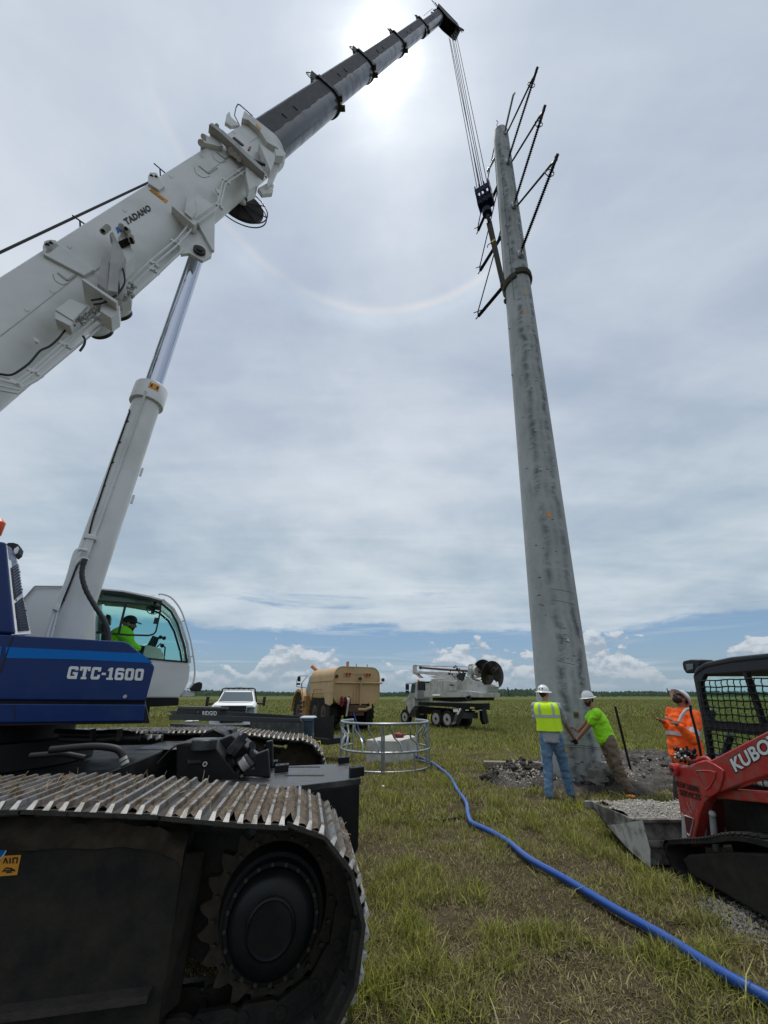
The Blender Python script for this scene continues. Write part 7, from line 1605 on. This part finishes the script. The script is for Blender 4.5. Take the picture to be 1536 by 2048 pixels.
tbx = thing('tool_box', PT(400, 1436, -.3), 'long black job box with white lettering lying on the trailer', 'tool box')
k = MB(); k.prism([PT(x, y, -.15) for x, y in ((356, 1414), (440, 1416), (440, 1436), (351, 1432))], tn_ * -.3); k.build('box', 'black_paint', tbx, bevel=.01)
k = MB(); k.prism([PT(x, y, -.12) for x, y in ((356, 1412.5), (441, 1414.5), (441, 1419), (355.5, 1417))], tn_ * -.33); k.build('lid', 'black_worn_top', tbx, bevel=.006)
text_mesh('lettering', 'RIDGID', 'letter_white', tbx, PT(405, 1430.5, -.14), PT(434, 1431, -.14), PT(405, 1422, -.14), .004, bold=.03)
k = MB(); k.cyl(PT(396, 1424, -.145), PT(396, 1424, -.13), .02, seg=8); k.build('latch', 'steel_rim', tbx)
bin_ = thing('trash_bin', PT(615, 1470, -.3), 'slate blue plastic trash can with pale lid standing on the trailer end', 'trash can')
bc_ = PT(614, 1476, -.35); tpz = PT(614, 1434, -.35).z; hb = tpz - bc_.z; k = MB(); rg_ = lambda w, z: [Vector((bc_.x + a * w, bc_.y + b * w, z)) for a, b in ((-1, -.9), (-.9, -1), (.9, -1), (1, -.9), (1, .9), (.9, 1), (-.9, 1), (-1, .9))]
k.loft([rg_(.155, bc_.z), rg_(.20, tpz - .03)], True, False); k.build('body', 'bin_blue', bin_, bevel=.006)
k = MB(); k.loft([rg_(.225, tpz - .03), rg_(.225, tpz), rg_(.17, tpz + .03)], True, False); k.build('lid', 'bin_lid', bin_, bevel=.004)
k = MB()
for a in (-.1, 0, .1): k.bar(bc_ + Vector((a, -.165, .05)), Vector((bc_.x + a, bc_.y - .205, tpz - .06)), .02, .02)
k.bar(Vector((bc_.x - .1, bc_.y - .23, tpz - .07)), Vector((bc_.x + .18, bc_.y - .23, tpz - .07)), .03, .04); k.build('rib', 'bin_blue', bin_)
k = MB(); k.tube(spline([PT(x, y, .02) for x, y in ((625, 1478), (632, 1484), (640, 1483), (640, 1497), (632, 1486))], 5), .014, 6); o = k.build('yellow_rope', 'yellow', None, loc=PT(636, 1484, .02)); tag(o, 'bit of yellow rope dangling from the corner of the black trailer', 'rope')
gl = PB(379, 1445, 7.7); gl = PZ(380, 1443, 1.24); k = MB(); k.ell(gl, (.10, .05, .02)); 
for q in range(5): a = -.8 + q * .4; k.cap(gl + Vector((.05 * math.cos(a), .03 * math.sin(a), 0)), gl + Vector((.15 * math.cos(a), .09 * math.sin(a), .01)), .014, .010, 8)
o = remesh(k, 'work_glove', 'cream_box', None, .008, 2); tag(o, 'cream leather work glove lying on top of the far crane track', 'glove')

# ================================================================== VEHICLES BEYOND
# generic wheel: axis direction n points outwards
def wheel(parent, c, n, r, w, rim_m='steel_rim', rr=.55, lugs=0, rimdepth=.05, hub=True):
    pass
    k = MB(); k.lathe(c - n * w, n, [(0, r * .6), (0, r * .93), (w * .12, r), (w * .88, r), (w, r * .93), (w, r * (rr + .03)), (w - .02, r * rr)], 36, True)
    if lugs:
        fx, fy = k.frame(n)
        for i in range(lugs):
            a = 2 * math.pi * i / lugs
            for s_o, da in ((.25, 0), (.75, math.pi / lugs)):
                d_ = fx * math.cos(a + da) + fy * math.sin(a + da); p = c - n * (w * s_o) + d_ * (r * 1.0); k.bar(p - n * w * .24, p + n * w * .24, r * .11, r * .07, d_)
    ty = k.build('tyre', 'rubber', parent)
    k = MB(); k.lathe(c - n * (.03 + rimdepth), n, [(0, .02), (0, r * (rr - .08)), (rimdepth + .03, r * rr), (rimdepth + .035, r * (rr + .02))], 28, False, True)
    k.lathe(c - n * (.03 + rimdepth), n, [(0, r * .3), (rimdepth * .8, r * .2), (rimdepth + .05, r * .16)], 18); k.build('wheel_rim', rim_m, parent)
    k = MB(); k.lathe(c + n * .0, n, [(-.03, r * .20), (.03, r * .17), (.04, r * .1)], 14)
    x_, y_ = k.frame(n)
    for i in range(8): a = i * math.pi / 4; p = c - n * (rimdepth * .35) + (x_ * math.cos(a) + y_ * math.sin(a)) * r * rr * .62; k.cyl(p, p + n * .012, r * .055, seg=8)
    k.build('wheel_hub', 'rubber_black', parent)
# ---- pickup, seen nose on
PKY = 20.0; pc_ = PY(471, 1390, PKY); g_ = float(gz(pc_.x, PKY)); th_ = R(-90 + 12)
ZC = .93   # nose-on width
dirp = Vector((.28, -1, 0)).normalized(); rtp = Vector((-dirp.y, dirp.x, 0)); rtp = rtp if rtp.x > 0 else -rtp
pk = thing('pickup_truck', Vector((pc_.x, PKY, g_)), 'white pickup truck facing the camera with black roof rack and wide mirrors', 'pickup truck')
def K(u, f, z): return Vector((pc_.x, PKY, g_)) + rtp * u + dirp * f + ZX * (z * 1.12 + .03)   # u across, f forward (0 = nose), z up
def PKp(x, y, f=0.): # image point on the plane across the truck at f
    return PP(x, y, K(0, f, 0), dirp)
k = MB(); sec_ = lambda f, w, z0, z1, ch=.1: [K(-w, f, z0), K(w, f, z0), K(w, f, z1 - ch), K(w - ch, f, z1), K(-w + ch, f, z1), K(-w, f, z1 - ch)]
k.loft([sec_(0, .93, .45, 1.34), sec_(-.25, .98, .40, 1.42), sec_(-1.35, 1.0, .40, 1.47), sec_(-2.4, 1.0, .40, 1.40), sec_(-5.6, 1.0, .45, 1.42)], True, False); k.build('body', 'white_clean', pk, bevel=.03)
zr = (PKp(471, 1379, -1.9).z - g_ - .03) / 1.12 
k = MB(); rr_ = lambda f, w, z: [K(-w, f, z), K(w, f, z), K(w, f - .001, z + .001), K(-w, f - .001, z + .001)]
k.hexa([K(-.92, -1.25, 1.36), K(.92, -1.25, 1.36), K(.92, -3.2, 1.36), K(-.92, -3.2, 1.36)], [K(-.70, -1.95, zr), K(.70, -1.95, zr), K(.72, -2.9, zr), K(-.72, -2.9, zr)]); k.build('cab', 'white_clean', pk, bevel=.03)
k = MB(); k.hexa([K(-.84, -1.235, 1.42), K(.84, -1.235, 1.42), K(.84, -1.28, 1.42), K(-.84, -1.28, 1.42)], [K(-.67, -1.80, zr - .10), K(.67, -1.80, zr - .10), K(.67, -1.9, zr - .10), K(-.67, -1.9, zr - .10)]); k.build('windscreen', 'glass_dark', pk)
k = MB(); k.hexa([K(-.56, .0, 1.02), K(.56, .0, 1.02), K(.56, .05, 1.02), K(-.56, .05, 1.02)], [K(-.56, .0, 1.30), K(.56, .0, 1.30), K(.56, .05, 1.30), K(-.56, .05, 1.30)]); k.hexa([K(-.5, .02, .7), K(.5, .02, .7), K(.5, .05, .7), K(-.5, .05, .7)], [K(-.5, .02, .98), K(.5, .02, .98), K(.5, .05, .98), K(-.5, .05, .98)]); k.build('grille', 'rubber_black', pk)
k = MB()
for z in (.78, .88, 1.10, 1.19, 1.31): k.bar(K(-.55, .07, z), K(.55, .07, z), .02, .02)
k.bar(K(-.95, .1, .55), K(.95, .1, .55), .14, .18); k.build('chrome_bars', 'chrome', pk)
for q in (-1, 1):
    k = MB(); k.hexa([K(q * .60, .03, 1.06), K(q * .93, .02, 1.06), K(q * .93, -.1, 1.06), K(q * .60, -.1, 1.06)], [K(q * .60, .03, 1.26), K(q * .94, .0, 1.26), K(q * .94, -.2, 1.26), K(q * .60, -.2, 1.26)]); k.build('headlight', 'glass_dark', pk)
    k = MB(); k.bar(K(q * .92, -1.35, 1.38), K(q * 1.32, -1.3, 1.36), .08, .08); k.bar(K(q * 1.33, -1.3, 1.28), K(q * 1.33, -1.3, 1.66), .14, .2, dirp); k.build('door_mirror', 'rubber_black', pk, bevel=.02)
    k = MB(); k.tube([K(q * .95, -2.5, 1.4), K(q * .80, -2.0, zr + .02), K(q * .62, -1.9, zr + .06)], .035, 8); k.build('rack_hoop', 'rubber_black', pk)
    wheel(pk, K(q * .98, -.95, .42), rtp * q, .42, .28, 'chrome'); wheel(pk, K(q * .98, -4.6, .42), rtp * q, .42, .28, 'chrome')
k = MB(); k.tube([K(-.66, -1.95, zr + .05), K(.66, -1.95, zr + .05)], .035, 8); k.build('roof_rack', 'rubber_black', pk)
k = MB(); k.box(K(-.02, -2.2, zr + .08), (.34, .2, .05)); k.build('light_bar', 'steel_rim', pk)
for q in (-.5, -.25, 0, .25, .5): k = MB(); k.box(K(q, -1.98, zr + .02), (.07, .06, .04)); k.build('cab_marker', 'glass_dark', pk)
k = MB(); k.tube([K(0, -.30, 1.44), K(-.4, -.34, 1.44), K(-.75, -.6, 1.46)], .012, 5); k.tube([K(0, -.30, 1.44), K(.4, -.34, 1.44), K(.75, -.6, 1.46)], .012, 5); k.build('hood_crease', 'steel_rim', pk)
# ---- tan articulated water tanker seen from rear left
TY = 25.0; gT = float(gz(0, TY)); 
def fr_point(px, py, Y): return PY(px, py, Y)
rr0 = PY(660, 1400, TY); Hv = Vector((-.50, .866, 0)).normalized(); Lv = Vector((-Hv.y, Hv.x, 0))   # forward, left
Lv = Lv if Lv.x < 0 else -Lv
tk = thing('water_tanker', Vector((rr0.x, TY, gT)), 'tan articulated dump chassis water tanker seen from behind with hose reel', 'tanker truck')
# rear face corner (left rear edge) at x=663; rear width from px 663..757
kL_ = PY(666, 1400, TY); kL_.z = 0
def TK(l, f, z): return kL_ - Lv * l + Hv * f + ZX * (gT + z)     # l = distance to the right of left side plane, f forward, z above ground
# solve tank width so that the right edge projects on px 757
def projx(p): y, z = p.y, p.z - CAMH; f = y * ct + z * st_; return 768 + p.x / f * FPX
def projy(p): y, z = p.y, p.z - CAMH; f = y * ct + z * st_; return 1024 - (z * ct - y * st_) / f * FPX
TWd = 2.0
while projx(TK(TWd, 0, 2)) < 758: TWd += .05
TLn = 2.0
while projx(TK(0, TLn, 2.5)) > 620: TLn += .05
zT = 1.0
while projy(TK(TWd * .3, 0, zT)) > 1334: zT += .03
zB = .5
while projy(TK(TWd * .5, 0, zB)) > 1408: zB += .03
print('tanker', TWd, TLn, zT, zB)
def trr(f, g=0.): # rounded rectangle section
    pts = []; w, h = TWd / 2 + g, (zT - zB) / 2 + g; rc_ = min(h, w) * .52; cz = (zT + zB) / 2
    for qx, qz, a0 in ((1, 1, 0), (-1, 1, 90), (-1, -1, 180), (1, -1, 270)):
        for i in range(7): a = R(a0 + 15 * i); pts.append(TK(TWd / 2 + qx * (w - rc_) + math.cos(a) * rc_, f, cz + qz * (h - rc_) + math.sin(a) * rc_))
    return pts
k = MB(); k.loft([trr(0), trr(TLn)], True, True); k.build('tank', 'tan_paint', tk)
k = MB(); k.loft([trr(-.02, -.02), trr(-.02, .02), trr(.05, .02), trr(.05, -.02)], False, False); k.build('rim_weld', 'tan_paint', tk)
Hh = zT - zB
k = MB()
for z in (zB + Hh * .62, zB + Hh * .30): k.bar(TK(-.03, .05, z), TK(-.03, TLn, z), .05, .05)
k.build('side_rib', 'tan_paint', tk)
# skirt over rear wheels
k = MB(); zs = zB - .35
k.prism([TK(0, f, z) for f, z in ((.0, zB + .45), (0, zB + .02), (.35, zB - .1), (1.1, zB + .0), (1.35, zB + .55), (1.6, zB + .8), (3.2, zB + .8), (3.5, zB + .3), (3.7, zB + .5), (3.7, zB + 1.1), (0, zB + 1.1))], -Lv * -.04); k.build('side_skirt', 'tan_paint', tk)
k = MB(); zb_ = zB + Hh * .56; k.cyl(TK(-.1 + .15, -.12, zb_), TK(TWd + .12, -.12, zb_), .055, seg=10); k.cyl(TK(TWd * .56, -.12, zb_), TK(TWd * .56, -.12, zB - .1), .05, seg=10)
k.tube([TK(TWd * .5, -.15, zB - .3), TK(TWd * .66, -.15, zB - .32), TK(TWd * .78, -.15, zB - .2), TK(TWd * .78, -.1, zB + .05)], .09, 10)
for a in (.42, .49): k.cyl(TK(TWd * a, -.08, zb_ - .1), TK(TWd * a, -.08, zB), .022, seg=6)
k.cyl(TK(TWd * .3, -.05, zT - .38), TK(TWd * .68, -.05, zT - .38), .012, seg=6); k.cyl(TK(TWd * .5, -.05, zT - .38), TK(TWd * .5, -.05, zb_), .012, seg=6); k.build('spray_bar', 'tan_paint', tk)
for a in (.28, .72):
    k = MB(); k.box(TK(TWd * a, -.06, zT - .42), (.42, .08, .2), Matrix((-Lv, Hv, ZX)).transposed()); k.build('lamp_box', 'tan_paint', tk)
    for q in (-.1, .1): k = MB(); k.cyl(TK(TWd * a + q, -.1, zT - .42), TK(TWd * a + q, -.14, zT - .42), .075, seg=14); k.build('tail_light', 'tail_red', tk)
for (l, z) in ((.05, zb_ + .32), (TWd + .12, zb_ + .18), (TWd * .52, zb_ + .22)):
    k = MB(); k.lathe(TK(l, -.2, z), -Hv, [(0, .06), (0, .10), (.08, .11), (.08, .0)], 12); k.build('spray_head', 'steel_dull', tk)
reel = MB(); rcn = TK(TWd * .2, -.35, zB + .12)
for o_, rad_ in ((-.22, .28), (.0, .26), (.22, .28)): reel.lathe(rcn - Lv * o_, -Lv, [(0, rad_), (.025, rad_)], 20)
reel.cyl(rcn - Lv * -.3, rcn + Lv * -.3, .08, seg=10); reel.build('hose_reel', 'maroon', tk)
k = MB(); k.lathe(rcn - Lv * .03, -Lv, [(0, .22), (.18, .22)], 20); k.tube(spline([rcn - Lv * .1 - Hv * .22, rcn - Lv * .05 - Hv * .25 - ZX * .4, rcn - Lv * .02 - Hv * .2 - ZX * .75], 4), .05, 8); k.build('coiled_hose', 'steel_rim', tk)
k = MB()
for l, f, r_, h in ((TWd * .32, .3, .09, .32), (TWd * .5, .2, .03, .2), (TWd * .75, .2, .03, .2)): k.cyl(TK(l, f, zT - .02), TK(l, f, zT + h), r_, seg=10)
k.build('vent_pipe', 'orange_pipe', tk)
k = MB(); k.tube([TK(.5, TLn, zT - .1), TK(.3, TLn + .15, zT + .1), TK(.1, TLn + .25, zT + .25)], .12, 10); k.build('filler_elbow', 'orange_pipe', tk)
tr_w = .80 * (zB / 1.6) ** 0 
wr = .5 * (zB + .52); 
for f in (1.55 - .0, 3.1 - .0):
    wheel(tk, TK(.05, f * .93 + .1, wr), Lv, wr, .55, 'rust', .36, 22); wheel(tk, TK(TWd - .05, f * .93 + .1, wr), -Lv, wr, .55, 'rust', .36, 22)
k = MB(); k.bar(TK(TWd * .5, -.1, wr + .1), TK(TWd * .5, TLn + 3, wr + .1), .9, .5); k.cyl(TK(.5, 1.55, wr), TK(TWd - .5, 1.55, wr), .2, seg=12); k.bar(TK(TWd * .5, -.2, zB - .25), TK(TWd * .5, .3, zB - .25), 1.2, .35); k.build('chassis', 'rust', tk)
# tractor: fender, steps, cab, mirror, front wheel
F1 = TLn + 1.9
wheel(tk, TK(.05, F1 + .3, wr), Lv, wr, .55, 'rust', .36, 22); wheel(tk, TK(TWd - .05, F1 + .3, wr), -Lv, wr, .55, 'rust', .36, 22)
k = MB(); fa = [TK(-.06, F1 + .3 + math.cos(a) * (wr + .18), wr + math.sin(a) * (wr + .18)) for a in np.linspace(-.1, 3.0, 12)]; fb_ = [TK(-.06, F1 + .3 + math.cos(a) * (wr + .30), wr + math.sin(a) * (wr + .34)) for a in np.linspace(-.1, 3.0, 12)]
for i in range(11): k.prism([fa[i], fa[i + 1], fb_[i + 1], fb_[i]], -Lv * .6)
k.build('fender', 'tan_yellow', tk)
k = MB()
for i in range(5): k.bar(TK(-.05, F1 - 1.3, .55 + i * .26), TK(-.05, F1 - .75, .55 + i * .26), .25, .05)
k.bar(TK(0, F1 - 1.35, .4), TK(0, F1 - 1.35, 1.9), .1, .08); k.prism([TK(.05, f, z) for f, z in ((F1 - 1.5, .5), (F1 - .7, .5), (F1 - .5, 1.2), (F1 - .7, 1.9), (F1 - 1.5, 1.9))], -Lv * .5); k.build('steps', 'tan_yellow', tk)
k = MB(); k.hexa([TK(.25, TLn + .3, 1.9), TK(TWd - .4, TLn + .3, 1.9), TK(TWd - .4, TLn + 1.7, 1.9), TK(.25, TLn + 1.7, 1.9)], [TK(.5, TLn + .3, zT - .25), TK(TWd - .5, TLn + .3, zT - .25), TK(TWd - .5, TLn + 1.5, zT - .35), TK(.5, TLn + 1.5, zT - .35)]); k.build('cab', 'glass_dark', tk)
k = MB(); k.hexa([TK(.2, TLn + .9, 1.3), TK(TWd - .2, TLn + .9, 1.3), TK(TWd - .3, TLn + 3.0, 1.2), TK(.3, TLn + 3.0, 1.2)], [TK(.2, TLn + .9, 1.9), TK(TWd - .2, TLn + .9, 1.9), TK(TWd - .4, TLn + 3.0, 1.6), TK(.4, TLn + 3.0, 1.6)]); k.build('hood', 'tan_yellow', tk, bevel=.03)
def TPx(x, y, f): return PP(x, y, TK(0, f, 0), Hv)
fm = TLn + 1.2
k = MB(); k.tube([TPx(x, y, fm) for x, y in ((616, 1352), (598, 1352), (594, 1360), (592.5, 1373), (613, 1376))], .022, 6); k.tube([TPx(x, y, fm) for x, y in ((613, 1354), (603, 1367), (601, 1392))], .022, 6); k.tube([TPx(x, y, fm) for x, y in ((604, 1365), (605, 1392))], .018, 6); k.build('mirror_arm', 'cab_grey', tk)
k = MB(); k.prism([TPx(x, y, fm) for x, y in ((595, 1353), (600.5, 1353), (600.5, 1363), (595, 1363))], -Hv * .08); k.prism([TPx(x, y, fm) for x, y in ((593, 1366), (600, 1366), (600, 1370), (593, 1370))], -Hv * .08); k.build('mirror', 'rubber_black', tk, bevel=.01)
# ---- digger derrick truck with auger
DY = 27.0; gD = float(gz(0, DY)); Hd = Vector((-.62, .785, 0)).normalized(); Ld = Vector((-Hd.y, Hd.x, 0)); Ld = Ld if Ld.x < 0 else -Ld
cR = PY(938, 1400, DY); cR.z = 0
def DK(l, f, z): return cR - Ld * l + Hd * f + ZX * (gD + z)
dk = thing('auger_truck', Vector((cR.x, cR.y, gD)), 'white flatbed drill truck carrying a big black auger over its tail', 'auger truck')
def DP(x, y, l=0.): return PP(x, y, DK(l, 0, 0), Ld)      # measured on planes parallel to its left side
DW = 2.0
while projx(DK(DW, 0, 1.2)) < 976: DW += .05
print('derrick width', DW)
ofs = lambda o: -Ld * o
def dpl(k, pts, l0, l1): k.prism([DP(x, y, l0) for x, y in pts], -Ld * (l1 - l0))
k = MB(); dpl(k, ((836, 1404), (903, 1406), (938, 1407), (938, 1421), (903, 1414), (836, 1410)), 0, DW); k.build('flatbed', 'black_paint', dk, bevel=.02)
k = MB(); dpl(k, ((812, 1412), (938, 1420), (938, 1436), (812, 1424)), .7, DW - .7); k.build('chassis', 'black_dusty', dk)
k = MB(); dpl(k, ((829, 1395), (829, 1412), (822, 1420), (822, 1396), (816, 1395), (815, 1391), (820, 1386), (823, 1366), (832, 1363), (834, 1363), (834, 1398)), .15, DW - .2); k.build('cab', 'truck_white', dk, bevel=.03)
k = MB(); dpl(k, ((804, 1405), (806, 1400), (812, 1398), (820, 1390), (823, 1398), (823, 1420), (817, 1432), (814, 1410), (808, 1404)), .1, DW - .1); k.build('hood', 'truck_white', dk, bevel=.03)
k = MB(); dpl(k, ((820.5, 1386), (824, 1367), (831, 1366), (829, 1385)), .13, .16); k.build('side_window', 'glass_dark', dk)
k = MB(); dpl(k, ((836, 1362), (848, 1363), (848, 1381), (836, 1380)), .1, .4); k.build('operator_window', 'rubber_black', dk)
k = MB(); dpl(k, ((811, 1368), (815, 1368), (815, 1380), (811, 1380)), -.25, -.1); dpl(k, ((811, 1381), (815, 1381), (815, 1387), (811, 1387)), -.25, -.1); k.tube([DP(812, 1367, -.15), DP(824, 1366, .1)], .02, 5); k.tube([DP(813, 1389, -.15), DP(820, 1390, .1)], .02, 5); k.build('mirror', 'rubber_black', dk)
k = MB(); dpl(k, ((822, 1419), (832, 1419), (832, 1434), (816, 1434), (816, 1431), (821, 1431)), -.1, .3); k.build('cab_step', 'steel_dull', dk)
k = MB(); dpl(k, ((848, 1382), (905, 1381), (938, 1382), (973, 1386), (973, 1395), (905, 1394), (848, 1394.5)), .15, DW - .5); k.build('turntable_deck', 'truck_white', dk, bevel=.02)
k = MB(); dpl(k, ((865, 1395), (973, 1394), (972, 1401), (940, 1401), (905, 1404), (865, 1401)), .4, DW - .8); k.build('slew_base', 'black_paint', dk)
for pts_, l0, l1, m in ((((850, 1364), (861, 1361), (861, 1383), (850, 1383)), .2, 1.0, 'truck_white'), (((862, 1358), (875, 1357), (875, 1382), (862, 1383)), .2, 1.2, 'truck_white'), (((875, 1362), (885, 1360), (885, 1382), (875, 1382)), .15, .9, 'truck_white'), (((886, 1360), (898, 1360), (898, 1382), (886, 1382)), .15, .9, 'truck_white'), (((898, 1363), (914, 1361), (913, 1382), (898, 1382)), .1, .9, 'truck_white')):
    k = MB(); dpl(k, pts_, l0, l1); k.build('equipment_box', m, dk, bevel=.025)
k = MB(); dpl(k, ((851, 1363), (858, 1363), (858, 1366), (851, 1366)), .17, .2); dpl(k, ((899, 1369), (907, 1369), (907, 1371), (899, 1371)), .07, .1); k.build('label_print', 'rubber_black', dk)
k = MB(); k.cyl(DP(866, 1391, .0), DP(880, 1391, .0), .06, seg=10); k.build('white_tube', 'white_clean', dk)
k = MB(); dpl(k, ((915, 1373), (935, 1352), (945, 1360), (968, 1368), (977, 1373), (973, 1386), (915, 1384)), .5, 1.6); k.build('mast_base', 'truck_white', dk, bevel=.02)
k = MB(); dpl(k, ((825, 1331), (828, 1329), (829, 1345), (833, 1347), (843, 1356), (838, 1356), (832, 1350), (825, 1347)), .9, 1.2); dpl(k, ((829, 1342), (905, 1345), (912, 1345), (912, 1352), (895, 1353), (832, 1347)), .85, 1.25); dpl(k, ((860, 1352), (905, 1350), (908, 1362), (890, 1362), (870, 1358)), .8, 1.3); k.build('derrick_boom', 'truck_white', dk, bevel=.02)
k = MB(); k.tube([DP(839, 1335, .9), DP(900, 1340, .9), DP(937, 1342, .9)], .075, 12); k.ell(DP(841, 1335, .9), (.13, .13, .13)); k.build('kelly_bar', 'rust', dk)
k = MB(); k.tube([DP(828, 1331, 1.0), DP(945, 1334, 1.0)], .014, 5); k.tube([DP(828, 1332, 1.1), DP(895, 1333, 1.1)], .014, 5); k.build('winch_rope', 'cable_grey', dk)
k = MB(); dpl(k, ((937, 1329), (943, 1328), (943, 1345), (941, 1370), (935, 1372), (934, 1350)), .7, .95); k.build('mast_plate', 'truck_white', dk, bevel=.01)
k = MB(); dpl(k, ((913, 1349), (921, 1346), (930, 1345), (925, 1352), (926, 1362), (918, 1368), (914, 1360)), .6, .8)
for _ in range(30):
    x, y = 893 + rng.random() * 38, 1333 + rng.random() * 22; 
    if y < 1342 and not (905 < x < 925): y = 1345 + rng.random() * 12
    p = DP(x, y, .7 + .3 * rng.random()); k.bar(p, p + Vector((rng.random() - .5, 0, rng.random() - .5)) * .35, .07, .07)
k.build('hydraulic_hoses', 'rubber_black', dk)
k = MB(); dpl(k, ((910, 1360), (916, 1362), (916, 1374), (911, 1372)), .5, .6)
for _ in range(12):
    x, y = 900 + rng.random() * 25, 1345 + rng.random() * 26; p = DP(x, y, .62); k.bar(p, p + Vector((rng.random() - .5, 0, rng.random() - .5)) * .25, .05, .05)
k.build('valve_levers', 'steel_rim', dk)
# auger head: gearbox, shaft, two turns of flight, pilot
ac = DP(951, 1341, .9); ae = PY(1007, 1352, ac.y - 2.0); aa = (ae - ac).normalized()
k = MB(); k.lathe(ac - aa * .35, aa, [(0, .25), (.05, .33), (.25, .33), (.3, .26), (.5, .26), (.55, .36), (.65, .36), (.7, .2)], 22); k.build('drive_gearbox', 'truck_white', dk)
k = MB()
for j, y in enumerate((1351, 1357, 1363)): k.tube(spline([DP(944, y, .7), DP(950, y + 3, .62), DP(958, y + 3.5, .62), DP(966, y + 1, .7)], 4), .03, 6)
k.build('ribbed_cover', 'cable_grey', dk)
def flight(c, ax_, R_, r_, pitch, t0, t1, n=60):
    k = MB(); x, y = k.frame(ax_); ra, rb_ = [], []
    for i in range(n + 1):
        t = t0 + (t1 - t0) * i / n; d_ = x * math.cos(t) + y * math.sin(t); p = c + ax_ * pitch * (t - t0) / (2 * math.pi); ra.append(p + d_ * r_); rb_.append(p + d_ * R_)
    vs = []; fs = []; th = ax_ * .03
    for a, b in zip(ra, rb_): vs += [a, b, b + th, a + th]
    for i in range(n):
        o = i * 4
        for e in range(4): fs.append((o + e, o + (e + 1) % 4, o + 4 + (e + 1) % 4, o + 4 + e))
    k.add(vs, fs + [(0, 1, 2, 3), (n * 4, n * 4 + 1, n * 4 + 2, n * 4 + 3)], True); return k
AR = .77 
a0_ = ac + aa * .55
flight(a0_, aa, AR, .10, .80, .6, 3.4 * math.pi).build('auger_flight', 'auger', dk)
k = MB(); k.cyl(ac + aa * .3, a0_ + aa * 1.35, .11, seg=14); k.build('auger_shaft', 'auger', dk)
flight(a0_ + aa * 1.1, aa, .40, .08, .3, 0, 2.5 * math.pi, 40).build('pilot_flight', 'auger', dk)
k = MB(); fx_, fy_ = k.frame(aa)
for i in range(14):
    t = i * .5; d__ = fx_ * math.cos(t) + fy_ * math.sin(t); p = a0_ + aa * 1.30 + d__ * .32; k.bar(p, p + d__ * .12 + aa * .08, .05, .04)
for i in range(6):
    d__ = fx_ * math.cos(5.2 + i * .1) + fy_ * math.sin(5.2 + i * .1); p = a0_ + aa * 1.1 + d__ * (.2 + i * .12); k.bar(p, p + aa * .16, .07, .05)
k.build('cutting_teeth', 'rust', dk)
# wheels and outriggers
rw = .52
for px_ in (871.5, 894):
    c = DP(px_, 1436, .02); c.z = gD + rw; wheel(dk, c, Ld, rw, .55, 'steel_rim', .62, 0, .14); c2 = c - Ld * (DW - .05); wheel(dk, c2, -Ld, rw, .55, 'steel_rim', .62, 0, .14)
c = DP(809.5, 1433, .05); c.z = gD + .50; wheel(dk, c, Ld, .50, .3, 'steel_rim', .58, 0, .04); wheel(dk, c - Ld * (DW - .15), -Ld, .50, .3, 'steel_rim', .58)
k = MB(); dpl(k, ((934, 1407), (938, 1407), (938, 1421), (934, 1421)), -.02, DW + .05); k.build('rear_bumper', 'black_paint', dk, bevel=.01)
def RF(x, y, f=-.1): return PP(x, y, DK(0, f, 0), Hd)
for pts_ in (((924, 1418), (930, 1421), (920, 1448), (907, 1449), (912, 1444), (916, 1430)), ((964, 1417), (972, 1418), (978, 1446), (970, 1449), (966, 1440))):
    k = MB(); k.prism([RF(x, y) for x, y in pts_], Hd * .25); k.build('outrigger', 'black_paint', dk, bevel=.01)
k = MB(); k.prism([RF(x, y, -.12) for x, y in ((940, 1414), (949, 1414), (949, 1417), (940, 1417))], -Hd * .01); k.build('yellow_label', 'yellow', dk)
k = MB(); k.prism([RF(x, y, -.13) for x, y in ((906, 1418), (916, 1418), (916, 1424), (907, 1424))], -Hd * .01); k.prism([RF(x, y, -.13) for x, y in ((920, 1416), (922, 1417), (916, 1429), (914, 1428))], -Hd * .01)
for x in (931, 944, 958): k.prism([RF(x, y_, -.13) if False else RF(x + dx_, y_, -.13) for dx_, y_ in ((0, 1419.5), (6, 1419.5), (6, 1421), (0, 1421))], -Hd * .01)
k.build('reflective_label', 'white_clean', dk)
k = MB(); k.prism([RF(x, y, .3) for x, y in ((928, 1425), (956, 1425), (956, 1437), (928, 1437))], Hd * .3); k.build('rear_crossmember', 'cable_grey', dk)
k = MB(); k.tube([DP(933, 1394, .0), DP(940, 1392, .0), DP(942, 1398, .0), DP(936, 1401, .0), DP(932, 1397, 0)], .05, 8); k.build('coiled_cable', 'rubber_black', dk)
k = MB(); k.lathe(DP(837, 1363, .5), ZX, [(0, .08), (.12, .08), (.16, .04)], 12); k.build('beacon', 'orange_lamp', dk)
k = MB(); p = DP(859, 1438, -.3); k.cyl(p, PY(862, 1428, p.y), .03, seg=6); o = k.build('strap_end', 'yellow', dk)
